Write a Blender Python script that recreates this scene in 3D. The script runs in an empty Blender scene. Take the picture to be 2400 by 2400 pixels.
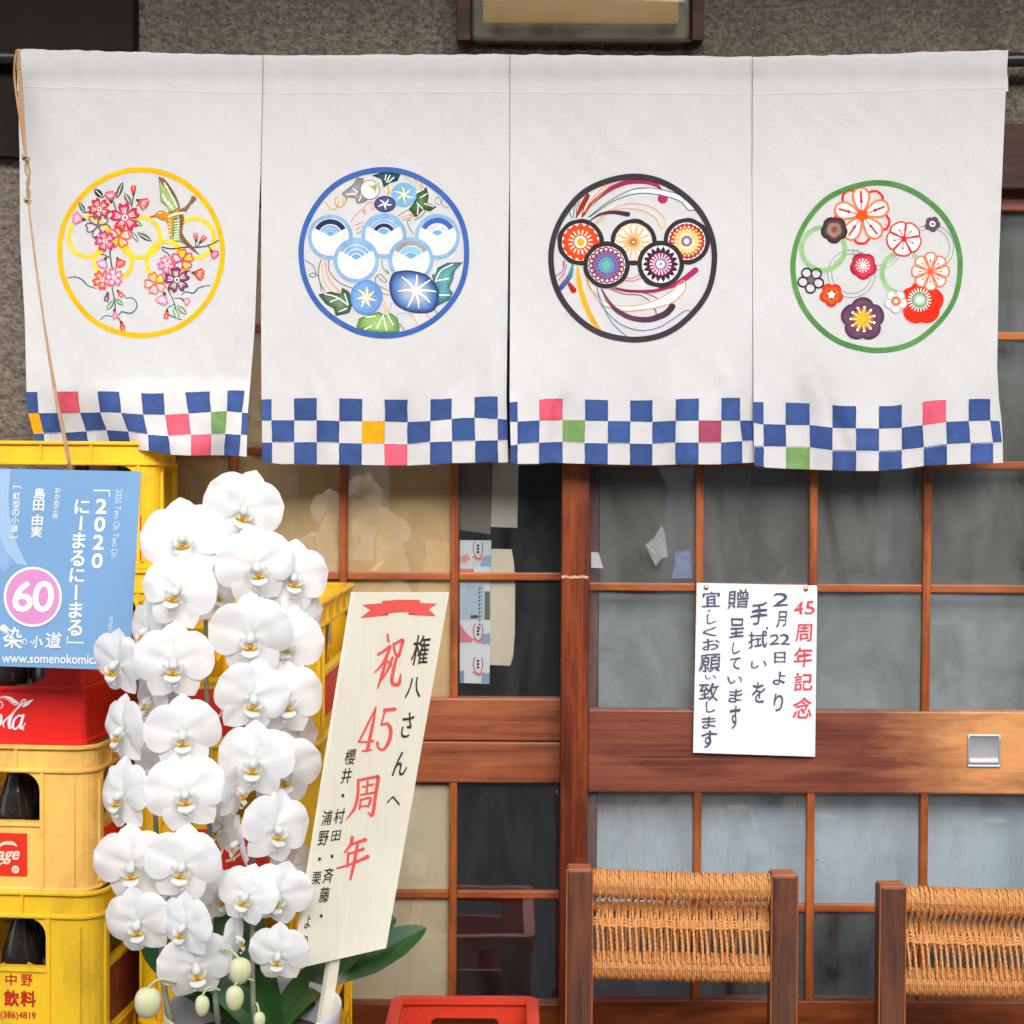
import bpy, bmesh, math, random
from mathutils import Vector, Matrix, noise
from mathutils.geometry import tessellate_polygon

random.seed(7)
S = bpy.context.scene
C = S.collection

# ------------------------------------------------------------------ camera
EYE = Vector((0.0, -2.715, 1.525))
FPX = 3727.0                        # focal length in pixels of the 2400 px photograph
PITCH, ROLL = math.radians(-1.26), math.radians(0.33)
cam_d = bpy.data.cameras.new('camera')
cam = bpy.data.objects.new('camera', cam_d)
C.objects.link(cam)
cam_d.sensor_width = 36.0
cam_d.lens = 36.0 * FPX / 2400.0
cam_d.clip_start, cam_d.clip_end = 0.02, 500.0
CAMR = (Matrix.Rotation(math.pi / 2 + PITCH, 3, 'X') @ Matrix.Rotation(ROLL, 3, 'Z'))
cam.matrix_world = Matrix.Translation(EYE) @ CAMR.to_4x4()
S.camera = cam

# ------------------------------------------------------------------ sky, sun, exposure
world = bpy.data.worlds.new('World')
S.world = world
world.use_nodes = True
wn, wl = world.node_tree.nodes, world.node_tree.links
for n in list(wn):
    wn.remove(n)
SUN_EL, SUN_AZ = math.radians(29), math.radians(174)      # azimuth clockwise from +Y: behind the camera
sky = wn.new('ShaderNodeTexSky')
sky.sky_type = 'NISHITA'
sky.sun_disc = False
sky.sun_elevation, sky.sun_rotation = SUN_EL, SUN_AZ
sky.air_density, sky.dust_density, sky.ozone_density = 1.0, 2.5, 1.0
hs = wn.new('ShaderNodeHueSaturation')
hs.inputs['Saturation'].default_value = 0.5
bgn = wn.new('ShaderNodeBackground')
bgn.inputs['Strength'].default_value = 0.15
wo = wn.new('ShaderNodeOutputWorld')
wl.new(sky.outputs[0], hs.inputs['Color'])
wl.new(hs.outputs[0], bgn.inputs['Color'])
wl.new(bgn.outputs[0], wo.inputs['Surface'])
sun_d = bpy.data.lights.new('sun', 'SUN')
sun_d.energy, sun_d.angle, sun_d.color = 1.5, math.radians(50), (1.0, 0.99, 0.98)
sun = bpy.data.objects.new('sun', sun_d)
C.objects.link(sun)
sd = Vector((math.sin(SUN_AZ) * math.cos(SUN_EL), math.cos(SUN_AZ) * math.cos(SUN_EL), math.sin(SUN_EL)))
sun.rotation_euler = sd.to_track_quat('Z', 'Y').to_euler()
S.view_settings.view_transform = 'Standard'
S.view_settings.look = 'None'
S.view_settings.gamma = 1.0
S.view_settings.use_curve_mapping = False
S.view_settings.exposure = 1.16
S.render.engine = 'CYCLES'
S.cycles.use_denoising = True
try:
    S.cycles.denoiser = 'OPENIMAGEDENOISE'
    S.cycles.denoising_input_passes = 'RGB_ALBEDO_NORMAL'
except Exception:
    pass
S.cycles.max_bounces = 6
S.cycles.diffuse_bounces = 3
S.cycles.glossy_bounces = 3
S.cycles.caustics_reflective = False
S.cycles.caustics_refractive = False
S.cycles.transparent_max_bounces = 10

# ------------------------------------------------------------------ photo pixel -> ray -> point on a plane
def ray(u, v):
    return CAMR @ Vector(((u - 1200.0) / FPX, -(v - 1200.0) / FPX, -1.0))
def P(u, v, Y):
    d = ray(u, v)
    return EYE + d * ((Y - EYE.y) / d.y)
def lerp(a, b, t):
    return a + (b - a) * t
def sstep(a, b, x):
    if a == b:
        return 0.0
    t = max(0.0, min(1.0, (x - a) / (b - a)))
    return t * t * (3 - 2 * t)
def pw(tab, x):                      # piecewise linear table [(x, y), ...]
    if x <= tab[0][0]:
        return tab[0][1]
    for (x0, y0), (x1, y1) in zip(tab, tab[1:]):
        if x <= x1:
            return lerp(y0, y1, (x - x0) / (x1 - x0))
    return tab[-1][1]
def lin(c, k=1.0):
    """8 bit sRGB -> linear"""
    o = []
    for x in c[:3]:
        x = x / 255.0
        o.append((x / 12.92 if x <= 0.04045 else ((x + 0.055) / 1.055) ** 2.4) * k)
    return tuple(o)

# ------------------------------------------------------------------ materials
def new_mat(name):
    m = bpy.data.materials.new(name)
    m.use_nodes = True
    nt = m.node_tree
    b = nt.nodes['Principled BSDF']
    return m, nt, b
def link(nt, a, b):
    nt.links.new(a, b)
def pos_map(nt, scale):
    g = nt.nodes.new('ShaderNodeNewGeometry')
    mp = nt.nodes.new('ShaderNodeMapping')
    mp.inputs['Scale'].default_value = scale
    link(nt, g.outputs['Position'], mp.inputs['Vector'])
    return mp.outputs['Vector']
def noise_node(nt, vec, scale, detail=4.0, rough=0.55, dist=0.0):
    n = nt.nodes.new('ShaderNodeTexNoise')
    n.inputs['Scale'].default_value = scale
    n.inputs['Detail'].default_value = detail
    n.inputs['Roughness'].default_value = rough
    n.inputs['Distortion'].default_value = dist
    if vec is not None:
        link(nt, vec, n.inputs['Vector'])
    return n.outputs['Fac']
def ramp(nt, fac, stops):
    r = nt.nodes.new('ShaderNodeValToRGB')
    els = r.color_ramp.elements
    while len(els) < len(stops):
        els.new(0.5)
    for e, (p, c) in zip(els, stops):
        e.position = p
        e.color = (*c, 1) if len(c) == 3 else c
    link(nt, fac, r.inputs['Fac'])
    return r.outputs['Color']
def mix(nt, fac, a, b, mode='MIX'):
    n = nt.nodes.new('ShaderNodeMix')
    n.data_type = 'RGBA'
    n.blend_type = mode
    if isinstance(fac, (int, float)):
        n.inputs['Factor'].default_value = fac
    else:
        link(nt, fac, n.inputs['Factor'])
    for s, k in ((a, 'A'), (b, 'B')):
        sock = [i for i in n.inputs if i.name == k and i.type == 'RGBA'][0]
        if isinstance(s, (tuple, list)):
            sock.default_value = (*s[:3], 1)
        else:
            link(nt, s, sock)
    return [o for o in n.outputs if o.type == 'RGBA'][0]
def bump(nt, b, height, strength=0.3, dist=0.002):
    n = nt.nodes.new('ShaderNodeBump')
    n.inputs['Strength'].default_value = strength
    n.inputs['Distance'].default_value = dist
    link(nt, height, n.inputs['Height'])
    link(nt, n.outputs['Normal'], b.inputs['Normal'])
def plastic(name, col, rough=0.42):
    """moulded plastic gone dull: mottled colour, pale scuffs, grey grime"""
    m, nt, b = new_mat(name)
    n1 = noise_node(nt, pos_map(nt, (1, 1, 0.5)), 7.0, 4.0)
    c = ramp(nt, n1, [(0.25, tuple(x * 0.86 for x in col)), (0.75, tuple(min(1, x * 1.07) for x in col))])
    sc = ramp(nt, noise_node(nt, pos_map(nt, (60, 60, 240)), 1.0, 4.0, 0.7, 1.0), [(0.66, (0, 0, 0)), (0.80, (1, 1, 1))])
    c = mix(nt, mix(nt, 1.0, sc, (0.55, 0.55, 0.55), 'MULTIPLY'), c, tuple(min(1, x * 0.7 + 0.25) for x in col))
    gr = ramp(nt, noise_node(nt, pos_map(nt, (14, 14, 9)), 1.0, 6.0, 0.7, 0.8), [(0.48, (0, 0, 0)), (0.76, (0.62, 0.62, 0.62))])
    c = mix(nt, gr, c, tuple(x * 0.42 + 0.02 for x in col))
    link(nt, c, b.inputs['Base Color'])
    b.inputs['Roughness'].default_value = rough
    b.inputs['Specular IOR Level'].default_value = 0.4
    bump(nt, b, noise_node(nt, pos_map(nt, (1, 1, 1)), 55.0, 3.0), 0.08, 0.0015)
    return m
def simple(name, col, rough=0.6, var=0.12, scale=18.0, metal=0.0, bumpk=0.0, coat=0.0, stretch=(1, 1, 1), spec=0.5, stain=0.0, stain_col=(0.2, 0.15, 0.1)):
    m, nt, b = new_mat(name)
    v = pos_map(nt, stretch)
    n = noise_node(nt, v, scale, 7.0, 0.65)
    c = ramp(nt, n, [(0.25, tuple(x * (1 - var) for x in col)), (0.75, tuple(min(1, x * (1 + var)) for x in col))])
    if stain:
        st = ramp(nt, noise_node(nt, pos_map(nt, (7, 7, 4.5)), 1.0, 7.0, 0.7, 1.2), [(0.45, (0, 0, 0)), (0.75, (stain,) * 3)])
        c = mix(nt, st, c, stain_col)
        sp = ramp(nt, noise_node(nt, pos_map(nt, (1, 1, 1)), 130.0, 2.0, 0.5), [(0.72, (0, 0, 0)), (0.78, (stain,) * 3)])
        c = mix(nt, sp, c, tuple(x * 0.5 for x in stain_col))
    link(nt, c, b.inputs['Base Color'])
    b.inputs['Roughness'].default_value = rough
    b.inputs['Metallic'].default_value = metal
    b.inputs['Coat Weight'].default_value = coat
    b.inputs['Specular IOR Level'].default_value = spec
    if bumpk:
        bump(nt, b, noise_node(nt, v, scale * 6, 3.0), bumpk, 0.0015)
    return m
def wood(name, dark, mid, light, axis, wear=0.5, fine=1.0, rough=0.42, wear_at=None, coat=0.08, grime=0.75):
    """varnished wood; the grain runs along axis"""
    m, nt, b = new_mat(name)
    sc = [260.0 * fine] * 3
    sc['XYZ'.index(axis)] = 6.0
    g1 = noise_node(nt, pos_map(nt, sc), 1.0, 6.0, 0.62, 0.25)
    scb = [70.0 * fine] * 3
    scb['XYZ'.index(axis)] = 2.2
    g2 = noise_node(nt, pos_map(nt, scb), 1.0, 3.0, 0.5, 0.9)
    gm_ = nt.nodes.new('ShaderNodeMath')
    gm_.operation = 'MULTIPLY_ADD'
    gm_.inputs[1].default_value = 0.55
    gh = nt.nodes.new('ShaderNodeMath')
    gh.operation = 'MULTIPLY'
    gh.inputs[1].default_value = 0.45
    link(nt, g2, gh.inputs[0])
    link(nt, g1, gm_.inputs[0])
    link(nt, gh.outputs[0], gm_.inputs[2])
    g = gm_.outputs[0]
    sc2 = [16.0] * 3
    sc2['XYZ'.index(axis)] = 4.0
    w = noise_node(nt, pos_map(nt, sc2), 1.0, 6.0, 0.68, 0.5)
    base = ramp(nt, g, [(0.32, dark), (0.52, mid), (0.72, tuple(lerp(a, c, 0.45) for a, c in zip(mid, light)))])
    # grime and old varnish gone dark in patches
    dk = ramp(nt, noise_node(nt, pos_map(nt, [9.0 if k != 'XYZ'.index(axis) else 3.5 for k in range(3)]), 1.0, 6.0, 0.7, 0.6), [(0.46, (0, 0, 0)), (0.74, (grime,) * 3)])
    base = mix(nt, dk, base, tuple(x * 0.6 for x in dark))
    wr = ramp(nt, w, [(0.46 + 0.22 * (0.5 - wear), (0, 0, 0)), (0.78 + 0.22 * (0.5 - wear), (0.9, 0.9, 0.9))])
    lt = mix(nt, g, tuple(x * 0.72 for x in light), light)
    col = mix(nt, wr, base, lt)
    if wear_at:
        # varnish rubbed off by hands round the finger pull
        gm = nt.nodes.new('ShaderNodeNewGeometry')
        sub = nt.nodes.new('ShaderNodeVectorMath')
        sub.operation = 'SUBTRACT'
        sub.inputs[1].default_value = wear_at
        link(nt, gm.outputs['Position'], sub.inputs[0])
        sq = nt.nodes.new('ShaderNodeVectorMath')
        sq.operation = 'MULTIPLY'
        sq.inputs[1].default_value = (1.0, 1.0, 1.15)
        link(nt, sub.outputs[0], sq.inputs[0])
        ln = nt.nodes.new('ShaderNodeVectorMath')
        ln.operation = 'LENGTH'
        link(nt, sq.outputs[0], ln.inputs[0])
        ad = nt.nodes.new('ShaderNodeMath')
        ad.operation = 'ADD'
        link(nt, ln.outputs['Value'], ad.inputs[0])
        nz = nt.nodes.new('ShaderNodeMath')
        nz.operation = 'MULTIPLY'
        nz.inputs[1].default_value = 0.30
        link(nt, noise_node(nt, pos_map(nt, (7, 7, 46)), 1.0, 8.0, 0.72, 0.8), nz.inputs[0])
        link(nt, nz.outputs[0], ad.inputs[1])
        wm = ramp(nt, ad.outputs[0], [(0.19, (1, 1, 1)), (0.26, (0.45, 0.45, 0.45)), (0.36, (0, 0, 0))])
        col = mix(nt, wm, col, mix(nt, g, lin((196, 122, 66)), lin((226, 168, 108))))
    link(nt, col, b.inputs['Base Color'])
    b.inputs['Roughness'].default_value = rough
    b.inputs['Coat Weight'].default_value = coat
    b.inputs['Coat Roughness'].default_value = 0.25
    b.inputs['Specular IOR Level'].default_value = 0.35
    bump(nt, b, g, 0.25, 0.0008)
    return m
def vcol_mat(name, rough=0.85, var=0.12, scale=90.0, transl=0.0, spec=0.3, coat=0.0):
    """colour comes from the mesh colour attribute (dyes, inks, petals), with a little mottling"""
    m, nt, b = new_mat(name)
    a = nt.nodes.new('ShaderNodeAttribute')
    a.attribute_name = 'Col'
    n = noise_node(nt, pos_map(nt, (1, 1, 1)), scale, 5.0, 0.65)
    k = ramp(nt, n, [(0.28, (1 - var,) * 3), (0.72, (1 + var * 0.7,) * 3)])
    c = mix(nt, 1.0, a.outputs['Color'], k, 'MULTIPLY')
    link(nt, c, b.inputs['Base Color'])
    b.inputs['Roughness'].default_value = rough
    b.inputs['Specular IOR Level'].default_value = spec
    b.inputs['Coat Weight'].default_value = coat
    if transl:
        t = nt.nodes.new('ShaderNodeBsdfTranslucent')
        link(nt, c, t.inputs['Color'])
        ms = nt.nodes.new('ShaderNodeMixShader')
        ms.inputs[0].default_value = transl
        out = nt.nodes['Material Output']
        link(nt, b.outputs[0], ms.inputs[1])
        link(nt, t.outputs[0], ms.inputs[2])
        link(nt, ms.outputs[0], out.inputs['Surface'])
    return m
def cloth_mat():
    m, nt, b = new_mat('noren_linen')
    n1 = noise_node(nt, pos_map(nt, (3, 3, 3)), 1.0, 4.0)
    n2 = noise_node(nt, pos_map(nt, (900, 900, 120)), 1.0, 2.0)
    n3 = noise_node(nt, pos_map(nt, (120, 120, 900)), 1.0, 2.0)
    base = ramp(nt, n1, [(0.3, (0.768, 0.757, 0.745)), (0.7, (0.825, 0.820, 0.814))])
    base = mix(nt, 0.06, base, n2)
    base = mix(nt, 0.06, base, n3)
    link(nt, base, b.inputs['Base Color'])
    b.inputs['Roughness'].default_value = 0.92
    b.inputs['Specular IOR Level'].default_value = 0.15
    b.inputs['Sheen Weight'].default_value = 0.1
    # faint diagonal press creases and slub relief
    w = nt.nodes.new('ShaderNodeTexWave')
    w.bands_direction = 'DIAGONAL'
    w.inputs['Scale'].default_value = 9.0
    w.inputs['Distortion'].default_value = 3.0
    w.inputs['Detail'].default_value = 3.0
    link(nt, pos_map(nt, (1, 1, 1)), w.inputs['Vector'])
    n4 = noise_node(nt, pos_map(nt, (11, 11, 11)), 1.0, 5.0, 0.6, 0.8)
    w2 = nt.nodes.new('ShaderNodeTexWave')
    w2.bands_direction = 'DIAGONAL'
    w2.inputs['Scale'].default_value = 14.0
    w2.inputs['Distortion'].default_value = 4.0
    w2.inputs['Detail'].default_value = 3.0
    link(nt, pos_map(nt, (-1, 1, 1)), w2.inputs['Vector'])
    h = mix(nt, 0.5, w.outputs['Color'], w2.outputs['Color'])
    h = mix(nt, 0.62, h, n4)
    h = mix(nt, 0.10, h, n2)
    h = mix(nt, 0.10, h, n3)
    bump(nt, b, h, 0.5, 0.006)
    t = nt.nodes.new('ShaderNodeBsdfTranslucent')
    link(nt, base, t.inputs['Color'])
    ms = nt.nodes.new('ShaderNodeMixShader')
    ms.inputs[0].default_value = 0.28
    out = nt.nodes['Material Output']
    link(nt, b.outputs[0], ms.inputs[1])
    link(nt, t.outputs[0], ms.inputs[2])
    link(nt, ms.outputs[0], out.inputs['Surface'])
    return m
def glass_mat(name, dust, dust_col, k=1.5):
    """thin old window glass: see-through, Fresnel mirror, a film of dust"""
    m, nt, b = new_mat(name)
    nt.nodes.remove(b)
    out = nt.nodes['Material Output']
    tr = nt.nodes.new('ShaderNodeBsdfTransparent')
    tr.inputs['Color'].default_value = (0.96, 0.975, 0.97, 1)
    gl = nt.nodes.new('ShaderNodeBsdfGlossy')
    gl.inputs['Roughness'].default_value = 0.015
    bn = nt.nodes.new('ShaderNodeBump')
    bn.inputs['Strength'].default_value = 0.12
    bn.inputs['Distance'].default_value = 0.004
    link(nt, noise_node(nt, pos_map(nt, (9, 9, 9)), 1.0, 1.0), bn.inputs['Height'])
    link(nt, bn.outputs['Normal'], gl.inputs['Normal'])
    # Schlick reflectance, the same from either face of the thin pane
    fr = nt.nodes.new('ShaderNodeLayerWeight')
    fr.inputs['Blend'].default_value = 0.5
    p5 = nt.nodes.new('ShaderNodeMath')
    p5.operation = 'POWER'
    p5.inputs[1].default_value = 5.0
    link(nt, fr.outputs['Facing'], p5.inputs[0])
    mu = nt.nodes.new('ShaderNodeMath')
    mu.operation = 'MULTIPLY_ADD'
    mu.inputs[1].default_value = 0.6
    mu.inputs[2].default_value = 0.04 * k
    link(nt, p5.outputs[0], mu.inputs[0])
    df = nt.nodes.new('ShaderNodeBsdfDiffuse')
    df.inputs['Color'].default_value = (*dust_col, 1)
    m1 = nt.nodes.new('ShaderNodeMixShader')
    nz = noise_node(nt, pos_map(nt, (9, 9, 3.0)), 1.0, 8.0, 0.7, 1.2)
    dd = nt.nodes.new('ShaderNodeMapRange')
    dd.inputs['From Min'].default_value = 0.3
    dd.inputs['From Max'].default_value = 0.75
    dd.inputs['To Min'].default_value = 0.0
    dd.inputs['To Max'].default_value = dust * 3.0
    link(nt, nz, dd.inputs['Value'])
    link(nt, dd.outputs[0], m1.inputs[0])
    link(nt, tr.outputs[0], m1.inputs[1])
    link(nt, df.outputs[0], m1.inputs[2])
    m2 = nt.nodes.new('ShaderNodeMixShader')
    link(nt, mu.outputs[0], m2.inputs[0])
    link(nt, m1.outputs[0], m2.inputs[1])
    link(nt, gl.outputs[0], m2.inputs[2])
    link(nt, m2.outputs[0], out.inputs['Surface'])
    return m
def stucco_mat():
    m, nt, b = new_mat('stucco')
    v = pos_map(nt, (1.0, 1.0, 1.45))
    n1 = noise_node(nt, v, 125.0, 5.0, 0.62, 0.5)
    n2 = noise_node(nt, v, 9.0, 3.0)
    c = ramp(nt, n1, [(0.30, lin((64, 59, 53))), (0.48, lin((110, 103, 93))), (0.70, lin((150, 142, 130)))])
    c = mix(nt, n2, c, mix(nt, 0.5, c, lin((112, 98, 86))), 'MIX')
    rain = ramp(nt, noise_node(nt, pos_map(nt, (7, 7, 0.7)), 1.0, 6.0, 0.65, 0.6), [(0.40, (0.82, 0.81, 0.80)), (0.62, (1.04, 1.04, 1.04))])
    c = mix(nt, 1.0, c, rain, 'MULTIPLY')
    link(nt, c, b.inputs['Base Color'])
    b.inputs['Roughness'].default_value = 0.95
    b.inputs['Specular IOR Level'].default_value = 0.15
    bump(nt, b, n1, 1.0, 0.006)
    return m

M = {}
M['stucco'] = stucco_mat()
M['linen'] = cloth_mat()
M['dye'] = vcol_mat('dyed_print', 0.9, 0.24, 42.0, spec=0.12)
M['ink'] = vcol_mat('ink_print', 0.7, 0.05, 40.0)
M['petal'] = vcol_mat('orchid_petal', 0.6, 0.012, 60.0, 0.36, spec=0.2)
M['wood_v'] = wood('door_wood_upright', lin((44, 18, 10)), lin((108, 44, 20)), lin((176, 88, 38)), 'Z', 0.5, coat=0.02)
M['wood_h'] = wood('door_wood_level', lin((50, 22, 12)), lin((114, 50, 24)), lin((182, 96, 44)), 'X', 0.54, coat=0.02)
HANDLE = P(2306, 1760, -0.055)
M['wood_rail'] = wood('door_wood_rail', lin((66, 30, 22)), lin((118, 60, 45)), lin((156, 92, 66)), 'X', 0.4, 1.3, 0.5,
                      wear_at=tuple(HANDLE + Vector((0.03, 0, 0.012))))
M['wood_lrail'] = wood('door_wood_left_rail', lin((84, 40, 25)), lin((142, 76, 47)), lin((186, 114, 72)), 'X', 0.5, 1.0, 0.5)
M['wood_dark'] = wood('lintel_wood', lin((34, 22, 18)), lin((62, 36, 26)), lin((96, 56, 36)), 'X', 0.3, coat=0.0, rough=0.7)
M['wood_darkz'] = wood('jamb_wood', lin((34, 22, 18)), lin((62, 36, 26)), lin((96, 56, 36)), 'Z', 0.3, coat=0.0, rough=0.7)
M['chair'] = wood('chair_wood', lin((62, 40, 32)), lin((98, 64, 50)), lin((150, 86, 54)), 'Z', 0.35, 1.0, 0.42)
M['muntin_v'] = wood('glazing_bar_upright', lin((80, 36, 17)), lin((146, 72, 34)), lin((204, 120, 60)), 'Z', 0.55, coat=0.02)
M['muntin_h'] = wood('glazing_bar_level', lin((80, 36, 17)), lin((146, 72, 34)), lin((204, 120, 60)), 'X', 0.58, coat=0.02)
M['chair_x'] = wood('chair_rail_wood', lin((62, 40, 32)), lin((110, 66, 44)), lin((160, 92, 52)), 'X', 0.4, 1.0, 0.4)
M['chair_edge'] = simple('chair_worn_edge', lin((172, 96, 50)), 0.5, 0.35, 30)
M['glass'] = glass_mat('door_glass', 0.045, (0.55, 0.57, 0.57), 2.5)
M['glass_clear'] = glass_mat('door_glass_clear', 0.016, (0.5, 0.52, 0.52), 2.5)
M['dark_metal'] = simple('dark_metal', lin((32, 26, 23)), 0.75, 0.15, 12, spec=0.12)
M['black'] = simple('black_pole', lin((34, 31, 30)), 0.35, 0.15, 20)
M['steel'] = simple('brushed_steel', (0.72, 0.73, 0.74), 0.45, 0.06, 40, metal=1.0)
M['brass'] = simple('brass_pin', (0.70, 0.50, 0.22), 0.3, 0.1, 40, metal=1.0)

# ------------------------------------------------------------------ mesh and object helpers
class MB:
    def __init__(s):
        s.v, s.f, s.c = [], [], []
    def add(s, verts, faces, col=None):
        o = len(s.v)
        s.v += [tuple(p) for p in verts]
        s.f += [tuple(i + o for i in fc) for fc in faces]
        if col is not None:
            s.c += ([col] * len(verts)) if not isinstance(col, list) else col
        return o
    def box(s, x0, x1, y0, y1, z0, z1, bev=0.0):
        if bev <= 0:
            vs = [(x, y, z) for z in (z0, z1) for y in (y0, y1) for x in (x0, x1)]
            s.add(vs, [(0, 2, 3, 1), (4, 5, 7, 6), (0, 1, 5, 4), (2, 6, 7, 3), (0, 4, 6, 2), (1, 3, 7, 5)])
            return
        bm = bmesh.new()
        bmesh.ops.create_cube(bm, size=1.0)
        for v in bm.verts:
            v.co = ((x0 + x1) / 2 + v.co.x * (x1 - x0), (y0 + y1) / 2 + v.co.y * (y1 - y0), (z0 + z1) / 2 + v.co.z * (z1 - z0))
        bmesh.ops.bevel(bm, geom=list(bm.edges), offset=bev, segments=2, affect='EDGES', profile=0.5)
        bm.verts.index_update()
        s.add([v.co[:] for v in bm.verts], [[v.index for v in f.verts] for f in bm.faces])
        bm.free()
    def tube(s, pts, r, n=8, caps=True, col=None, flat=1.0):
        pts = [Vector(p) for p in pts]
        k = len(pts)
        rs = r if isinstance(r, (list, tuple)) else [r] * k
        up = None
        rings = []
        for i, p in enumerate(pts):
            d = (pts[min(i + 1, k - 1)] - pts[max(i - 1, 0)]).normalized()
            if up is None:
                up = Vector((0, 0, 1)) if abs(d.z) < 0.9 else Vector((1, 0, 0))
            a = d.cross(up)
            if a.length < 1e-6:
                a = d.cross(Vector((0, 1, 0)))
            a.normalize()
            b = a.cross(d).normalized()
            up = b
            rings.append([p + (a * math.cos(t) + b * math.sin(t) * flat) * rs[i] for t in [2 * math.pi * j / n for j in range(n)]])
        vs = [q for rg in rings for q in rg]
        fs = [(i * n + j, i * n + (j + 1) % n, (i + 1) * n + (j + 1) % n, (i + 1) * n + j) for i in range(k - 1) for j in range(n)]
        if caps:
            fs += [tuple(reversed(range(n))), tuple((k - 1) * n + j for j in range(n))]
        s.add(vs, fs, col)
    def lathe(s, prof, n=24, c=(0, 0, 0), col=None):
        vs, fs = [], []
        k = len(prof)
        for (r, z) in prof:
            for j in range(n):
                t = 2 * math.pi * j / n
                vs.append((c[0] + r * math.cos(t), c[1] + r * math.sin(t), c[2] + z))
        for i in range(k - 1):
            for j in range(n):
                fs.append((i * n + j, i * n + (j + 1) % n, (i + 1) * n + (j + 1) % n, (i + 1) * n + j))
        s.add(vs, fs, col)
    def grid(s, pts, nu, nv, col=None, flip=False):
        fs = []
        for j in range(nv - 1):
            for i in range(nu - 1):
                q = (j * nu + i, j * nu + i + 1, (j + 1) * nu + i + 1, (j + 1) * nu + i)
                fs.append(tuple(reversed(q)) if flip else q)
        s.add(pts, fs, col)
    def mesh(s, name, mat, smooth=False, ang=None):
        me = bpy.data.meshes.new(name)
        me.from_pydata(s.v, [], s.f)
        if s.c:
            a = me.color_attributes.new('Col', 'FLOAT_COLOR', 'POINT')
            flat = []
            for c in s.c:
                flat += [c[0], c[1], c[2], 1.0]
            a.data.foreach_set('color', flat)
        if mat is not None:
            for m in (mat if isinstance(mat, list) else [mat]):
                me.materials.append(m)
        me.update()
        if smooth:
            me.shade_smooth() if hasattr(me, 'shade_smooth') else None
            for p in me.polygons:
                p.use_smooth = True
            if ang:
                try:
                    me.set_sharp_from_angle(angle=math.radians(ang))
                except Exception:
                    pass
        return me
ORG = {}
def obj(name, data, parent=None, loc=None):
    """mesh given in world coordinates (loc None) or in the parent's own coordinates"""
    o = bpy.data.objects.new(name, data)
    C.objects.link(o)
    if parent is not None:
        o.parent = parent
        base = ORG.get(parent.name, Vector((0, 0, 0)))
        o.location = (-base) if loc is None else loc
        ORG[o.name] = Vector((0, 0, 0)) if loc is None else base
    else:
        o.location = loc or (0, 0, 0)
        ORG[o.name] = Vector(o.location)
    return o
def tag(o, label, cat=None, group=None, kind=None):
    if label:
        o['label'] = label
    if cat:
        o['category'] = cat
    if group:
        o['group'] = group
    if kind:
        o['kind'] = kind
    return o
def thing(name, label, cat, loc=(0, 0, 0), rotz=0.0, group=None):
    o = bpy.data.objects.new(name, None)
    C.objects.link(o)
    o.location = loc
    o.rotation_euler = (0, 0, rotz)
    o.empty_display_size = 0.05
    ORG[o.name] = Vector(loc)
    return tag(o, label, cat, group)
def part(name, mb, mat, parent, smooth=False, ang=None):
    return obj(name, mb.mesh(name, mat, smooth, ang), parent)

# ------------------------------------------------------------------ setting: ground and road
mb = MB()
mb.box(-3.4, 3.4, -1.05, 1.6, -0.2, 0.0)
M['paving'] = simple('pavement_concrete', lin((150, 146, 140)), 0.9, 0.15, 6, bumpk=0.3)
M['asphalt'] = simple('asphalt', (0.10, 0.10, 0.105), 0.9, 0.25, 40, bumpk=0.5)
M['far'] = simple('far_render', lin((188, 194, 198)), 0.9, 0.06, 2)
M['far_dark'] = simple('far_reflected_dark', (0.02, 0.02, 0.022), 0.6, 0.2, 4)
g = MB()
g.add([(-60, -60, -0.12), (60, -60, -0.12), (60, 60, -0.12), (-60, 60, -0.12)], [(0, 1, 2, 3)])
tag(obj('road', g.mesh('road', M['asphalt'])), 'grey asphalt street in front of the shop', 'road', kind='structure')
pv = MB()
pv.box(-30, 30, -1.1, 1.9, -0.119, 0.0, 0.01)
tag(obj('pavement', pv.mesh('pavement', M['paving'])), 'pale concrete pavement along the shop front', 'pavement', kind='structure')

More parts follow.
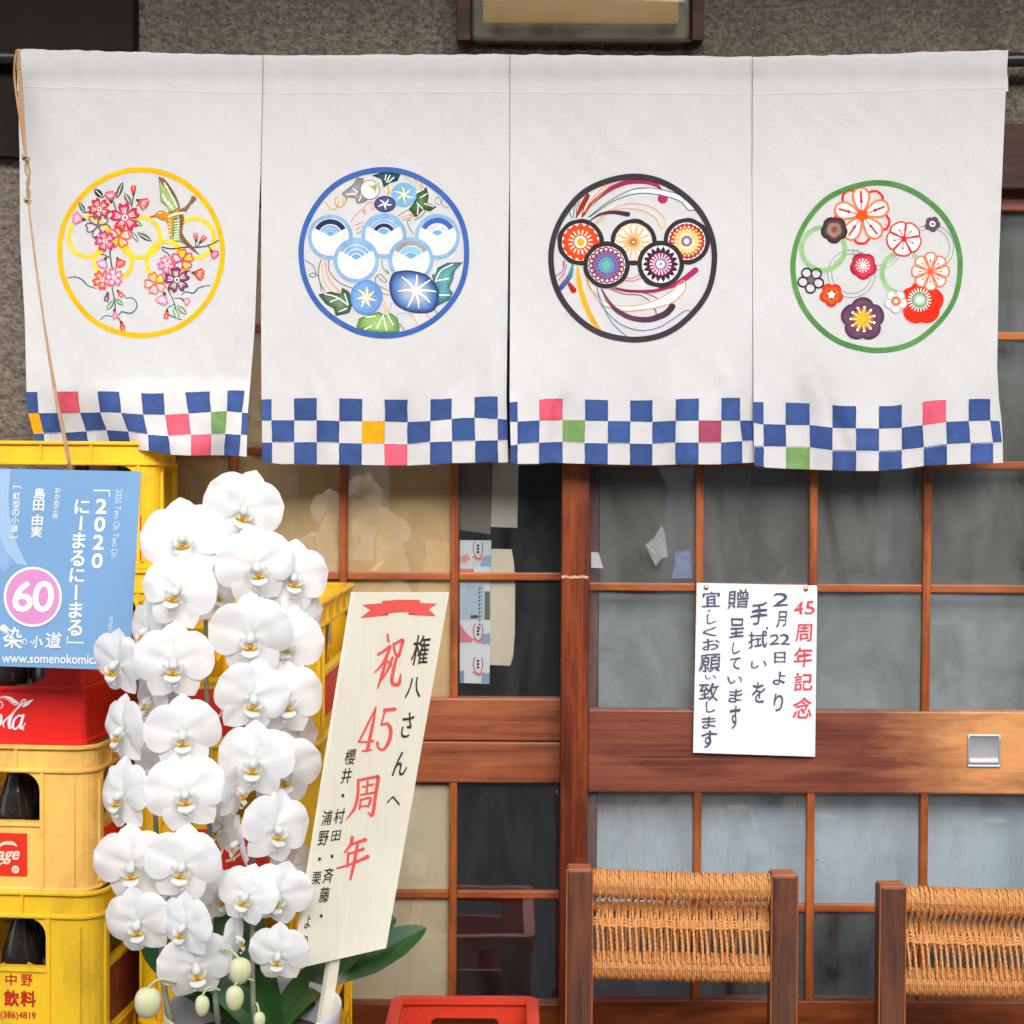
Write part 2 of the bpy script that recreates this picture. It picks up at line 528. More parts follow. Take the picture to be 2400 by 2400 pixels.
# building across the street (seen only as a reflection in the door glass)
ob = thing('opposite_building', 'pale rendered building across the street', 'building', (0, -9.0, -0.12))
w = MB()
w.box(-14, -0.9, -9.6, -9.0, -0.12, 5.2)
w.box(1.1, 14, -9.6, -9.0, -0.12, 5.2)
w.box(-0.9, 1.1, -9.6, -9.0, 2.6, 5.2)
part('wall', w, M['far'], ob)
w = MB()
w.box(-0.9, 1.1, -9.35, -9.3, -0.12, 2.6)
part('door', w, M['far_dark'], ob)  # unseen dark doorway, added to keep the reflection in the centre panes dark
M['far_awning'] = simple('far_awning', lin((120, 130, 126)), 0.8, 0.2, 5)
M['far_trim'] = simple('far_trim', lin((96, 88, 80)), 0.8, 0.2, 5)
M['far_glass'] = simple('far_glass', (0.05, 0.055, 0.06), 0.12, 0.2, 5)
for x0, x1, z0, z1 in ((1.5, 2.6, 0.9, 2.0), (3.0, 4.3, 0.9, 2.0), (1.6, 2.5, 2.9, 4.0), (3.1, 4.1, 2.9, 4.0), (-2.6, -1.3, 0.9, 2.0), (-4.4, -3.0, 0.9, 2.0), (-2.4, -1.5, 2.9, 4.0), (-0.4, 0.6, 3.0, 4.0)):
    w = MB()
    w.box(x0, x1, -9.0, -8.98, z0, z1)
    wo_ = part('window', w, M['far_glass'], ob)
    w = MB()
    for a_, b_, c_, d_ in ((x0 - 0.05, x1 + 0.05, z0 - 0.06, z0), (x0 - 0.05, x1 + 0.05, z1, z1 + 0.06), (x0 - 0.05, x0, z0, z1), (x1, x1 + 0.05, z0, z1), ((x0 + x1) / 2 - 0.02, (x0 + x1) / 2 + 0.02, z0, z1)):
        w.box(a_, b_, -9.0, -8.93, c_, d_)
    part('frame', w, M['far_trim'], wo_)
w = MB()
w.add([(1.2, -9.0, 2.6), (4.8, -9.0, 2.6), (4.8, -8.1, 2.25), (1.2, -8.1, 2.25), (1.2, -9.0, 2.55), (4.8, -9.0, 2.55), (4.8, -8.1, 2.2), (1.2, -8.1, 2.2)],
      [(0, 1, 2, 3), (7, 6, 5, 4), (0, 3, 7, 4), (1, 5, 6, 2), (3, 2, 6, 7), (0, 4, 5, 1)])
part('awning', w, M['far_awning'], ob)
w = MB()
w.box(-14, 14, -9.0, -8.96, -0.12, 0.5)
part('plinth', w, M['far_trim'], ob)
up = thing('utility_pole', 'grey concrete utility pole across the street', 'pole', (1.32, -7.6, -0.12))
w = MB()
w.tube([(1.32, -7.6, -0.12), (1.32, -7.6, 7.5)], [0.16, 0.12], 16)
part('shaft', w, M['paving'], up, True, 40)
w = MB()
w.box(1.12, 1.52, -7.45, -7.40, 1.3, 2.1, 0.01)
part('sign_plate', w, M['far_awning'], up)

# ------------------------------------------------------------------ the shop front
YW = -0.06                                    # face of the rendered wall
shop = thing('shop_building', 'old shop front with rough grey-brown stucco walls and timber lintel', 'building', (0, 0, 0))
def relief_wall(u0, u1, v0, v1, step=0.0038):
    a, b = P(u0, v1, YW), P(u1, v0, YW)
    nx, nz = int((b.x - a.x) / step) + 1, int((b.z - a.z) / step) + 1
    pts = []
    for j in range(nz):
        for i in range(nx):
            x, z = a.x + (b.x - a.x) * i / (nx - 1), a.z + (b.z - a.z) * j / (nz - 1)
            q = Vector((x * 62, 3.1, z * 95))
            h = noise.noise(q) * 0.6 + noise.noise(q * 2.1) * 0.35 + noise.noise(q * 0.35) * 0.4
            pts.append((x, YW - 0.0058 * h, z))
    m = MB()
    m.grid(pts, nx, nz)
    return m
xl = P(300, 1200, 0).x                         # left end of the door opening
part('wall', relief_wall(-260, 2600, -260, 292), M['stucco'], shop, True)
m = relief_wall(-260, 320, 293, 1150)
part('wall', m, M['stucco'], shop, True)
m = MB()
zt = P(1200, -260, YW).z
m.box(-3.2, 3.2, YW, 0.12, zt, 5.6)
a = P(-260, 600, YW)
m.box(-3.2, a.x, YW + 0.001, 0.12, 0.0, zt)
m.box(a.x, xl + 0.01, YW + 0.006, 0.12, 0.0, P(0, 300, YW).z)
m.box(a.x, 1.75, YW + 0.008, 0.12, P(0, 290, YW).z, zt)
part('wall_core', m, M['stucco'], shop)
m = MB()
m.box(-3.2, 3.2, -0.78, -0.02, 2.70, 2.82)
for i in range(9):
    x = -2.8 + i * 0.7
    m.box(x - 0.03, x + 0.03, -0.75, -0.065, 2.63, 2.699)
part('eave', m, M['wood_dark'], shop)
# lintel over the doors
a, b = P(250, 428, -0.085), P(2560, 290, -0.085)
m = MB()
m.box(xl - 0.07, 1.85, -0.085, 0.11, a.z - 0.002, b.z, 0.003)
part('lintel', m, M['wood_dark'], shop)
m = MB()
m.box(xl - 0.06, xl, -0.075, 0.11, 0.0, a.z - 0.004, 0.003)
part('jamb', m, M['wood_darkz'], shop)
m = MB()
m.box(xl, 1.85, -0.075, 0.11, 0.0, 0.06, 0.003)
part('sill', m, M['wood_dark'], shop)
# room behind the doors
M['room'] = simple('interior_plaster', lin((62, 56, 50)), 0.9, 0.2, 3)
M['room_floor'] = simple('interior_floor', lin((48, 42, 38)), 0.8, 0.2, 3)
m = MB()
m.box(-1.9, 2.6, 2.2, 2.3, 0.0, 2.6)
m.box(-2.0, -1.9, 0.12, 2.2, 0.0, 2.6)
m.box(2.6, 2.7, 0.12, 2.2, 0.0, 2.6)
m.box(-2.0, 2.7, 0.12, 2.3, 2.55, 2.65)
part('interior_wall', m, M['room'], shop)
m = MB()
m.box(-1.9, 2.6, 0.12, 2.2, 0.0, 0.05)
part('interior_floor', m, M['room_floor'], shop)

# dark sheet-metal housing, top left
hs_ = thing('metal_housing', 'dark brown metal housing on the wall at the top left corner', 'housing', tuple(P(60, 60, -0.100)))
a, b = P(-220, 121, -0.100), P(312, -200, -0.100)
m = MB()
m.box(a.x, b.x, -0.100, -0.05, a.z, b.z, 0.004)
part('box', m, M['dark_metal'], hs_)
a, b = P(-120, 372, -0.085), P(150, 122, -0.085)
bm = MB()
pts = [(a.x, b.z), (b.x, b.z)] + [(b.x - 0.04 + 0.04 * math.cos(t), a.z + 0.04 - 0.04 * math.sin(t)) for t in [math.pi / 2 * i / 6 for i in range(7)]]
pts += [(a.x + 0.06, a.z + 0.008), (a.x, a.z + 0.03)]
n = len(pts)
bm.add([(x, -0.085, z) for x, z in pts] + [(x, -0.05, z) for x, z in pts],
       [tuple(range(n)), tuple(range(2 * n - 1, n - 1, -1))] + [(i, i + n, (i + 1) % n + n, (i + 1) % n) for i in range(n)])
part('cover', bm, M['dark_metal'], hs_)

# lamp over the curtain: brown frame, amber-tinted glass cover
lamp = thing('wall_lamp', 'unlit rectangular wall lamp with amber cover in dark brown frame', 'lamp', tuple(P(1360, 92, -0.10)))
def px_box(u0, u1, v0, v1, ya, yb, bev=0.0, mb=None):
    a, b = P(u0, v1, ya), P(u1, v0, ya)
    m = mb or MB()
    m.box(a.x, b.x, ya, yb, a.z, b.z, bev)
    return m
m = px_box(1070, 1650, -90, 94, -0.085, -0.055, 0.002)
part('back_plate', m, M['wood_dark'], lamp)
m = px_box(1070, 1104, -90, 94, -0.112, -0.086, 0.002)
px_box(1622, 1650, -90, 94, -0.112, -0.086, 0.002, m)
px_box(1105, 1621, 91, 96, -0.105, -0.086, 0.001, m)
part('frame', m, M['wood_dark'], lamp)
M['amber'] = simple('amber_diffuser', lin((150, 110, 38)), 0.5, 0.1, 14)
M['lampglass'] = glass_mat('lamp_glass', 0.10, (0.50, 0.48, 0.36), 0.8)
m = px_box(1128, 1596, -80, 56, -0.118, -0.0865, 0.010)
part('diffuser', m, M['amber'], lamp, True, 40)
m = px_box(1106, 1620, -84, 89, -0.135, -0.0862, 0.012)
part('cover', m, M['lampglass'], lamp, True, 40)

# ------------------------------------------------------------------ sliding doors
def plank(u0, u1, v0, v1, ya, yb, bev=0.0025, jit=0.0):
    return px_box(u0, u1, v0, v1, ya, yb, bev)
def zpx(v, Y):
    return P(1200, v, Y).z
def xpx(u, Y, v=1500):
    return P(u, v, Y).x
def make_door(name, label, Yf, cols, rows, stiles, rails, mats, ztop, zbot, xright):
    """cols / rows: muntin centre lines (pixels); stiles: (u0, u1); rails: (v0, v1, material)"""
    d = thing(name, label, 'door', (xpx(sum(stiles[0]) / 2, Yf), Yf, 0.06))
    th = 0.034
    for (u0, u1) in stiles:
        m = MB()
        m.box(xpx(u0, Yf), xpx(u1, Yf), Yf, Yf + th, zbot, ztop, 0.003)
        part('stile', m, M['wood_v'], d)
    xs0, xs1 = xpx(stiles[0][1], Yf), xpx(stiles[1][0], Yf) if len(stiles) > 1 else xright
    zr = []
    for (v0, v1, mt) in rails:
        m = MB()
        m.box(xs0, xs1, Yf + 0.001, Yf + th - 0.001, zpx(v1, Yf), zpx(v0, Yf), 0.003)
        part('rail', m, M[mt], d)
        zr.append((zpx(v1, Yf), zpx(v0, Yf)))
    hb = 0.0066
    zmin, zmax = zbot + 0.004, ztop - 0.004
    bars_z = sorted([(zpx(v, Yf) - hb, zpx(v, Yf) + hb) for v in rows] + zr)
    # open spans between rails, for the upright muntins
    rz = sorted(zr)
    spans = []
    lo = zmin
    for (z0, z1) in rz:
        if z0 - lo > 0.03:
            spans.append((lo, z0))
        lo = z1
    if zmax - lo > 0.03:
        spans.append((lo, zmax))
    for u in cols:
        x = xpx(u, Yf)
        for (z0, z1) in spans:
            m = MB()
            m.box(x - 0.0068, x + 0.0068, Yf + 0.004, Yf + 0.019, z0 - 0.001, z1 + 0.001, 0.0022)
            part('muntin', m, M['muntin_v'], d)
    xs = [xs0] + [xpx(u, Yf) for u in cols] + [xs1]
    for v in rows:
        z = zpx(v, Yf)
        for x0, x1 in zip(xs, xs[1:]):
            a = x0 + (0.0 if x0 == xs0 else 0.0069)
            b = x1 - (0.0 if x1 == xs1 else 0.0069)
            m = MB()
            m.box(a, b, Yf + 0.007, Yf + 0.0185, z - hb, z + hb, 0.002)
            part('muntin', m, M['muntin_h'], d)
    edges = sorted(bars_z)
    zs = [zmin] + [z for e in edges for z in e] + [zmax]
    for k in range(0, len(zs) - 1, 2):
        z0, z1 = zs[k], zs[k + 1]
        if z1 - z0 < 0.03:
            continue
        for x0, x1 in zip(xs, xs[1:]):
            m = MB()
            m.box(x0 + 0.0001, x1 - 0.0001, Yf + 0.0145, Yf + 0.0165, z0 - 0.003, z1 + 0.003)
            part('pane', m, M[mats or 'glass'], d)
    return d
ZT = P(250, 428, -0.085).z
YL, YR = -0.005, -0.055
XR = 1.62
left_door = make_door('sliding_door', 'left wooden lattice door, its left panes backed with cream board', YL,
    [546, 803, 1064], [772, 1061, 1352, 2100], [(300, 345), (1340, 1400)],
    [(1637, 1737, 'wood_lrail'), (1739, 1836, 'wood_lrail'), (430, 488, 'wood_h'), (2352, 2420, 'wood_h')], 'glass_clear', ZT, 0.065, XR)
right_door = make_door('sliding_door', 'right wooden lattice door with broad middle rail and square metal finger pull', YR,
    [1639, 1906, 2173, 2440], [780, 1084, 1375, 2127], [(1315, 1380), (2680, 2740)],
    [(1662, 1856, 'wood_rail'), (428, 488, 'wood_h'), (2342, 2460, 'wood_h')], None, ZT, 0.065, XR)
# finger pull
hx = HANDLE
hp = MB()
wq = 0.0275
hp.box(hx.x - wq, hx.x + wq, YR - 0.0022, YR + 0.006, hx.z + wq - 0.0035, hx.z + wq, 0.0006)
hp.box(hx.x - wq, hx.x + wq, YR - 0.0022, YR + 0.006, hx.z - wq, hx.z - wq + 0.0035, 0.0006)
hp.box(hx.x - wq, hx.x - wq + 0.0035, YR - 0.002, YR + 0.006, hx.z - wq + 0.0036, hx.z + wq - 0.0036, 0.0006)
hp.box(hx.x + wq - 0.0035, hx.x + wq, YR - 0.002, YR + 0.006, hx.z - wq + 0.0036, hx.z + wq - 0.0036, 0.0006)
pull = part('finger_pull', hp, M['steel'], right_door)
# dished cup of the pull, standing just proud of the rail with a rolled lower lip
cp = MB()
prof = [(0.0235, -0.0012), (0.019, -0.0006), (0.008, -0.0004), (-0.010, -0.0004), (-0.015, -0.0008), (-0.0185, -0.0018), (-0.0215, -0.0016), (-0.0238, -0.0008)]
pts = []
for (dz, dy) in prof:
    for sx in (-1, 1):
        pts.append((hx.x + sx * 0.0238, YR + dy, hx.z + dz))
cp.grid(pts, 2, len(prof))
part('cup', cp, M['steel'], pull, True)

# cream board behind the left two columns of the left door
M['cream_board'] = simple('cream_board', lin((238, 224, 188)), 0.8, 0.08, 9, stain=0.5, stain_col=lin((200, 160, 104)))
M['tan_board'] = simple('tan_board', lin((228, 190, 134)), 0.8, 0.08, 9, stain=0.5, stain_col=lin((176, 124, 70)))
for v0, v1, lb, mk_ in ((492, 1634, 'tan board behind the upper panes of the left door', 'tan_board'), (1840, 2348, 'cream board behind the lower panes of the left door', 'cream_board')):
    m = px_box(348, 1064, v0, v1, YL + 0.0195, YL + 0.024)
    tag(obj('backing_board', m.mesh('backing_board', M[mk_])), lb, 'board', 'boards behind the left door')
# pale mark of old tape across the right door's stile
tm = MB()
a = P(1316, 1352, YR)
b = P(1379, 1340, YR)
n = 16
pts = []
for j in range(3):
    for i in range(n):
        x = lerp(a.x, b.x, i / (n - 1))
        e = 0.0035 * (0.6 + 0.6 * noise.noise(Vector((i * 0.6, j, 0))))
        pts.append((x, YR - 0.0006, a.z + (j - 1) * e + 0.0012 * noise.noise(Vector((i * 0.3, 7, 1)))))
tm.grid(pts, n, 3)
M['tape'] = simple('old_tape', lin((206, 160, 132)), 0.7, 0.3, 90)
part('tape_mark', tm, M['tape'], right_door)
# added backing behind the right door: its three tones paint the shade deepening upwards
M['sheet'] = simple('mid_tone_sheet', lin((158, 164, 164)), 0.9, 0.2, 6, stretch=(1.3, 1, 1), stain=0.7, stain_col=lin((92, 94, 92)))
M['blue_sheet'] = simple('lit_tone_sheet', lin((196, 212, 226)), 0.9, 0.12, 6, stretch=(1.3, 1, 1), stain=0.6, stain_col=lin((130, 140, 150)))
M['taupe'] = simple('shade_tone_sheet', lin((98, 93, 86)), 0.9, 0.3, 7, stretch=(1.2, 1, 1), stain=0.7, stain_col=lin((56, 52, 48)))
def hung(name, label, mat, v0, v1, y0, seed):
    sx0, sx1 = xpx(1404, 0.0), 1.60
    zt_, zb_ = zpx(v0, 0.0), zpx(v1, 0.0)
    nx, nz = 160, 40
    pts = []
    for j in range(nz):
        for i in range(nx):
            x = lerp(sx0, sx1, i / (nx - 1))
            z = lerp(zb_, zt_, j / (nz - 1))
            y = y0 + 0.0012 * math.sin(x * 21 + seed + 0.6 * math.sin(z * 3)) + 0.003 * noise.noise(Vector((x * 5, seed, z * 4))) + 0.0008 * noise.noise(Vector((x * 30 + z * 8, seed, z * 9)))
            pts.append((x, y, z))
    m = MB()
    m.grid(pts, nx, nz)
    return tag(obj(name, m.mesh(name, mat, True)), label, 'curtain')
hung('pane_backing', 'added taupe backing in shade tone behind the upper rows of right door panes', M['taupe'], 470, 1382, -0.004, 0.0)
hung('pane_backing', 'added mid grey backing in half-shade tone behind the panes just above the broad rail', M['sheet'], 1368, 1800, 0.006, 2.0)
hung('pane_backing', 'added pale blue backing in lit tone behind the panes just below the broad rail', M['blue_sheet'], 1720, 2119, 0.018, 4.0)

# ------------------------------------------------------------------ flat print: vector shapes laid on a surface
def smooth_line(pts, per=6):
    if len(pts) < 3:
        return [tuple(p) for p in pts]
    out = []
    q = [pts[0]] + list(pts) + [pts[-1]]
    for i in range(1, len(q) - 2):
        p0, p1, p2, p3 = q[i - 1], q[i], q[i + 1], q[i + 2]
        for k in range(per):
            t = k / per
            out.append(tuple(0.5 * (2 * b + (c - a) * t + (2 * a - 5 * b + 4 * c - d) * t * t + (3 * b - a - 3 * c + d) * t ** 3)
                             for a, b, c, d in zip(p0, p1, p2, p3)))
    out.append(tuple(pts[-1]))
    return out
class Art:
    """2D shapes in photo pixels (2400 px frame); tf maps the local drawing coordinates to them"""
    def __init__(s, tf=None):
        s.items = []
        s.tf = tf or (lambda x, y: (x, y))
    def raw(s, pts, faces, cols):
        s.items.append(([s.tf(*p) for p in pts], faces, cols))
    def poly(s, pts, col, smooth=0):
        if smooth:
            pts = smooth_line(list(pts) + [pts[0]], smooth)[:-1]
        tri = tessellate_polygon([[Vector((p[0], p[1], 0)) for p in pts]])
        s.raw(pts, [tuple(t) for t in tri], [lin(col)] * len(pts))
    def fan(s, c, pts, rings):
        """star-shaped fill with colour rings [(t, colour)] from the centre (0) to the outline (1)"""
        n = len(pts)
        vs, fs, cs = [c], [], [lin(rings[0][1])]
        for k, (t, col) in enumerate(rings[1:]):
            for p in pts:
                vs.append((lerp(c[0], p[0], t), lerp(c[1], p[1], t)))
                cs.append(lin(col))
            o = 1 + k * n
            for i in range(n):
                j = (i + 1) % n
                if k == 0:
                    fs.append((0, o + i, o + j))
                else:
                    fs.append((o - n + i, o + i, o + j, o - n + j))
        s.raw(vs, fs, cs)
    def disc(s, x, y, r, col, ry=None, n=36):
        ry = ry or r
        s.fan((x, y), [(x + r * math.cos(2 * math.pi * i / n), y + ry * math.sin(2 * math.pi * i / n)) for i in range(n)], [(0, col), (0.55, col), (1, col)])
    def ring(s, x, y, rx, w, col, ry=None, n=72, a0=0.0, a1=360.0, jit=0.0, col2=None):
        ry = ry or rx
        vs, cs, fs = [], [], []
        full = abs(a1 - a0) >= 359.9
        for i in range(n + 1):
            t = math.radians(a0 + (a1 - a0) * i / n)
            j = jit * noise.noise(Vector((math.cos(t) * 2.3 + x * 0.01, math.sin(t) * 2.3, y * 0.01)))
            kk = 0.5 + 0.5 * noise.noise(Vector((math.cos(t) * 1.5 + y, math.sin(t) * 1.5, x)))
            c = col if col2 is None else tuple(lerp(a, b, kk) for a, b in zip(col, col2))
            for sgn in (-1, 1):
                vs.append((x + (rx + sgn * w / 2 + j) * math.cos(t), y + (ry + sgn * w / 2 + j) * math.sin(t)))
                cs.append(lin(c))
        for i in range(n):
            fs.append((2 * i, 2 * i + 1, 2 * i + 3, 2 * i + 2))
        s.raw(vs, fs, cs)
    def stroke(s, pts, w, col, per=6, col2=None, cap=True):
        """w: width or [widths along the line]"""
        L = smooth_line(pts, per) if per else pts
        n = len(L)
        ws = [pw([(i / (len(w) - 1), x) for i, x in enumerate(w)], k / (n - 1)) for k in range(n)] if isinstance(w, (list, tuple)) else [w] * n
        vs, cs, fs = [], [], []
        for i, p in enumerate(L):
            a, b = L[max(i - 1, 0)], L[min(i + 1, n - 1)]
            dx, dy = b[0] - a[0], b[1] - a[1]
            l = math.hypot(dx, dy) or 1.0
            nx, ny = -dy / l, dx / l
            h = ws[i] / 2
            vs += [(p[0] + nx * h, p[1] + ny * h), (p[0] - nx * h, p[1] - ny * h)]
            t = i / (n - 1)
            c = col if col2 is None else tuple(lerp(x, y, t) for x, y in zip(col, col2))
            cs += [lin(c)] * 2
        for i in range(n - 1):
            fs.append((2 * i, 2 * i + 1, 2 * i + 3, 2 * i + 2))
        s.raw(vs, fs, cs)
        if cap:
            for k, c in ((0, col), (-1, col2 or col)):
                if ws[k] > 9:
                    s.disc(L[k][0], L[k][1], ws[k] / 2, c, n=12)
    def sakura(s, x, y, r, rot, col, inner=None, outline=False, ow=None, slits=True):
        r *= 1.08
        """five notched petals"""
        pet = [(-0.06, 0.12), (-0.30, 0.45), (-0.36, 0.75), (-0.22, 0.98), (0.0, 0.84), (0.22, 0.98), (0.36, 0.75), (0.30, 0.45), (0.06, 0.12)]
        for k in range(5):
            t = math.radians(rot + 72 * k)
            c, q = math.cos(t), math.sin(t)
            m = lambda a, b: (x + r * (a * c - b * q), y + r * (a * q + b * c))
            pts = smooth_line([m(*p) for p in pet], 3)
            if outline:
                s.stroke(smooth_line([m(*p) for p in pet] + [m(*pet[0])], 3), ow or r * 0.10, col, per=0, cap=False)
            else:
                s.fan(m(0, 0.5), pts, [(0, inner or col), (0.45, tuple(lerp(a, b, 0.7) for a, b in zip(inner or col, col))), (1, col)])
                if slits:
                    for da in (-0.13, 0.0, 0.13):
                        s.stroke([m(da * 0.5, 0.28), m(da * 1.3, 0.66)], r * 0.04, (250, 238, 236), per=0, cap=False)
        if not outline:
            s.disc(x, y, r * 0.2, (252, 240, 236), n=12)
            s.disc(x, y, r * 0.10, col, n=10)
    def lobed(s, x, y, r, rot, col, rings=None, n=5, depth=0.16, jit=0.03):
        pts = []
        for i in range(60):
            t = 2 * math.pi * i / 60
            k = abs(math.cos(n * (t - math.radians(rot)) / 2))
            rr = r * (1 - depth * (1 - k ** 0.7)) * (1 + jit * noise.noise(Vector((math.cos(t) * 2 + x, math.sin(t) * 2, y))))
            pts.append((x + rr * math.cos(t), y + rr * math.sin(t)))
        s.fan((x, y), pts, rings or [(0, col), (0.5, col), (1, col)])
    def petals_outline(s, x, y, r, rot, n, col, w, inner=0.1, wide=0.30, col2=None):
        for k in range(n):
            t = math.radians(rot + 360.0 / n * k)
            c, q = math.cos(t), math.sin(t)
            m = lambda a, b: (x + r * (a * c - b * q), y + r * (a * q + b * c))
            s.stroke([m(0, inner), m(-wide * 0.6, 0.45), m(-wide, 0.75), m(-wide * 0.55, 0.96), m(0, 1.0), m(wide * 0.55, 0.96), m(wide, 0.75), m(wide * 0.6, 0.45), m(0, inner)],
                     w, col, per=4, cap=False)
    def leaf(s, x0, y0, x1, y1, w, col, col2, vein=True):
        dx, dy = x1 - x0, y1 - y0
        l = math.hypot(dx, dy)
        nx, ny = -dy / l, dx / l
        prof = [(0, 0), (0.2, 0.34), (0.45, 0.5), (0.7, 0.4), (0.9, 0.15), (1, 0)]
        a = [(x0 + dx * t + nx * w * k, y0 + dy * t + ny * w * k) for t, k in prof]
        b = [(x0 + dx * t - nx * w * k, y0 + dy * t - ny * w * k) for t, k in reversed(prof[1:-1])]
        s.fan((x0 + dx * 0.45, y0 + dy * 0.45), a + b, [(0, col2), (0.5, tuple(lerp(p, q, 0.5) for p, q in zip(col, col2))), (1, col)])
        if vein:
            s.stroke([(x0 + dx * 0.12, y0 + dy * 0.12), (x0 + dx * 0.85, y0 + dy * 0.85)], w * 0.10, (236, 240, 228), per=0, cap=False)
    def bud(s, x, y, r, ang, col, stem=True):
        t = math.radians(ang)
        c, q = math.cos(t), math.sin(t)
        m = lambda a, b: (x + r * (a * c - b * q), y + r * (a * q + b * c))
        s.fan(m(0, 0.1), [m(-0.35, -0.8), m(-0.62, 0.1), m(-0.45, 0.95), m(0, 0.7), m(0.45, 0.95), m(0.62, 0.1), m(0.35, -0.8)], [(0, tuple(min(255, a + 45) for a in col)), (0.4, col), (1, col)])
        s.stroke([m(0, 0.0), m(0, 0.6)], r * 0.14, (250, 236, 232), per=0, cap=False)
        if stem:
            s.fan(m(0, -0.9), [m(-0.38, -0.75), m(0.38, -0.75), m(0.16, -1.35), m(-0.16, -1.35)], [(0, (44, 66, 48)), (1, (44, 66, 48))])
    def fanflower(s, x, y, r, ang, col, inner):
        """half-open blossom seen from the side, opening towards ang"""
        t = math.radians(ang)
        c, q = math.cos(t), math.sin(t)
        m = lambda a, b: (x + r * (a * c - b * q), y + r * (a * q + b * c))
        rim = [(-0.95, 0.35), (-0.85, 0.75), (-0.6, 0.62), (-0.4, 0.98), (-0.15, 0.78), (0.12, 1.0), (0.35, 0.75), (0.62, 0.9), (0.72, 0.6), (0.95, 0.4)]
        s.fan(m(0, 0.2), [m(*p) for p in rim] + [m(0.45, -0.35), m(0, -0.6), m(-0.45, -0.35)], [(0, inner), (0.5, tuple(lerp(a, b, 0.6) for a, b in zip(inner, col))), (1, col)])
        for a in (-0.45, -0.15, 0.15, 0.45):
            s.stroke([m(a * 0.5, 0.0), m(a * 1.25, 0.6)], r * 0.07, (251, 240, 238), per=0, cap=False)
        s.fan(m(0, -0.6), [m(-0.3, -0.45), m(0.3, -0.45), m(0.1, -0.95), m(-0.1, -0.95)], [(0, (52, 74, 52)), (1, (52, 74, 52))])
    def mesh(s, name, place, off0=0.0008, step=0.000012, mat='dye', k=1.0):
        m = MB()
        for i, (pts, fs, cs) in enumerate(s.items):
            off = off0 + step * i
            m.add([place(p[0], p[1], off) for p in pts], fs, [tuple(min(1.0, x * k) for x in c) for c in cs])
        # all faces turned towards the camera
        me = m.mesh(name, M[mat])
        return me

# ---- glyphs: Blender's built-in font (it falls back to its own CJK face)
GLY = {}
def glyph(ch, bold=0.0):
    key = (ch, bold)
    if key not in GLY:
        c = bpy.data.curves.new('glyph', 'FONT')
        c.body = ch
        c.size = 1.0
        c.resolution_u = 3
        c.offset = bold
        o = bpy.data.objects.new('glyph', c)
        C.objects.link(o)
        bpy.context.view_layer.update()
        me = bpy.data.meshes.new_from_object(o.evaluated_get(bpy.context.evaluated_depsgraph_get()))
        vs = [(v.co.x, v.co.y) for v in me.vertices]
        fs = [tuple(p.vertices) for p in me.polygons]
        bpy.data.objects.remove(o)
        bpy.data.curves.remove(c)
        bpy.data.meshes.remove(me)
        xs, ys = [v[0] for v in vs] or [0, 1], [v[1] for v in vs] or [0, 1]
        GLY[key] = (vs, fs, (min(xs), max(xs), min(ys), max(ys)))
    return GLY[key]
def put_glyph(art, ch, cx, cy, w, h, col, ax=(1, 0), ay=(0, 1), bold=0.0, wob=0.0, rot=0.0):
    """fit the glyph's own box to w x h about (cx, cy); ax, ay: direction of its rows and columns; bold thickens the strokes"""
    vs, fs, (x0, x1, y0, y1) = glyph(ch)
    cr, sr = math.cos(math.radians(rot)), math.sin(math.radians(rot))
    base = []
    for (x, y) in vs:
        a = ((x - (x0 + x1) / 2) / max(1e-6, x1 - x0)) * w
        b = -((y - (y0 + y1) / 2) / max(1e-6, y1 - y0)) * h
        a, b = a * cr - b * sr, a * sr + b * cr
        if wob:
            q = Vector((a / max(w, h) * 2.2 + cx * 0.013, b / max(w, h) * 2.2, cy * 0.017))
            a += wob * w * noise.noise(q)
            b += wob * h * noise.noise(q + Vector((7, 3, 1)))
        base.append((a, b))
    e = bold * h * 1.1
    for dx, dy in (((-e, -e), (e, -e), (-e, e), (e, e)) if bold else ((0, 0),)):
        pts = [(cx + ax[0] * (a + dx) + ay[0] * (b + dy), cy + ax[1] * (a + dx) + ay[1] * (b + dy)) for a, b in base]
        art.raw(pts, fs, [lin(col)] * len(pts))
def zoom_tf(x0, y0, s):
    return lambda x, y: (x0 + x / s, y0 + y / s)

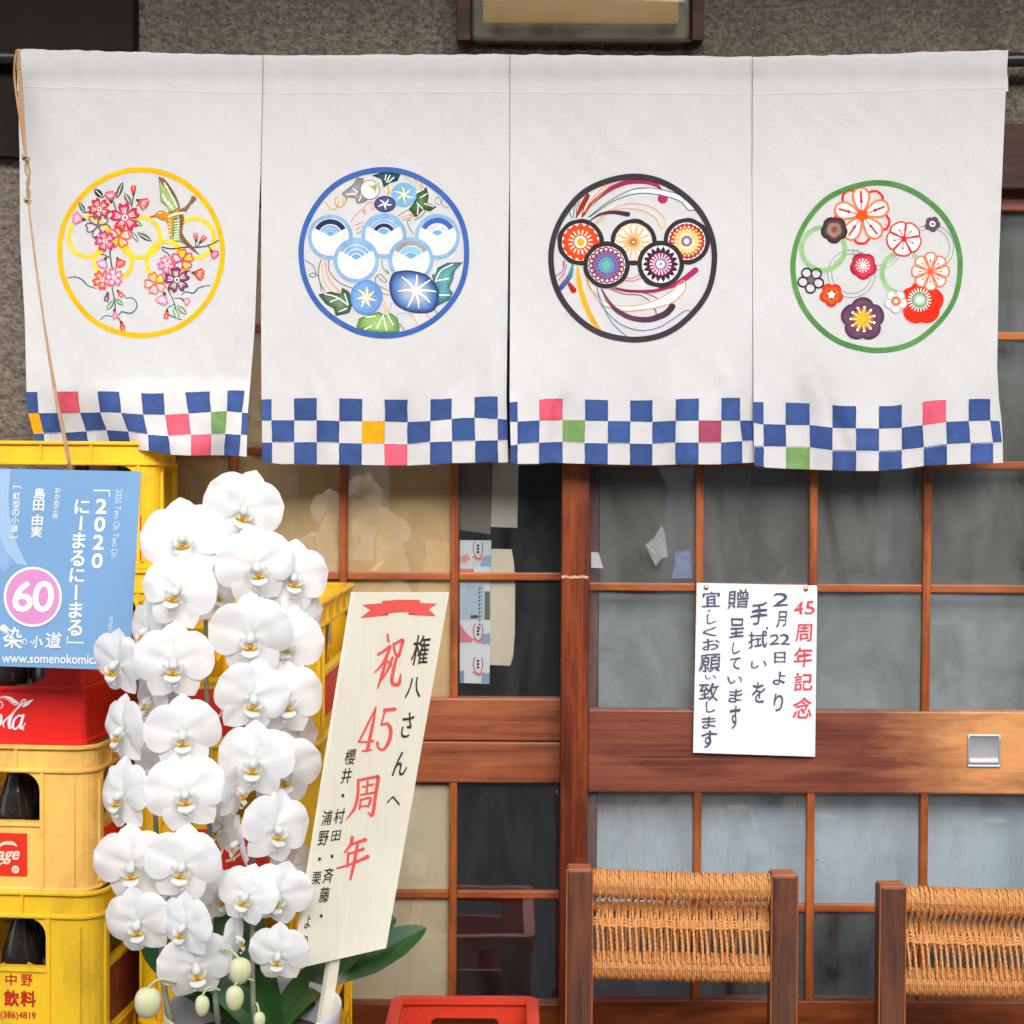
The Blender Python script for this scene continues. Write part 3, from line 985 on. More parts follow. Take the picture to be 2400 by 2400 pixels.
# ------------------------------------------------------------------ the four-panel shop curtain (noren)
YN = -0.118
BLUE, PINK, ORANGE, GREEN, MAROON, CREAM = (60, 82, 134), (222, 92, 112), (238, 170, 28), (118, 152, 92), (160, 72, 98), None
CHK = [
 dict(o=(0, 860), s=3.116, u=[[190, 270, 415, 568, 712, 870, 1030, 1195, 1353, 1530, 1662, 1785, 1818],
                              [205, 283, 432, 585, 730, 885, 1045, 1205, 1375, 1540, 1657, 1768, 1810],
                              [245, 320, 475, 630, 780, 935, 1080, 1230, 1395, 1545, 1645, 1760, 1806],
                              [250, 330, 490, 655, 810, 960, 1090, 1245, 1395, 1540, 1635, 1745, 1800]],
      L=[[(190, 183), (790, 178), (1100, 195), (1450, 182), (1720, 170), (1815, 175)],
         [(205, 338), (580, 335), (800, 330), (1000, 345), (1200, 350), (1450, 335), (1650, 322), (1810, 338)],
         [(245, 490), (480, 480), (780, 462), (930, 472), (1080, 495), (1230, 505), (1400, 495), (1640, 490), (1806, 498)],
         [(250, 600), (480, 600), (700, 600), (960, 603), (1090, 612), (1245, 640), (1395, 648), (1540, 645), (1640, 645), (1800, 655)]],
      rows=['BWPWBWBWBWBW', 'OBWBWBWPWGWB', 'BWBWBWBWPWBW']),
 dict(o=(580, 880), s=3.019, u=[[100, 170, 330, 490, 650, 812, 972, 1132, 1295, 1445, 1607, 1770, 1838]] * 2 + [[103, 174, 330, 490, 648, 808, 970, 1130, 1292, 1448, 1612, 1772, 1842]] * 2,
      L=[[(100, 170), (410, 160), (730, 163), (1050, 173), (1370, 168), (1690, 148), (1840, 150)],
         [(100, 318), (490, 317), (650, 322), (970, 325), (1130, 330), (1290, 322), (1500, 302), (1610, 298), (1770, 308), (1840, 312)],
         [(100, 475), (490, 472), (650, 478), (970, 483), (1130, 488), (1290, 472), (1610, 462), (1840, 458)],
         [(105, 612), (250, 628), (330, 625), (645, 630), (970, 635), (1130, 637), (1290, 628), (1450, 620), (1620, 615), (1845, 615)]],
      rows=['BWBWBWBWBWBW', 'WBWBWOWBWBWB', 'BWBWBWPWBWBW']),
 dict(o=(1160, 880), s=3.019, u=[[105, 160, 315, 480, 638, 800, 958, 1115, 1280, 1443, 1603, 1735, 1822]] * 2 + [[112, 160, 312, 478, 635, 798, 955, 1113, 1277, 1441, 1600, 1750, 1830]] * 2,
      L=[[(105, 190), (400, 163), (720, 172), (1040, 178), (1360, 165), (1680, 158), (1825, 160)],
         [(105, 325), (160, 328), (315, 318), (480, 315), (640, 318), (960, 325), (1115, 328), (1280, 320), (1603, 318), (1825, 320)],
         [(115, 497), (160, 488), (315, 475), (480, 470), (640, 478), (960, 482), (1115, 485), (1280, 475), (1600, 475), (1750, 465), (1830, 463)],
         [(115, 615), (160, 625), (300, 625), (390, 617), (630, 625), (960, 633), (1110, 635), (1270, 630), (1600, 628), (1840, 615)]],
      rows=['BWPWBWBWBWBW', 'WBWGWBWBWMWB', 'BWBWBWBWBWBW']),
 dict(o=(1740, 880), s=2.927, u=[[75, 145, 297, 462, 618, 780, 938, 1094, 1236, 1397, 1553, 1700, 1764]] * 2 + [[84, 147, 300, 462, 618, 780, 936, 1094, 1245, 1403, 1565, 1720, 1782]] * 2,
      L=[[(75, 182), (380, 187), (700, 210), (1020, 210), (1320, 170), (1630, 160), (1765, 165)],
         [(75, 325), (150, 335), (300, 338), (460, 340), (620, 358), (780, 362), (940, 365), (1094, 358), (1243, 340), (1397, 318), (1557, 312), (1705, 308), (1770, 315)],
         [(80, 485), (150, 485), (300, 487), (460, 490), (620, 512), (780, 515), (940, 517), (1094, 510), (1243, 492), (1400, 470), (1560, 462), (1780, 458)],
         [(90, 620), (145, 630), (300, 640), (460, 645), (615, 650), (780, 655), (930, 655), (1094, 640), (1245, 620), (1410, 612), (1570, 605), (1785, 600)]],
      rows=['BWBWBWBWPWBW', 'WBWBWBWBWBWB', 'BWGWBWBWBWBW']),
]
EDGE_L = [[(118, 40), (372, 46), (560, 47), (745, 58), (918, 62), (972, 67), (1017, 79), (1060, 80)],
          [(118, 617.5), (405, 612.5), (760, 612), (930, 613), (1090, 615)],
          [(118, 1195.5), (410, 1195), (600, 1196), (930, 1194.5), (1090, 1198)],
          [(118, 1764.5), (410, 1763), (930, 1766), (1050, 1767), (1100, 1771)]]
EDGE_R = [[(118, 616.5), (405, 611), (520, 606), (770, 597), (930, 584), (975, 580), (1070, 578)],
          [(118, 1194.5), (410, 1194), (600, 1191), (930, 1187), (1090, 1191)],
          [(118, 1763.5), (410, 1762), (930, 1764), (1050, 1765), (1090, 1769)],
          [(118, 2363), (240, 2356), (480, 2346), (620, 2341), (860, 2337), (935, 2341), (985, 2347), (1030, 2350), (1090, 2351)]]
TOPV = [(40, 115), (200, 118), (380, 124), (616, 130), (900, 128), (1195, 127), (1500, 130), (1763, 133), (2050, 127), (2250, 119), (2363, 117)]
def top_v(u):
    return pw(TOPV, u) + 2.5 * noise.noise(Vector((u * 0.028, 0, 1.7))) + 1.2 * noise.noise(Vector((u * 0.09, 4, 1.7)))
def bot_v(k, u):
    d = CHK[k]
    return d['o'][1] + pw(d['L'][3], (u - d['o'][0]) * d['s']) / d['s']
EMB = [(330, 593, 200), (900.5, 592.5, 200), (1483, 605, 200), (2055, 625, 200)]
def cloth_dy(k, u, v):
    """the printed roundels hang flat; round them the cloth ripples"""
    x, y, r = EMB[k]
    d = math.hypot(u - x, v - y)
    return cloth_ripple(k, u, v) * sstep(r + 6, r + 190, d) if d < r + 190 else cloth_ripple(k, u, v)
def cloth_ripple(k, u, v):
    """how far the cloth stands off its plane, in metres (negative: towards the street)"""
    t = sstep(150, 1080, v)
    a = 0.0035 * math.sin(u * 0.011 + k * 1.9) * t
    a += 0.006 * t * noise.noise(Vector((u * 0.0042 + k * 3.1, v * 0.0016, 0.3)))
    a += 0.0022 * noise.noise(Vector((u * 0.012 + v * 0.006, v * 0.004 - u * 0.003, 2.0 + k)))
    # long soft creases running down and across from where the cloth was folded
    for (cu, cs, amp, wd) in ((90, 0.10, 0.0060, 26), (330, -0.16, 0.0052, 30), (505, 0.12, 0.0060, 24), (120, 0.35, 0.0036, 20), (430, -0.40, 0.0034, 18)):
        q = (u - pw(EDGE_L[k], 600)) - cu * (1 + 0.07 * k) - cs * (v - 850) * (1 if k % 2 else -1)
        a += amp * sstep(560, 1000, v) * math.exp(-(q / wd) ** 2) * (1 if (k + int(cu)) % 2 else -1)
    # ripples under the pole sleeve
    a += 0.0022 * (1 - sstep(120, 330, v)) * noise.noise(Vector((u * 0.03, v * 0.006, 5.5)))
    # hem kinks
    a += 0.011 * sstep(860, 1060, v) * math.sin(u * 0.021 + k) * math.sin(u * 0.0067 + 1.3 * k)
    # slit edges swing a little
    if v > 400:
        q = sstep(400, 1000, v)
        el, er = pw(EDGE_L[k], v), pw(EDGE_R[k], v)
        a += 0.010 * q * (math.exp(-((u - el) / 60.0) ** 2) * (-0.6 + 0.5 * (k % 2)) + math.exp(-((u - er) / 55.0) ** 2) * (0.5 - 0.5 * (k % 2)))
    if k == 0:
        # the hem is pushed out over the corner of the crate stack, and bags behind its rim further left
        a -= 0.165 * sstep(215, 345, u) * sstep(880, 1045, v) * (1 - 0.5 * sstep(430, 590, u))
        a += 0.030 * sstep(60, 170, u) * (1 - sstep(215, 330, u)) * sstep(900, 1040, v)
    return a
def cloth_place(k):
    return lambda u, v, off: P(u, v, YN + cloth_dy(k, u, v) - off)

noren = thing('noren_curtain', 'white four-panel shop curtain with round flower prints and blue checked hem', 'curtain', tuple(P(1200, 130, YN)))
NU, NV = 74, 110
def make_panel(k):
    pts = []
    vt0 = 118.0
    seam = 214.0
    # back of the sleeve, then over the pole, then the front sheet
    back = 5
    for j in range(back):
        t = j / (back - 1)
        for i in range(NU):
            s = i / (NU - 1)
            u = lerp(pw(EDGE_L[k], vt0), pw(EDGE_R[k], vt0), s)
            v = lerp(seam, top_v(u) + 4, t)
            y = YN + 0.010 + 0.019 * math.sin(math.pi * (0.15 + 0.75 * t))
            pts.append(P(u, v, y))
    for j in range(NV):
        t = j / (NV - 1)
        t = t ** 1.0
        for i in range(NU):
            s = i / (NU - 1)
            ua = lerp(pw(EDGE_L[k], 600), pw(EDGE_R[k], 600), s)
            v = lerp(top_v(lerp(pw(EDGE_L[k], vt0), pw(EDGE_R[k], vt0), s)), bot_v(k, lerp(pw(EDGE_L[k], 1060), pw(EDGE_R[k], 1060), s)), t)
            u = lerp(pw(EDGE_L[k], v), pw(EDGE_R[k], v), s)
            y = YN + cloth_dy(k, u, v)
            r = (v - 140.0) / 46.0
            if abs(r) < 1.0:
                y -= 0.005 * math.cos(r * math.pi / 2)      # swells over the pole
            pts.append(P(u, v, y))
    m = MB()
    m.grid(pts, NU, NV + back)
    nv = len(m.v)
    me = m.mesh('panel', M['linen'], True)
    o = obj('panel', me, noren)
    # doubled cloth below the pole: stitched seam band
    sm = MB()
    pts = []
    for j, dv in enumerate((0, 2.2, 4.4)):
        for i in range(NU):
            s = i / (NU - 1)
            v = 210 + dv + 1.5 * noise.noise(Vector((s * 7, k, 0))) + (top_v(lerp(EDGE_L[k][0][1], EDGE_R[k][0][1], s)) - 124)
            u = lerp(pw(EDGE_L[k], v) + 0.6, pw(EDGE_R[k], v) - 0.6, s)
            pts.append(P(u, v, YN + cloth_dy(k, u, v) - (0.0009 if j == 1 else 0.0003)))
    sm.grid(pts, NU, 3)
    obj('hem_seam', sm.mesh('hem_seam', M['linen'], True), o)
    return o
panels = [make_panel(k) for k in range(4)]
for k, d in enumerate(CHK):
    tf = zoom_tf(d['o'][0], d['o'][1], d['s'])
    place = cloth_place(k)
    COL = dict(B=BLUE, P=PINK, O=ORANGE, G=GREEN, M=MAROON)
    for r, row in enumerate(d['rows']):
        for i, ch in enumerate(row):
            if ch == 'W':
                continue
            art = Art(tf)
            n = 8
            pts, cols = [], []
            base = lin(COL[ch])
            hsh = 0.9 + 0.22 * random.random()
            for b in range(n):
                tb = b / (n - 1)
                for a in range(n):
                    ta = a / (n - 1)
                    x = lerp(lerp(d['u'][r][i], d['u'][r][i + 1], ta), lerp(d['u'][r + 1][i], d['u'][r + 1][i + 1], ta), tb)
                    y = lerp(pw(d['L'][r], x), pw(d['L'][r + 1], x), tb)
                    if r == 2 and b == n - 1:
                        y -= 1.0
                    x += 3.0 * noise.noise(Vector((x * 0.02, y * 0.02, 3)))
                    pts.append((x, y + 2.0 * noise.noise(Vector((x * 0.02, y * 0.02, 9)))))
                    e = 0.86 if (a in (0, n - 1) or b in (0, n - 1)) else 1.0
                    cols.append(tuple(c * e * hsh for c in base))
            fs = [(q * n + a, q * n + a + 1, (q + 1) * n + a + 1, (q + 1) * n + a) for q in range(n - 1) for a in range(n - 1)]
            art.raw(pts, fs, cols)
            obj('dyed_square', art.mesh('dyed_square', place, 0.0007, 0.0), panels[k])
    # running stitches along the hem
    art = Art(tf)
    x = d['u'][2][0] + 10
    while x < d['u'][2][-1] - 16:
        y = pw(d['L'][2], x) - (4 if k < 3 else -6)
        art.stroke([(x, y), (x + 9, y + 1)], 4.0, (236, 236, 238), per=0, cap=False)
        x += 17 + 5 * random.random()
    obj('hem_stitching', art.mesh('hem_stitching', place, 0.0012), panels[k])

# ---- emblem 1: cherry blossom, bird, yellow rings
A1 = Art(zoom_tf(100, 350, 3.864))
YEL, YEL2 = (246, 182, 22), (250, 206, 62)
DG = (56, 72, 52)
for (x, y, r) in ((415, 795, 195), (880, 795, 200), (1372, 806, 196), (640, 1010, 188), (1122, 1016, 196)):
    A1.ring(x, y, r - 16, 36, YEL2, col2=(247, 190, 40), jit=5)
A1.ring(890, 938, 738, 46, YEL, ry=750, n=120, jit=9, col2=(240, 166, 10))
for L, w in (([(620, 880), (610, 950), (630, 1080)], 12), ([(600, 980), (560, 955), (530, 950)], 10), ([(630, 1255), (655, 1400), (662, 1480), (705, 1560)], 10),
             ([(640, 470), (662, 545)], 10), ([(825, 400), (805, 520)], 10), ([(850, 520), (870, 490)], 9), ([(1080, 885), (1170, 900), (1300, 885), (1400, 886), (1500, 870), (1592, 825)], 11),
             ([(1385, 880), (1386, 815)], 9), ([(1395, 882), (1446, 828)], 9), ([(1080, 905), (1140, 950), (1165, 1000)], 10), ([(1130, 1260), (1190, 1390), (1226, 1530)], 9),
             ([(1190, 1345), (1265, 1352)], 8), ([(380, 575), (430, 560)], 9), ([(600, 560), (670, 555)], 9), ([(1340, 1100), (1280, 1110)], 9), ([(1500, 880), (1530, 915)], 10)):
    A1.stroke(L, w, DG)
for L in ([(225, 1165), (300, 1155), (360, 1182), (405, 1230), (490, 1262)], [(740, 1318), (760, 1346), (812, 1346), (850, 1390), (842, 1450), (790, 1485), (715, 1470), (690, 1497), (622, 1512), (570, 1505), (520, 1545)],
          [(1255, 1322), (1300, 1290), (1365, 1300), (1420, 1250), (1520, 1230)], [(1200, 1400), (1130, 1440), (1140, 1490), (1190, 1520), (1265, 1545)]):
    A1.stroke(L, [7, 12, 7], (62, 98, 122))
for a in ((465, 358, 552, 442, 62, (30, 36, 34), (70, 86, 76)), (727, 295, 668, 445, 52, (46, 56, 48), (130, 140, 116)), (738, 392, 802, 505, 52, (96, 62, 56), (172, 130, 112)),
          (332, 478, 385, 582, 46, (38, 84, 54), (110, 150, 100)), (903, 692, 800, 638, 46, (60, 110, 50), (150, 190, 96)), (870, 842, 796, 738, 40, (60, 70, 66), (222, 226, 216)),
          (988, 832, 855, 752, 52, (54, 62, 66), (130, 140, 118)), (578, 1456, 652, 1362, 46, (62, 110, 66), (176, 206, 150)), (728, 1412, 655, 1350, 42, (62, 110, 66), (160, 190, 140)),
          (1303, 1496, 1218, 1412, 52, (70, 120, 70), (196, 216, 178)), (1232, 1548, 1186, 1430, 52, (96, 140, 76), (196, 216, 170))):
    A1.leaf(*a)
A1.sakura(512, 540, 98, 12, (182, 42, 50), (216, 100, 92))
A1.sakura(745, 618, 128, 30, (186, 30, 66), (226, 130, 150))
A1.sakura(500, 692, 104, 6, (104, 84, 106), outline=True)
A1.sakura(690, 790, 100, 40, (238, 84, 50), outline=True, ow=13)
A1.sakura(565, 832, 94, 20, (190, 46, 88), (226, 130, 156))
A1.disc(592, 733, 20, YEL)
A1.fanflower(615, 432, 62, 172, (196, 66, 96), (240, 160, 172))
A1.fanflower(328, 628, 66, 100, (210, 100, 136), (246, 196, 208))
A1.fanflower(900, 482, 66, -62, (206, 76, 76), (238, 130, 120))
A1.bud(822, 362, 42, 180, (226, 66, 46))
A1.fanflower(548, 1025, 62, 30, (206, 110, 150), (246, 200, 214))
A1.fanflower(695, 1020, 54, -30, (228, 66, 40), (240, 110, 70))
A1.sakura(540, 1182, 88, 0, (236, 72, 42), (246, 130, 96))
A1.sakura(645, 1160, 84, 25, (196, 96, 134), (252, 232, 236))
A1.bud(580, 1345, 40, 12, (140, 80, 110))
A1.bud(706, 1312, 38, -40, (214, 80, 90))
A1.bud(655, 1500, 42, -8, (222, 120, 140))
A1.bud(722, 1606, 40, -14, (226, 76, 50))
A1.sakura(1125, 1045, 84, 8, (206, 96, 134), (244, 178, 198))
A1.sakura(1265, 1002, 96, 33, (212, 60, 82), outline=True)
A1.sakura(1020, 1212, 94, 15, (238, 104, 66), outline=True)
A1.sakura(1215, 1182, 112, 28, (108, 50, 82), (176, 124, 150))
A1.fanflower(1406, 1126, 62, -78, (228, 60, 42), (242, 110, 84))
A1.fanflower(1550, 942, 48, -50, (198, 56, 100), (240, 160, 184))
A1.bud(1386, 788, 36, 170, (214, 80, 120))
A1.bud(1452, 808, 36, -140, (222, 80, 70))
A1.fanflower(1088, 1348, 64, 20, (224, 120, 150), (250, 214, 222))
A1.fanflower(1296, 1372, 40, -70, (226, 110, 130), (250, 200, 206))
A1.bud(1120, 1502, 40, 10, (230, 88, 60))
# bird
A1.poly([(1048, 248), (1100, 264), (1160, 340), (1208, 420), (1238, 500), (1235, 548), (1140, 572), (1130, 520), (1070, 470), (1063, 380)], (124, 92, 66), 2)
A1.poly([(1056, 275), (1085, 320), (1120, 360), (1180, 420), (1222, 500), (1218, 540), (1140, 565), (1132, 515), (1076, 465), (1068, 380)], (156, 178, 112), 2)
for a in (((1100, 300), (1118, 345)), ((1122, 330), (1142, 380)), ((1142, 368), (1165, 420)), ((1160, 405), (1184, 456)), ((1178, 440), (1204, 492)), ((1196, 480), (1216, 525)), ((1088, 400), (1110, 470)), ((1110, 440), (1136, 505)), ((1138, 470), (1160, 530)), ((1162, 500), (1184, 545))):
    A1.stroke(a, 10, (238, 240, 222), per=0, cap=False)
A1.poly([(1165, 622), (1268, 588), (1278, 650), (1262, 755), (1330, 850), (1424, 958), (1330, 892), (1250, 830), (1195, 830), (1160, 760)], (128, 90, 60), 2)
A1.poly([(1165, 622), (1232, 600), (1238, 700), (1232, 790), (1260, 835), (1200, 826), (1160, 760)], (146, 172, 108), 2)
A1.poly([(1180, 625), (1218, 612), (1214, 720), (1186, 800), (1172, 760)], (84, 130, 84), 2)
for y in range(640, 830, 24):
    A1.stroke([(1188, y + 12), (1240, y)], 8, (232, 238, 214), per=0, cap=False)
A1.poly([(985, 617), (1022, 580), (1060, 550), (1110, 560), (1150, 580), (1232, 542), (1292, 520), (1340, 455), (1352, 418), (1392, 446), (1335, 505), (1300, 560), (1230, 600), (1185, 625), (1180, 720), (1168, 800), (1150, 802), (1140, 720), (1115, 645), (1070, 634), (1022, 604)], (204, 136, 28), 2)
A1.poly([(1235, 545), (1292, 520), (1340, 455), (1352, 418), (1392, 446), (1335, 505), (1300, 560), (1240, 590)], (134, 96, 66), 2)
A1.stroke([(1140, 612), (1200, 585), (1285, 574)], 16, (246, 240, 226))
A1.stroke([(975, 612), (1020, 600)], 14, (220, 70, 50))
A1.disc(1062, 575, 9, (250, 244, 230), n=10)
for y in (640, 670, 700, 735, 770):
    A1.stroke([(1140, y), (1165, y + 12)], 8, (246, 226, 170), per=0, cap=False)

# ---- emblem 2: morning glories, pale blue rings
A2 = Art(zoom_tf(650, 350, 3.864))
LB, NAVY = (132, 170, 206), (44, 46, 86)
def tendril(a, pts, col, w=8):
    a.stroke(pts, w, col)
tendril(A2, [(435, 470), (470, 530), (515, 546), (550, 500), (545, 440), (525, 440), (530, 500), (570, 525), (615, 490), (625, 440), (595, 450), (600, 490), (640, 430)], (222, 172, 66), 9)
tendril(A2, [(665, 660), (715, 590), (770, 548), (802, 560), (795, 585), (780, 560), (805, 500), (850, 478), (880, 500), (870, 545), (850, 520)], (232, 130, 120), 8)
tendril(A2, [(1555, 530), (1500, 510), (1470, 440), (1440, 440), (1430, 480), (1470, 500), (1500, 440), (1480, 420)], (130, 136, 130), 6)
for L, c in (([(395, 1000), (372, 1100), (385, 1200), (430, 1290)], (96, 102, 96)), ([(425, 1000), (408, 1100), (440, 1220), (510, 1300)], (222, 180, 96)), ([(440, 1000), (440, 1080), (475, 1185), (580, 1300)], (232, 124, 104)),
             ([(465, 1000), (470, 1100), (560, 1205), (695, 1262)], (110, 112, 110)), ([(250, 1005), (320, 1050), (350, 1130), (320, 1160), (290, 1140), (330, 1120), (375, 1160), (400, 1290)], (104, 120, 112)),
             ([(700, 690), (780, 655)], (200, 150, 120)), ([(710, 730), (780, 690)], (216, 140, 120)), ([(715, 770), (770, 735)], (170, 150, 130)),
             ([(1085, 610), (1160, 560), (1230, 540)], (150, 140, 130)), ([(1100, 625), (1190, 590), (1240, 560)], (226, 190, 130)), ([(1130, 640), (1210, 620), (1240, 590), (1200, 600)], (226, 120, 110)),
             ([(1240, 640), (1300, 610), (1340, 560)], (120, 120, 110)), ([(1235, 770), (1190, 700), (1180, 650), (1210, 640)], (110, 130, 150)),
             ([(1150, 245), (1220, 300), (1260, 370)], (206, 190, 120)), ([(1240, 270), (1290, 330), (1300, 380)], (236, 160, 100)), ([(1300, 300), (1320, 360)], (230, 110, 90)),
             ([(950, 1000), (955, 1070), (1010, 1130), (990, 1090)], (110, 130, 100)), ([(880, 1170), (930, 1130), (990, 1190), (960, 1200), (900, 1150), (900, 1220), (1010, 1280)], (120, 134, 110)),
             ([(940, 1330), (990, 1420), (1000, 1480)], (206, 180, 110)), ([(960, 1400), (985, 1490)], (240, 176, 60)), ([(1080, 1500), (1150, 1480), (1240, 1490)], (150, 190, 220)), ([(1040, 1380), (1010, 1480)], (150, 190, 220)),
             ([(1190, 1485), (1245, 1540), (1270, 1600)], (226, 176, 70)), ([(1340, 1470), (1380, 1530)], (236, 110, 90)), ([(1420, 1440), (1450, 1490)], (140, 140, 130)), ([(1110, 1580), (1150, 1640)], (150, 110, 80)), ([(945, 1305), (1020, 1320)], (140, 150, 140))):
    A2.stroke(L, 8, c)
for i, (x, y) in enumerate(((480, 795), (965, 782), (1450, 790), (715, 1005), (1210, 1000))):
    A2.disc(x, y, 205, LB, n=48)
    A2.disc(x, y, 170, (221, 219, 217), n=48)
    def sector(r0, r1, col, h=62):
        vs, fs = [], []
        n = 18
        for j in range(n + 1):
            t = math.radians(-90 - h + 2 * h * j / n)
            for r in (r0, r1):
                vs.append((x + r * math.cos(t), y - 6 + r * math.sin(t)))
        for j in range(n):
            fs.append((2 * j, 2 * j + 1, 2 * j + 3, 2 * j + 2))
        A2.raw(vs, fs, [lin(col)] * len(vs))
    bands = [[(0, 48, (110, 164, 216)), (52, 72, LB), (76, 104, LB), (112, 158, NAVY)],
             [(0, 62, (110, 164, 216)), (70, 106, NAVY), (112, 138, LB), (142, 196, LB)],
             [(0, 52, (110, 164, 216)), (60, 110, (206, 206, 210)), (116, 164, (66, 98, 178))],
             [(0, 50, (100, 158, 214)), (58, 92, LB), (100, 130, LB), (138, 178, LB)],
             [(0, 60, (110, 168, 220)), (66, 116, (140, 190, 228)), (124, 166, (156, 150, 148))]][i]
    for r0, r1, col in bands:
        sector(r0, r1, col)
A2.fan((700, 390), [(580, 400), (680, 320), (722, 255), (782, 262), (775, 330), (742, 415), (825, 450), (785, 482), (722, 492), (700, 440), (612, 432)], [(0, (176, 172, 172)), (1, (118, 114, 116))])
A2.disc(838, 366, 86, (221, 219, 217), n=30)
A2.ring(838, 366, 86, 7, (110, 112, 120))
A2.fan((880, 345), [(800, 320), (860, 330), (930, 290), (900, 350), (890, 410), (870, 360)], [(0, (128, 146, 60)), (1, (196, 206, 150))])
A2.fan((990, 270), [(858, 236), (950, 208), (1050, 212), (1114, 226), (1090, 285), (1020, 305), (965, 342), (938, 268)], [(0, (70, 110, 112)), (0.6, (44, 82, 88)), (1, (28, 48, 50))])
A2.fan((1300, 480), [(1240, 460), (1272, 382), (1350, 342), (1372, 420), (1358, 482), (1444, 520), (1382, 562), (1320, 545), (1255, 618), (1188, 540), (1232, 492)], [(0, (104, 130, 84)), (0.6, (70, 98, 60)), (1, (44, 66, 42))])
A2.stroke([(1000, 320), (1010, 400)], [8, 26], (238, 170, 50))
for L in ([(990, 300), (1020, 230)], [(975, 280), (985, 225)], [(1005, 300), (1060, 250)], [(620, 410), (720, 400)], [(680, 350), (730, 390)], [(740, 470), (760, 420)], [(1250, 400), (1330, 360)], [(1270, 590), (1275, 500)], [(1320, 540), (1260, 480)], [(1420, 520), (1330, 490)], [(1290, 440), (1360, 400)]):
    A2.stroke(L, 9, (236, 240, 234), per=0, cap=False)
def glory(x, y, rx, ry, rings, star=7, rot=0, ln=0.82, w=14):
    pts = [(x + rx * (1 + 0.04 * noise.noise(Vector((math.cos(t) * 2, math.sin(t) * 2, x)))) * math.cos(t), y + ry * (1 + 0.04 * noise.noise(Vector((math.sin(t) * 2, math.cos(t) * 2, y)))) * math.sin(t)) for t in [2 * math.pi * i / 40 for i in range(40)]]
    A2.fan((x, y), pts, rings)
    for i in range(star):
        t = 2 * math.pi * i / star + math.radians(rot)
        k = ln * (0.85 + 0.2 * random.random())
        A2.stroke([(x, y), (x + rx * k * 0.5 * math.cos(t + 0.12), y + ry * k * 0.5 * math.sin(t + 0.12)), (x + rx * k * math.cos(t), y + ry * k * math.sin(t))], [w, w * 0.9, w * 0.35], (246, 248, 250))
glory(1145, 410, 116, 110, [(0, (150, 180, 90)), (0.3, (140, 176, 110)), (0.6, (120, 172, 200)), (1, (122, 176, 218))], 6, 20, 0.75)
glory(975, 495, 98, 74, [(0, (96, 98, 140)), (0.6, (80, 84, 128)), (1, (62, 64, 108))], 5, 10, 0.75, 13)
A2.fan((1510, 1200), [(1400, 1140), (1450, 1072), (1540, 1026), (1680, 1022), (1612, 1082), (1592, 1180), (1552, 1262), (1592, 1302), (1560, 1362), (1440, 1424), (1462, 1300), (1418, 1212)], [(0, (110, 168, 170)), (0.55, (90, 148, 152)), (1, (52, 92, 104))])
A2.fan((560, 1390), [(370, 1315), (480, 1288), (575, 1308), (585, 1252), (652, 1290), (684, 1400), (652, 1482), (530, 1508), (510, 1440), (440, 1402)], [(0, (118, 140, 110)), (0.6, (88, 112, 84)), (1, (48, 70, 56))])
A2.fan((910, 1580), [(714, 1612), (740, 1530), (830, 1500), (920, 1468), (980, 1502), (1030, 1480), (1090, 1530), (1108, 1590), (1105, 1652), (970, 1664), (800, 1644)], [(0, (150, 186, 110)), (0.6, (140, 178, 100)), (1, (84, 120, 66))])
for L in ([(1430, 1200), (1480, 1100), (1590, 1040)], [(1440, 1190), (1550, 1170)], [(1420, 1130), (1450, 1060)], [(1470, 1320), (1560, 1320)], [(640, 1410), (540, 1340), (430, 1310)], [(630, 1440), (560, 1470)], [(640, 1400), (610, 1310)], [(560, 1350), (480, 1380)],
          [(960, 1500), (900, 1620)], [(960, 1510), (990, 1640)], [(850, 1600), (790, 1630)], [(1000, 1500), (1050, 1590)], [(800, 1520), (890, 1510)]):
    A2.stroke(L, 10, (238, 242, 236))
glory(806, 1340, 146, 160, [(0, (238, 180, 40)), (0.22, (226, 176, 60)), (0.42, (122, 158, 200)), (0.8, (108, 152, 204)), (1, (88, 134, 192))], 7, 15, 0.7, 16)
A2.fan((1240, 1290), smooth_line([(1012, 1210), (1050, 1120), (1160, 1095), (1270, 1108), (1360, 1142), (1430, 1220), (1462, 1320), (1445, 1420), (1380, 1476), (1250, 1480), (1140, 1450), (1060, 1390), (1020, 1300), (1012, 1210)], 3)[:-1],
       [(0, (190, 184, 190)), (0.4, (168, 170, 190)), (0.65, (104, 142, 186)), (0.85, (72, 100, 158)), (1, (34, 38, 80))])
for i, (x, y) in enumerate(((1125, 1155), (1262, 1135), (1390, 1180), (1440, 1290), (1385, 1390), (1280, 1440), (1180, 1430), (1090, 1285))):
    A2.stroke([(1245, 1280), (lerp(1245, x, 0.55) + 10, lerp(1280, y, 0.55) - 8), (x, y)], [20, 17, 6], (248, 249, 251))
A2.ring(968, 937, 751, 48, (52, 86, 154), n=120, jit=9, col2=(68, 106, 174))

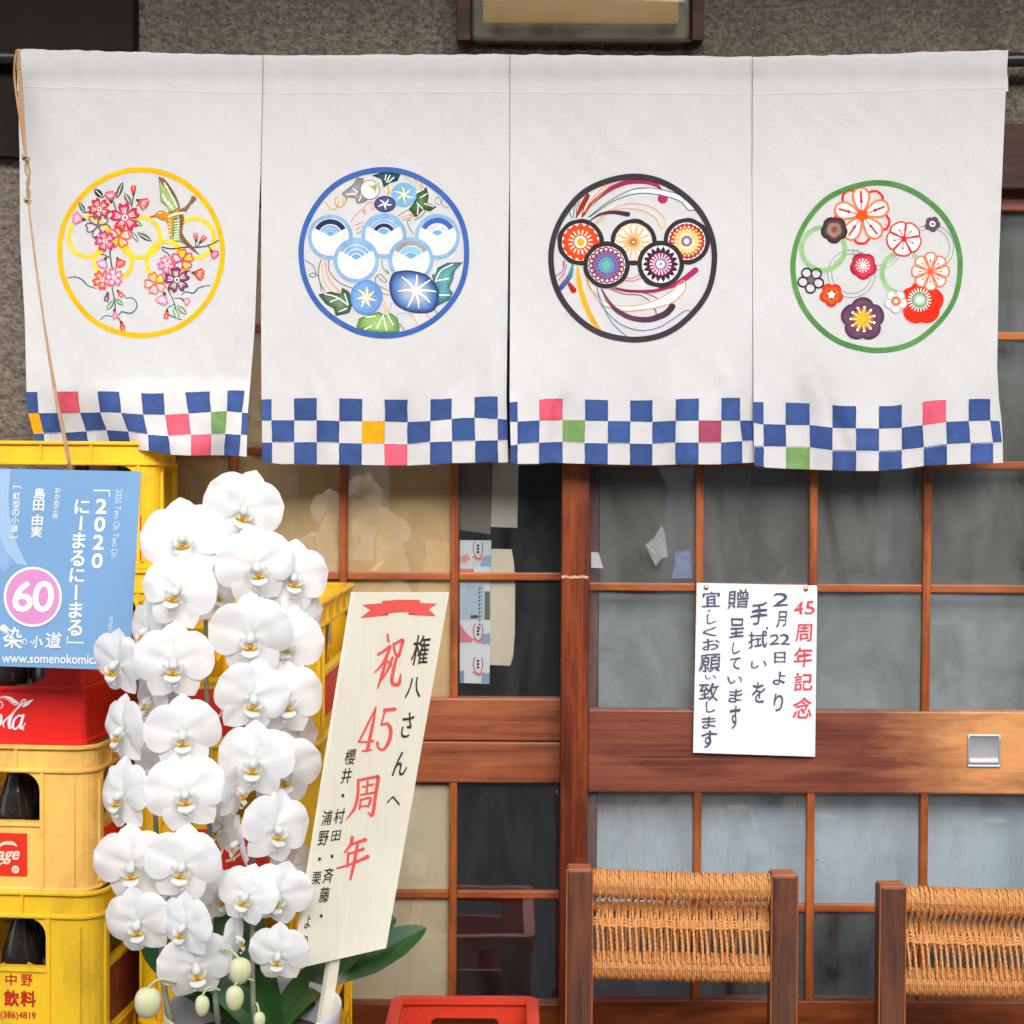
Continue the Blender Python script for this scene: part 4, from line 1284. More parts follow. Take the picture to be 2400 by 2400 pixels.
# ---- emblem 3: chrysanthemum discs in black rings, streaming ribbons
A3 = Art(zoom_tf(1230, 350, 3.864))
BK, MAR, MAG, PUR, ORG_, TEAL = (52, 46, 50), (142, 40, 68), (172, 44, 108), (84, 58, 76), (226, 160, 62), (70, 110, 116)
A3.stroke([(520, 610), (600, 500), (740, 380), (900, 305), (1050, 288), (1170, 310), (1240, 368)], [14, 30, 40, 44, 46, 46, 14], MAR, col2=(160, 48, 84))
A3.disc(1250, 445, 46, (168, 44, 90), n=16)
A3.poly([(1120, 352), (1330, 385), (1440, 430), (1520, 500), (1545, 545), (1480, 552), (1420, 480), (1330, 440), (1180, 405), (1000, 402), (940, 380)], (221, 219, 217), 2)
for L, c in (([(570, 620), (750, 480), (950, 372), (1120, 350), (1320, 385), (1440, 432), (1520, 500), (1545, 540), (1500, 555), (1470, 540), (1420, 480), (1330, 440), (1180, 405), (1000, 403), (800, 470), (590, 612)], TEAL),
             ([(540, 600), (640, 460), (760, 340), (800, 310)], (206, 150, 80)), ([(545, 560), (600, 460), (700, 350), (770, 312)], (216, 170, 90)), ([(470, 610), (470, 540), (500, 470)], (150, 60, 50)),
             ([(430, 630), (400, 560)], (80, 110, 150)), ([(440, 620), (450, 520), (470, 500)], (80, 110, 150)),
             ([(640, 670), (700, 610), (800, 565)], (216, 150, 90)), ([(650, 680), (720, 620)], (216, 170, 110)),
             ([(760, 552), (900, 500), (1050, 495), (1180, 540), (1262, 625), (1272, 690), (1246, 716), (1220, 690), (1180, 620), (1080, 560), (920, 535), (800, 555)], (228, 168, 88))):
    A3.stroke(L, 8, c)
A3.stroke([(462, 625), (510, 525), (570, 420)], [8, 40, 40], (140, 44, 30))
A3.stroke([(520, 620), (530, 540), (580, 440)], 8, (140, 44, 30))
A3.stroke([(580, 655), (680, 590), (800, 570), (932, 588)], [8, 26, 34, 46], (112, 66, 74), col2=(60, 44, 58))
A3.stroke([(480, 1060), (492, 1200), (530, 1350), (600, 1520), (690, 1645)], [16, 44, 48, 46, 20], (240, 164, 36))
A3.stroke([(432, 1050), (405, 1150), (325, 1255)], [26, 44, 46], (90, 150, 150), col2=(52, 74, 140))
A3.stroke([(400, 1215), (440, 1275)], [30, 56], (170, 40, 30), cap=True)
for L, c in (([(360, 1000), (350, 1090), (280, 1150)], (170, 70, 110)), ([(380, 1040), (360, 1110), (300, 1190)], (180, 80, 120)), ([(345, 1010), (350, 1060)], MAR), ([(370, 1120), (330, 1200)], (220, 120, 120)),
             ([(905, 1185), (980, 1192), (1050, 1165)], (206, 90, 110)), ([(900, 1165), (980, 1165), (1040, 1135)], (216, 120, 130)),
             ([(770, 1265), (900, 1310), (1040, 1320), (1130, 1370)], (140, 60, 84)), ([(780, 1255), (920, 1290), (1080, 1300), (1205, 1350)], (140, 60, 84)),
             ([(555, 1150), (580, 1240), (650, 1330)], (190, 140, 80)), ([(570, 1180), (610, 1280), (690, 1400), (790, 1440)], (216, 160, 80))):
    A3.stroke(L, 8, c)
A3.poly([(640, 1330), (780, 1400), (950, 1420), (1150, 1380), (1320, 1290), (1420, 1195), (1455, 1210), (1440, 1290), (1330, 1390), (1150, 1440), (960, 1465), (800, 1432), (700, 1405)], (221, 219, 217), 2)
A3.stroke([(1245, 1245), (1330, 1240), (1450, 1170), (1545, 1095)], [30, 36, 50, 56], (160, 40, 84), col2=MAG)
A3.stroke([(810, 1250), (950, 1280), (1150, 1284), (1280, 1255)], [8, 20, 30, 32], (130, 40, 70), col2=(160, 40, 90))
A3.stroke([(640, 1330), (780, 1400), (950, 1420), (1150, 1380), (1320, 1290), (1420, 1195), (1456, 1212), (1440, 1290), (1330, 1390), (1150, 1440), (960, 1465), (880, 1465)], 9, (206, 160, 90))
A3.stroke([(695, 1265), (760, 1380), (850, 1470), (980, 1530), (1130, 1540), (1270, 1490), (1335, 1425)], [14, 30, 42, 46, 52, 58, 60], (120, 66, 96), col2=(64, 48, 60))
A3.stroke([(1190, 1500), (1185, 1460), (1160, 1440)], 8, (110, 50, 50))
for L in ([(655, 1250), (680, 1380), (760, 1490), (880, 1590), (1050, 1640), (1220, 1610), (1350, 1530), (1450, 1465), (1500, 1465)], [(660, 1290), (720, 1440), (800, 1580), (930, 1700)]):
    A3.stroke(L, 8, (86, 116, 166))
for i, (x, y) in enumerate(((505, 840), (985, 840), (1466, 832), (740, 1048), (1230, 1040))):
    A3.lobed(x, y, 212, 0, BK, n=9, depth=0.02)
    A3.disc(x, y, 170, (221, 219, 217), n=40)
    if i == 0:
        A3.lobed(x, y, 172, 0, None, [(0, (236, 180, 30)), (0.3, (244, 90, 30)), (1, (240, 62, 22))], n=16, depth=0.2)
        for j in range(16):
            t = 2 * math.pi * j / 16 + 0.2
            A3.stroke([(x + 70 * math.cos(t), y + 70 * math.sin(t)), (x + 112 * math.cos(t), y + 112 * math.sin(t))], 12, (252, 232, 224), per=0, cap=False)
        A3.disc(x, y, 56, (252, 236, 214), n=20)
        A3.disc(x, y, 36, (222, 162, 20), n=16)
    elif i == 1:
        A3.petals_outline(x, y, 166, 0, 14, (232, 176, 92), 9, 0.05, 0.2)
        for j in range(14):
            t = 2 * math.pi * (j + 0.5) / 14
            A3.stroke([(x, y), (x + 90 * math.cos(t), y + 90 * math.sin(t))], [12, 5], (130, 80, 40), per=0, cap=False, col2=(222, 160, 80))
        A3.disc(x, y, 12, (240, 220, 190), n=10)
    elif i == 2:
        A3.lobed(x, y, 168, 0, (176, 52, 34), n=24, depth=0.16)
        for rr, col, nn in ((128, (232, 120, 52), 22), (104, (246, 200, 110), 20), (66, (226, 170, 120), 16), (52, (128, 110, 150), 14)):
            for j in range(nn):
                t = 2 * math.pi * j / nn
                A3.disc(x + rr * 1.02 * math.cos(t), y + rr * 1.02 * math.sin(t), 9, (248, 226, 200), n=8)
            A3.lobed(x, y, rr, 8, col, n=nn, depth=0.14)
        A3.disc(x, y, 26, (222, 216, 226), n=12)
    elif i == 3:
        for rr, nn, col, ww in ((160, 20, (138, 40, 76), 13), (128, 20, (126, 62, 110), 12), (98, 16, (92, 124, 176), 11), (66, 12, (84, 168, 178), 10), (36, 8, (84, 166, 136), 9)):
            A3.petals_outline(x, y, rr, rr, nn, col, ww, 0.55, 0.11 + 1.2 / nn)
        A3.disc(x, y, 14, (100, 180, 140), n=10)
    else:
        A3.lobed(x, y, 150, 0, (70, 34, 56), n=18, depth=0.05)
        for j in range(18):
            t = 2 * math.pi * j / 18
            t2 = 0.13
            A3.poly([(x + 170 * math.cos(t), y + 170 * math.sin(t)), (x + 128 * math.cos(t + t2), y + 128 * math.sin(t + t2)), (x + 128 * math.cos(t - t2), y + 128 * math.sin(t - t2))], (56, 40, 48))
            tt = t + math.pi / 18
            A3.poly([(x + 122 * math.cos(tt), y + 122 * math.sin(tt)), (x + 166 * math.cos(tt + t2), y + 166 * math.sin(tt + t2)), (x + 166 * math.cos(tt - t2), y + 166 * math.sin(tt - t2))], (221, 219, 217))
        A3.disc(x, y, 104, (150, 60, 104), n=30)
        for j in range(18):
            t = 2 * math.pi * j / 18
            A3.stroke([(x + 50 * math.cos(t), y + 50 * math.sin(t)), (x + 98 * math.cos(t), y + 98 * math.sin(t))], [10, 14], (240, 208, 220), per=0, cap=False)
        A3.disc(x, y, 40, (206, 226, 240), n=20)
        A3.disc(x, y, 14, (120, 166, 200), n=10)
for x0, x1, y in ((690, 790, 855), (1170, 1280, 850), (930, 1040, 1030)):
    A3.stroke([(x0, y), ((x0 + x1) / 2, y - 6), (x1, y)], 34, BK)
A3.ring(979, 986, 741, 50, BK, ry=738, n=120, jit=10, col2=(66, 60, 66))

# ---- emblem 4: plum blossoms, green rings
A4 = Art(zoom_tf(1800, 370, 3.864))
LG, THIN = (152, 190, 134), (134, 156, 134)
for (x, y, r0, r1, a0, a1) in ((755, 1050, 215, 178, 0, 360), (1475, 810, 206, 170, -120, 75), (980, 800, 214, 174, 60, 170), (985, 800, 214, 178, -70, -40)):
    for r in (r0, r1):
        A4.ring(x, y, r, 7, THIN, a0=a0, a1=a1)
A4.ring(500, 822, 195, 42, LG, col2=(136, 178, 118))
A4.ring(1222, 1040, 188, 42, LG, a0=95, a1=262, col2=(136, 178, 118))
A4.ring(1222, 1040, 188, 42, LG, a0=-62, a1=-30)
A4.stroke([(1090, 960), (1170, 880), (1185, 900), (1100, 990)], 6, THIN)
# big two-layer blossom
A4.petals_outline(852, 520, 256, 36 + 182, 5, (220, 44, 40), 22, 0.2, 0.30)
RED, ORA = (226, 50, 40), (240, 120, 72)
for k in range(5):
    t = math.radians(-3 + 72 * k + 180)
    c, q = math.cos(t), math.sin(t)
    m_ = lambda a, b: (852 + 250 * (a * c - b * q), 520 + 250 * (a * q + b * c))
    A4.poly([m_(0, 0.04), m_(-0.2, 0.35), m_(-0.3, 0.7), m_(-0.18, 0.94), m_(0, 1.0), m_(0.18, 0.94), m_(0.3, 0.7), m_(0.2, 0.35)], (221, 219, 217), 3)
    A4.stroke([m_(0, 0.04), m_(-0.2, 0.35), m_(-0.3, 0.7), m_(-0.18, 0.94), m_(0, 1.0), m_(0.18, 0.94), m_(0.3, 0.7), m_(0.2, 0.35), m_(0, 0.04)], 20, ORA, cap=False)
    A4.stroke([m_(0, 0.1), m_(0, 0.55)], 8, (190, 44, 50), per=0)
    A4.stroke([m_(0, 0.5), m_(0, 0.88)], 18, (196, 40, 44), per=0, cap=False)
    A4.disc(*m_(0, 0.5), 15, (196, 40, 44), n=10)
A4.lobed(852, 520, 62, 20, (240, 84, 22), n=5, depth=0.4)
A4.lobed(600, 652, 124, 20, None, [(0, (176, 110, 84)), (0.12, (110, 64, 48)), (0.3, (160, 116, 96)), (0.48, (150, 124, 116)), (0.62, (84, 64, 62)), (1, (46, 34, 36))])
def outline_plum(x, y, r, rot, n, col, w, wide, dot):
    for k in range(n):
        t = math.radians(rot + 360.0 / n * k)
        c, q = math.cos(t), math.sin(t)
        mm = lambda a, b: (x + r * (a * c - b * q), y + r * (a * q + b * c))
        pts = [mm(0, 0.05), mm(-wide * 0.75, 0.5), mm(-wide, 0.75), mm(-wide * 0.6, 0.97), mm(0, 1.02), mm(wide * 0.6, 0.97), mm(wide, 0.75), mm(wide * 0.75, 0.5), mm(0, 0.05)]
        A4.poly(pts[:-1], (221, 219, 217), 2)
    for k in range(n):
        t = math.radians(rot + 360.0 / n * k)
        c, q = math.cos(t), math.sin(t)
        mm = lambda a, b: (x + r * (a * c - b * q), y + r * (a * q + b * c))
        pts = [mm(0, 0.05), mm(-wide * 0.75, 0.5), mm(-wide, 0.75), mm(-wide * 0.6, 0.97), mm(0, 1.02), mm(wide * 0.6, 0.97), mm(wide, 0.75), mm(wide * 0.75, 0.5), mm(0, 0.05)]
        A4.stroke(pts, w, col, cap=False)
        A4.stroke([mm(0, 0), mm(0, 0.66)], 6, dot, per=0, cap=False)
        A4.disc(*mm(0, 0.58), 9, dot, n=8)
    A4.disc(x, y, r * 0.12, dot, n=12)
outline_plum(1232, 732, 152, 8, 5, (212, 38, 40), 14, 0.52, (212, 38, 40))
A4.lobed(1490, 600, 72, 10, (88, 74, 84), depth=0.22)
A4.disc(1490, 598, 28, (226, 222, 226), n=10)
A4.disc(1490, 598, 13, (88, 74, 84), n=8)
A4.lobed(864, 980, 124, 20, None, [(0, (240, 180, 180)), (0.3, (226, 90, 100)), (0.7, (206, 54, 76)), (1, (150, 26, 56))])
for k in range(12):
    t = 2 * math.pi * k / 12
    A4.stroke([(858 + 26 * math.cos(t), 975 + 26 * math.sin(t)), (858 + 56 * math.cos(t), 975 + 56 * math.sin(t))], 8, (250, 228, 226), per=0)
    A4.disc(858 + 58 * math.cos(t), 975 + 58 * math.sin(t), 8, (250, 228, 226), n=8)
A4.disc(858, 975, 22, (250, 230, 228), n=12)
A4.lobed(1392, 1312, 202, 200, (236, 46, 30), n=5, depth=0.15)
A4.disc(1372, 1285, 80, (92, 130, 92), n=24)
A4.fan((1372, 1285), [(1372 + 66 * math.cos(2 * math.pi * i / 20), 1285 + 66 * math.sin(2 * math.pi * i / 20)) for i in range(20)], [(0, (226, 236, 222)), (0.3, (210, 224, 206)), (1, (110, 146, 108))])
for k in range(22):
    t = 2 * math.pi * k / 22
    A4.stroke([(1372 + 70 * math.cos(t), 1285 + 70 * math.sin(t)), (1372 + 108 * math.cos(t), 1285 + 108 * math.sin(t))], 10, (250, 246, 240), per=0, cap=False)
outline_plum(1472, 1028, 166, 0, 8, (238, 110, 56), 14, 0.34, (226, 100, 60))
A4.lobed(1158, 1300, 104, 18, (221, 219, 217), depth=0.2)
for k in range(5):
    t = math.radians(18 + 72 * k)
    A4.ring(1158 + 60 * math.cos(t), 1300 + 60 * math.sin(t), 44, 8, (176, 166, 174), a0=math.degrees(t) - 115, a1=math.degrees(t) + 115, n=20)
A4.disc(1158, 1298, 46, (226, 110, 74), n=16)
A4.disc(1158, 1298, 18, (250, 240, 234), n=10)
for k in range(5):
    t = math.radians(-50 + 72 * k)
    A4.ring(390 + 74 * math.cos(t), 1105 + 74 * math.sin(t), 44, 14, (48, 38, 44), n=26)
A4.disc(390, 1105, 34, (110, 92, 106), n=14)
A4.lobed(575, 1240, 110, 20, None, [(0, (246, 120, 40)), (0.5, (242, 100, 40)), (0.8, (228, 60, 36)), (1, (196, 36, 40))], depth=0.24)
A4.lobed(575, 1240, 46, 20, (120, 40, 20), depth=0.3)
A4.lobed(575, 1240, 34, 56, (250, 244, 240), depth=0.3)
A4.lobed(858, 1460, 200, 54, None, [(0, (236, 190, 60)), (0.3, (226, 160, 40)), (0.48, (150, 96, 40)), (0.56, (96, 60, 84)), (0.8, (108, 72, 96)), (1, (66, 42, 58))])
for k in range(11):
    t = 2 * math.pi * k / 11 + 0.3
    A4.stroke([(858 + 56 * math.cos(t), 1460 + 56 * math.sin(t)), (858 + 106 * math.cos(t), 1460 + 106 * math.sin(t))], 9, (250, 240, 214), per=0)
    A4.disc(858 + 108 * math.cos(t), 1460 + 108 * math.sin(t), 13, (250, 244, 228), n=8)
A4.ring(986, 986, 758, 46, (70, 120, 58), n=120, jit=10, col2=(92, 146, 78))
for k, a in enumerate((A1, A2, A3, A4)):
    obj('printed_emblem', a.mesh('printed_emblem', cloth_place(k), 0.0005, 0.000003), panels[k])

# basting thread closing the seam between the upper panels
for k, (u, v0, v1) in enumerate(((617, 130, 408), (1195, 130, 410), (1764, 134, 412))):
    m = MB()
    L = []
    for i in range(40):
        v = lerp(v0, v1, i / 39)
        uu = lerp(pw(EDGE_R[k], v), pw(EDGE_L[k + 1], v), 0.5) + 0.5 * noise.noise(Vector((v * 0.08, k, 0)))
        L.append(P(uu, v, YN + min(cloth_dy(k, uu, v), cloth_dy(k + 1, uu, v)) - (0.0020 if i % 2 else 0.0006) - (0.008 if v < 170 else 0)))
    m.tube(L, 0.0006, 5)
    M.setdefault('thread', simple('seam_thread', lin((150, 138, 124)), 0.9, 0.2, 60))
    obj('seam_thread', m.mesh('seam_thread', M['thread']), panels[k])

# pole inside the sleeve, with its wall brackets
pole = thing('curtain_pole', 'dark round pole carrying the white shop curtain', 'pole', tuple(P(1200, 142, YN + 0.011)))
m = MB()
m.tube([P(-60, 134, YN + 0.010), P(600, 146, YN + 0.010), P(1200, 148, YN + 0.010), P(1800, 149, YN + 0.010), P(2520, 138, YN + 0.010)], 0.0115, 14)
part('rod', m, M['black'], pole, True, 40)
for u in (-30, 2460):
    m = MB()
    p = P(u, 140, YN + 0.010)
    m.box(p.x - 0.008, p.x + 0.008, YN + 0.018, YW + 0.01, p.z - 0.012, p.z + 0.012, 0.002)
    part('bracket', m, M['black'], pole)

# ------------------------------------------------------------------ blue hanging sign on its twine
YS = -0.70
sign = thing('hanging_sign', 'pale blue placard with white Japanese lettering hanging on twine', 'sign', tuple(P(165, 1570, YS)))
SA0, SB0, SC0 = P(-24, 1098, YS), P(331, 1105, YS - 0.022), P(-44, 1560, YS - 0.004)
NS = (SB0 - SA0).cross(SC0 - SA0).normalized()
if NS.y > 0:
    NS = -NS
def sgn(u, v, off):
    d = ray(u, v)
    return EYE + d * ((SA0 + NS * off - EYE).dot(NS) / d.dot(NS))
quad = [(-44, 1560), (303, 1571), (331, 1105), (-24, 1098)]
M['placard'] = simple('placard_blue', lin((118, 158, 198)), 0.45, 0.05, 10)
m = MB()
f = [sgn(u, v, 0.0) for u, v in quad]
bk = [sgn(u, v, -0.004) for u, v in quad]
m.add(f + bk, [(0, 1, 2, 3), (7, 6, 5, 4), (0, 4, 5, 1), (1, 5, 6, 2), (2, 6, 7, 3), (3, 7, 4, 0)])
board_o = part('board', m, M['placard'], sign)
BS = Art(zoom_tf(0, 1080, 3.864))
WH = (228, 232, 236)
BS.poly([(0, 75), (98, 75), (78, 300), (85, 480), (110, 620), (165, 780), (252, 950), (150, 930), (60, 830), (0, 690)], (156, 184, 212))
BS.poly([(-60, 640), (0, 690), (60, 830), (120, 925), (40, 1010), (-60, 900)], (136, 170, 206))
SA, SB = (1, 0.012), (-0.075, 1)
def sg(ch, x, y, w, h, b=0.0, art=BS, col=WH, rot=0):
    put_glyph(art, ch, x, y, w, h, col, SA, SB, b, rot=rot)
BS.stroke([(848, 268), (995, 270), (990, 325)], 14, WH, per=0, cap=False)
for ch, x, y in (('2', 917, 412), ('0', 904, 575), ('2', 891, 738), ('0', 880, 905)):
    sg(ch, x, y, 92, 128, 0.03)
for ch, x, y, w, h in (('に', 744, 415, 128, 124), ('ま', 716, 722, 112, 138), ('る', 702, 882, 120, 140), ('に', 698, 1036, 128, 124), ('ま', 686, 1350, 114, 140), ('る', 680, 1512, 124, 140)):
    sg(ch, x, y, w, h, 0.022)
BS.stroke([(738, 500), (728, 630)], [20, 26], WH, per=0, cap=False)
BS.stroke([(692, 1122), (686, 1258)], [20, 26], WH, per=0, cap=False)
BS.stroke([(612, 1590), (608, 1645), (757, 1648)], 14, WH, per=0, cap=False)
for i, ch in enumerate('おかめ工房'):
    sg(ch, 524 - 6 * i, 266 + 58 * i, 50, 50, 0.01)
for ch, x, y in (('島', 360, 296), ('田', 350, 402), ('由', 338, 536), ('実', 330, 642)):
    sg(ch, x, y, 96, 96, 0.022)
BS.stroke([(118, 252), (122, 232), (186, 234), (188, 254)], 10, WH, per=0, cap=False)
for ch, x, y in (('紅', 150, 318), ('型', 148, 392), ('の', 142, 466), ('小', 136, 536), ('道', 130, 612)):
    sg(ch, x, y, 64, 64, 0.015)
BS.stroke([(92, 676), (95, 692), (156, 694), (158, 676)], 10, WH, per=0, cap=False)
put_glyph(BS, '2020 Two Oh Two Oh', 1056, 568, 620, 56, (206, 218, 232), (-0.078, 1.0), (-1.0, 0.01), 0.008)
for i, ch in enumerate('ろばた焼'):
    sg(ch, 1006 - 3 * i, 1432 + 48 * i, 40, 40)
sg('権', 1000, 1640, 42, 44)
BS.disc(297, 1232, 264, WH, ry=272, n=60)
BS.disc(297, 1232, 242, (212, 140, 190), ry=250, n=60)
sg('6', 208, 1228, 172, 268, 0.018)
sg('0', 392, 1228, 182, 272, 0.018)
BS.disc(34, 1515, 33, WH, n=20)
BS.disc(42, 1606, 14, WH, n=12)
BS.disc(44, 1560, 8, WH, n=10)
put_glyph(BS, '染', 116, 1604, 150, 190, WH, SA, SB, 0.012, 0.10)
put_glyph(BS, 'の', 216, 1640, 58, 56, WH, SA, SB, 0.01, 0.06)
BS.disc(278, 1640, 9, WH, n=10)
put_glyph(BS, '小', 335, 1640, 92, 100, WH, SA, SB, 0.022, 0.1)
put_glyph(BS, '道', 482, 1622, 140, 150, WH, SA, SB, 0.012, 0.1)
put_glyph(BS, 'www.somenokomichi', 470, 1792, 900, 84, WH, (1, 0.016), (-0.03, 1), 0.012)
obj('printed_lettering', BS.mesh('printed_lettering', sgn, 0.0004, 0.000004, 'ink'), board_o)
# twine: looped round the pole end, knotted twice, one strand down to the placard
M['twine'] = simple('jute_twine', lin((176, 140, 104)), 0.95, 0.25, 160)
def rope(mb, pts, r, turns_per_m=160, plies=2, n=5, sub=1.0):
    L = [Vector(p) for p in smooth_line([tuple(p) for p in pts], max(3, int(10 * sub)))]
    dist = [0.0]
    for a, b in zip(L, L[1:]):
        dist.append(dist[-1] + (b - a).length)
    # resample
    step = 0.0022
    k = max(4, int(dist[-1] / step))
    R, j = [], 0
    for i in range(k + 1):
        d = dist[-1] * i / k
        while j < len(dist) - 2 and dist[j + 1] < d:
            j += 1
        seg = dist[j + 1] - dist[j] or 1e-9
        R.append((L[j].lerp(L[j + 1], (d - dist[j]) / seg), d))
    for p in range(plies):
        q = []
        for i, (c, d) in enumerate(R):
            t = (R[min(i + 1, k)][0] - R[max(i - 1, 0)][0]).normalized()
            a = t.cross(Vector((0.3, 1, 0.2))).normalized()
            b = t.cross(a)
            ph = 2 * math.pi * (d * turns_per_m + p / plies)
            q.append(c + (a * math.cos(ph) + b * math.sin(ph)) * r * 0.5)
        mb.tube(q, r * 0.62, n)
def tw(u, v, Y):
    return P(u, v, Y)
m = MB()
yk = -0.20
rope(m, [tw(44, 118, -0.172), tw(50, 190, -0.178), tw(54, 260, -0.19), tw(58, 330, -0.195), tw(61, 372, yk)], 0.0022)
rope(m, [tw(38, 118, -0.168), tw(44, 190, -0.176), tw(50, 270, -0.188), tw(57, 330, -0.193), tw(61, 372, yk)], 0.0022)
rope(m, [tw(46, 116, -0.160), tw(36, 135, -0.176), tw(34, 180, -0.172), tw(41, 240, -0.18), tw(52, 310, -0.19), tw(60, 370, yk)], 0.0022)
rope(m, [tw(62, 372, yk), tw(60, 400, yk), tw(68, 420, yk - 0.004), tw(64, 445, yk), tw(66, 472, yk)], 0.0024)
rope(m, [tw(62, 372, yk), tw(70, 405, yk), tw(63, 430, yk), tw(70, 450, yk), tw(66, 474, yk)], 0.0020)
for (u, v, r) in ((62, 372, 0.0052), (66, 472, 0.0042)):
    c = tw(u, v, yk)
    for k in range(3):
        pts = [c + Vector((r * math.cos(t + k), -0.002 + r * 0.7 * math.sin(2 * t + k), r * 0.9 * math.sin(t) * (0.6 + 0.2 * k))) for t in [2 * math.pi * i / 12 for i in range(13)]]
        m.tube(pts, 0.0016, 6)
for dy in (0.0, 0.0035):
    rope(m, [tw(66, 474, yk), tw(84, 620, -0.31), tw(108, 790, -0.42), tw(128, 920, -0.53), tw(146, 1010, -0.63), tw(158, 1070, YS - 0.010), tw(166, 1104, YS - 0.006)] if dy == 0 else
         [tw(107, 780, -0.42), tw(131, 920, -0.53), tw(150, 1010, -0.63), tw(162, 1070, YS - 0.008), tw(168, 1118, YS - 0.004)], 0.0018)
rope(m, [tw(160, 1085, YS - 0.006), tw(164, 1112, YS - 0.0065), tw(169, 1121, YS - 0.003), tw(170, 1112, YS - 0.006)], 0.0022)
part('twine', m, M['twine'], sign, True)

# ------------------------------------------------------------------ congratulation board standing in the orchid pot
bl0, br0, br1, bl1 = (830, 1388), (1053, 1388), (905, 2222), (689, 2272)
YB0, YB1 = -0.815, -0.695                      # near (left) edge, far (right) edge
A_, B_, D_ = P(*bl0, YB0), P(*br0, YB1), P(*bl1, YB0 - 0.060)
NB = (B_ - A_).cross(D_ - A_).normalized()
if NB.y > 0:
    NB = -NB
def bplace(u, v, off):
    d = ray(u, v)
    o = A_ + NB * off
    t = (o - EYE).dot(NB) / d.dot(NB)
    return EYE + d * t
cb = thing('congratulation_board', 'tilted cream wooden board with red and black brushed congratulation lettering', 'board', tuple(bplace(770, 2330, 0)))
# sheet with a curled lower right corner
nu, nv = 16, 40
pts = []
for j in range(nv):
    for i in range(nu):
        s, t = i / (nu - 1), j / (nv - 1)
        ua, va = lerp(bl0[0], bl1[0], t), lerp(bl0[1], bl1[1], t)
        ub, vb = lerp(br0[0], br1[0], t), lerp(br0[1], br1[1], t)
        off = 0.010 * max(0, s - 0.45) * max(0, t - 0.7) * 6
        pts.append(bplace(lerp(ua, ub, s), lerp(va, vb, s), off))
m = MB()
m.grid(pts, nu, nv)
o = len(m.v)
m.grid([Vector(p) - NB * 0.0055 for p in pts], nu, nv, flip=True)
rim = [i for i in range(nu)] + [j * nu + nu - 1 for j in range(1, nv)] + [(nv - 1) * nu + i for i in range(nu - 2, -1, -1)] + [j * nu for j in range(nv - 2, 0, -1)]
for a, b in zip(rim, rim[1:] + rim[:1]):
    m.f.append((a, a + o, b + o, b))
M['pale_wood'] = wood('pale_board_wood', lin((231, 222, 200)), lin((235, 227, 206)), lin((238, 231, 212)), 'Z', 0.5, 1.4, 0.6, grime=0.0)
panel_o = part('panel', m, M['pale_wood'], cb, False)
m = MB()
q0, q1 = bplace(800, 2120, -0.010), bplace(757, 2400, -0.010)
dq = (q1 - q0).normalized()
q2 = q0 + dq * 0.185                              # its foot stands in the pot
sx = dq.cross(NB).normalized()
for e in (0,):
    vs = []
    for c in (q0, q2):
        for a, b in ((-0.008, -0.003), (0.008, -0.003), (0.008, 0.004), (-0.008, 0.004)):
            vs.append(c + sx * a + NB * b)
    m.add(vs, [(0, 1, 2, 3), (7, 6, 5, 4), (0, 4, 5, 1), (1, 5, 6, 2), (2, 6, 7, 3), (3, 7, 4, 0)])
part('stake', m, M['pale_wood'], cb)
T1, T2 = zoom_tf(680, 1360, 3.865), zoom_tf(680, 1800, 3.865)
BT = Art(T1)
RD, BLK = (236, 92, 84), (62, 54, 42)
BT.poly([(652, 222), (835, 207), (834, 186), (1000, 176), (1172, 178), (1184, 206), (1336, 212), (1256, 262), (1322, 326), (1070, 313), (1076, 291), (990, 289), (897, 298), (888, 318), (632, 343), (725, 270)], RD)
BT.poly([(800, 312), (888, 318), (897, 298)], (206, 72, 68))
BT.poly([(1070, 313), (1170, 318), (1076, 291)], (206, 72, 68))
def B(art, strokes, col):
    for L, w in strokes:
        art.stroke(L, w, col, per=5)
B(BT, [([(882, 490), (892, 555)], [20, 38, 24]), ([(798, 672), (850, 640), (905, 598)], [26, 24, 30]), ([(905, 600), (870, 700), (820, 780), (762, 838)], [30, 30, 22, 10]),
       ([(868, 735), (832, 860), (792, 982)], [22, 32, 12]), ([(878, 722), (912, 772)], [14, 30]),
       ([(938, 572), (942, 620), (955, 676)], [22, 26, 20]), ([(936, 586), (1020, 540), (1005, 610), (985, 690)], [20, 34, 28, 24]), ([(956, 676), (995, 660)], [18, 20]),
       ([(928, 700), (890, 800), (835, 900)], [24, 26, 10]), ([(968, 690), (935, 820), (922, 915), (945, 945), (985, 935), (1002, 850)], [24, 32, 34, 36, 38, 12])], RD)
B(BT, [([(778, 1148), (705, 1300), (625, 1460)], [12, 22, 18]), ([(618, 1464), (690, 1466), (752, 1456)], [18, 20, 24]), ([(778, 1148), (742, 1340), (700, 1540)], [14, 30, 34]), ([(655, 1548), (738, 1536)], [18, 16]),
       ([(858, 1178), (948, 1168)], [36, 34]), ([(862, 1180), (824, 1310)], [18, 16]), ([(824, 1312), (880, 1300), (912, 1360), (895, 1460), (848, 1532), (800, 1518), (792, 1470)], [14, 30, 34, 34, 26, 22, 26])], RD)
BT.tf = T2
B(BT, [([(618, 108), (612, 250), (580, 370), (508, 468)], [26, 28, 26, 8]), ([(618, 112), (790, 78), (798, 92), (775, 240), (745, 425), (705, 398)], [24, 30, 36, 32, 32, 8]),
       ([(655, 172), (752, 148)], [18, 22]), ([(704, 122), (692, 232)], [20, 20]), ([(640, 244), (765, 222)], [18, 22]),
       ([(640, 285), (628, 372)], [20, 18]), ([(640, 290), (728, 272), (708, 348)], [18, 26, 22]), ([(628, 352), (708, 340)], [16, 18])], RD)
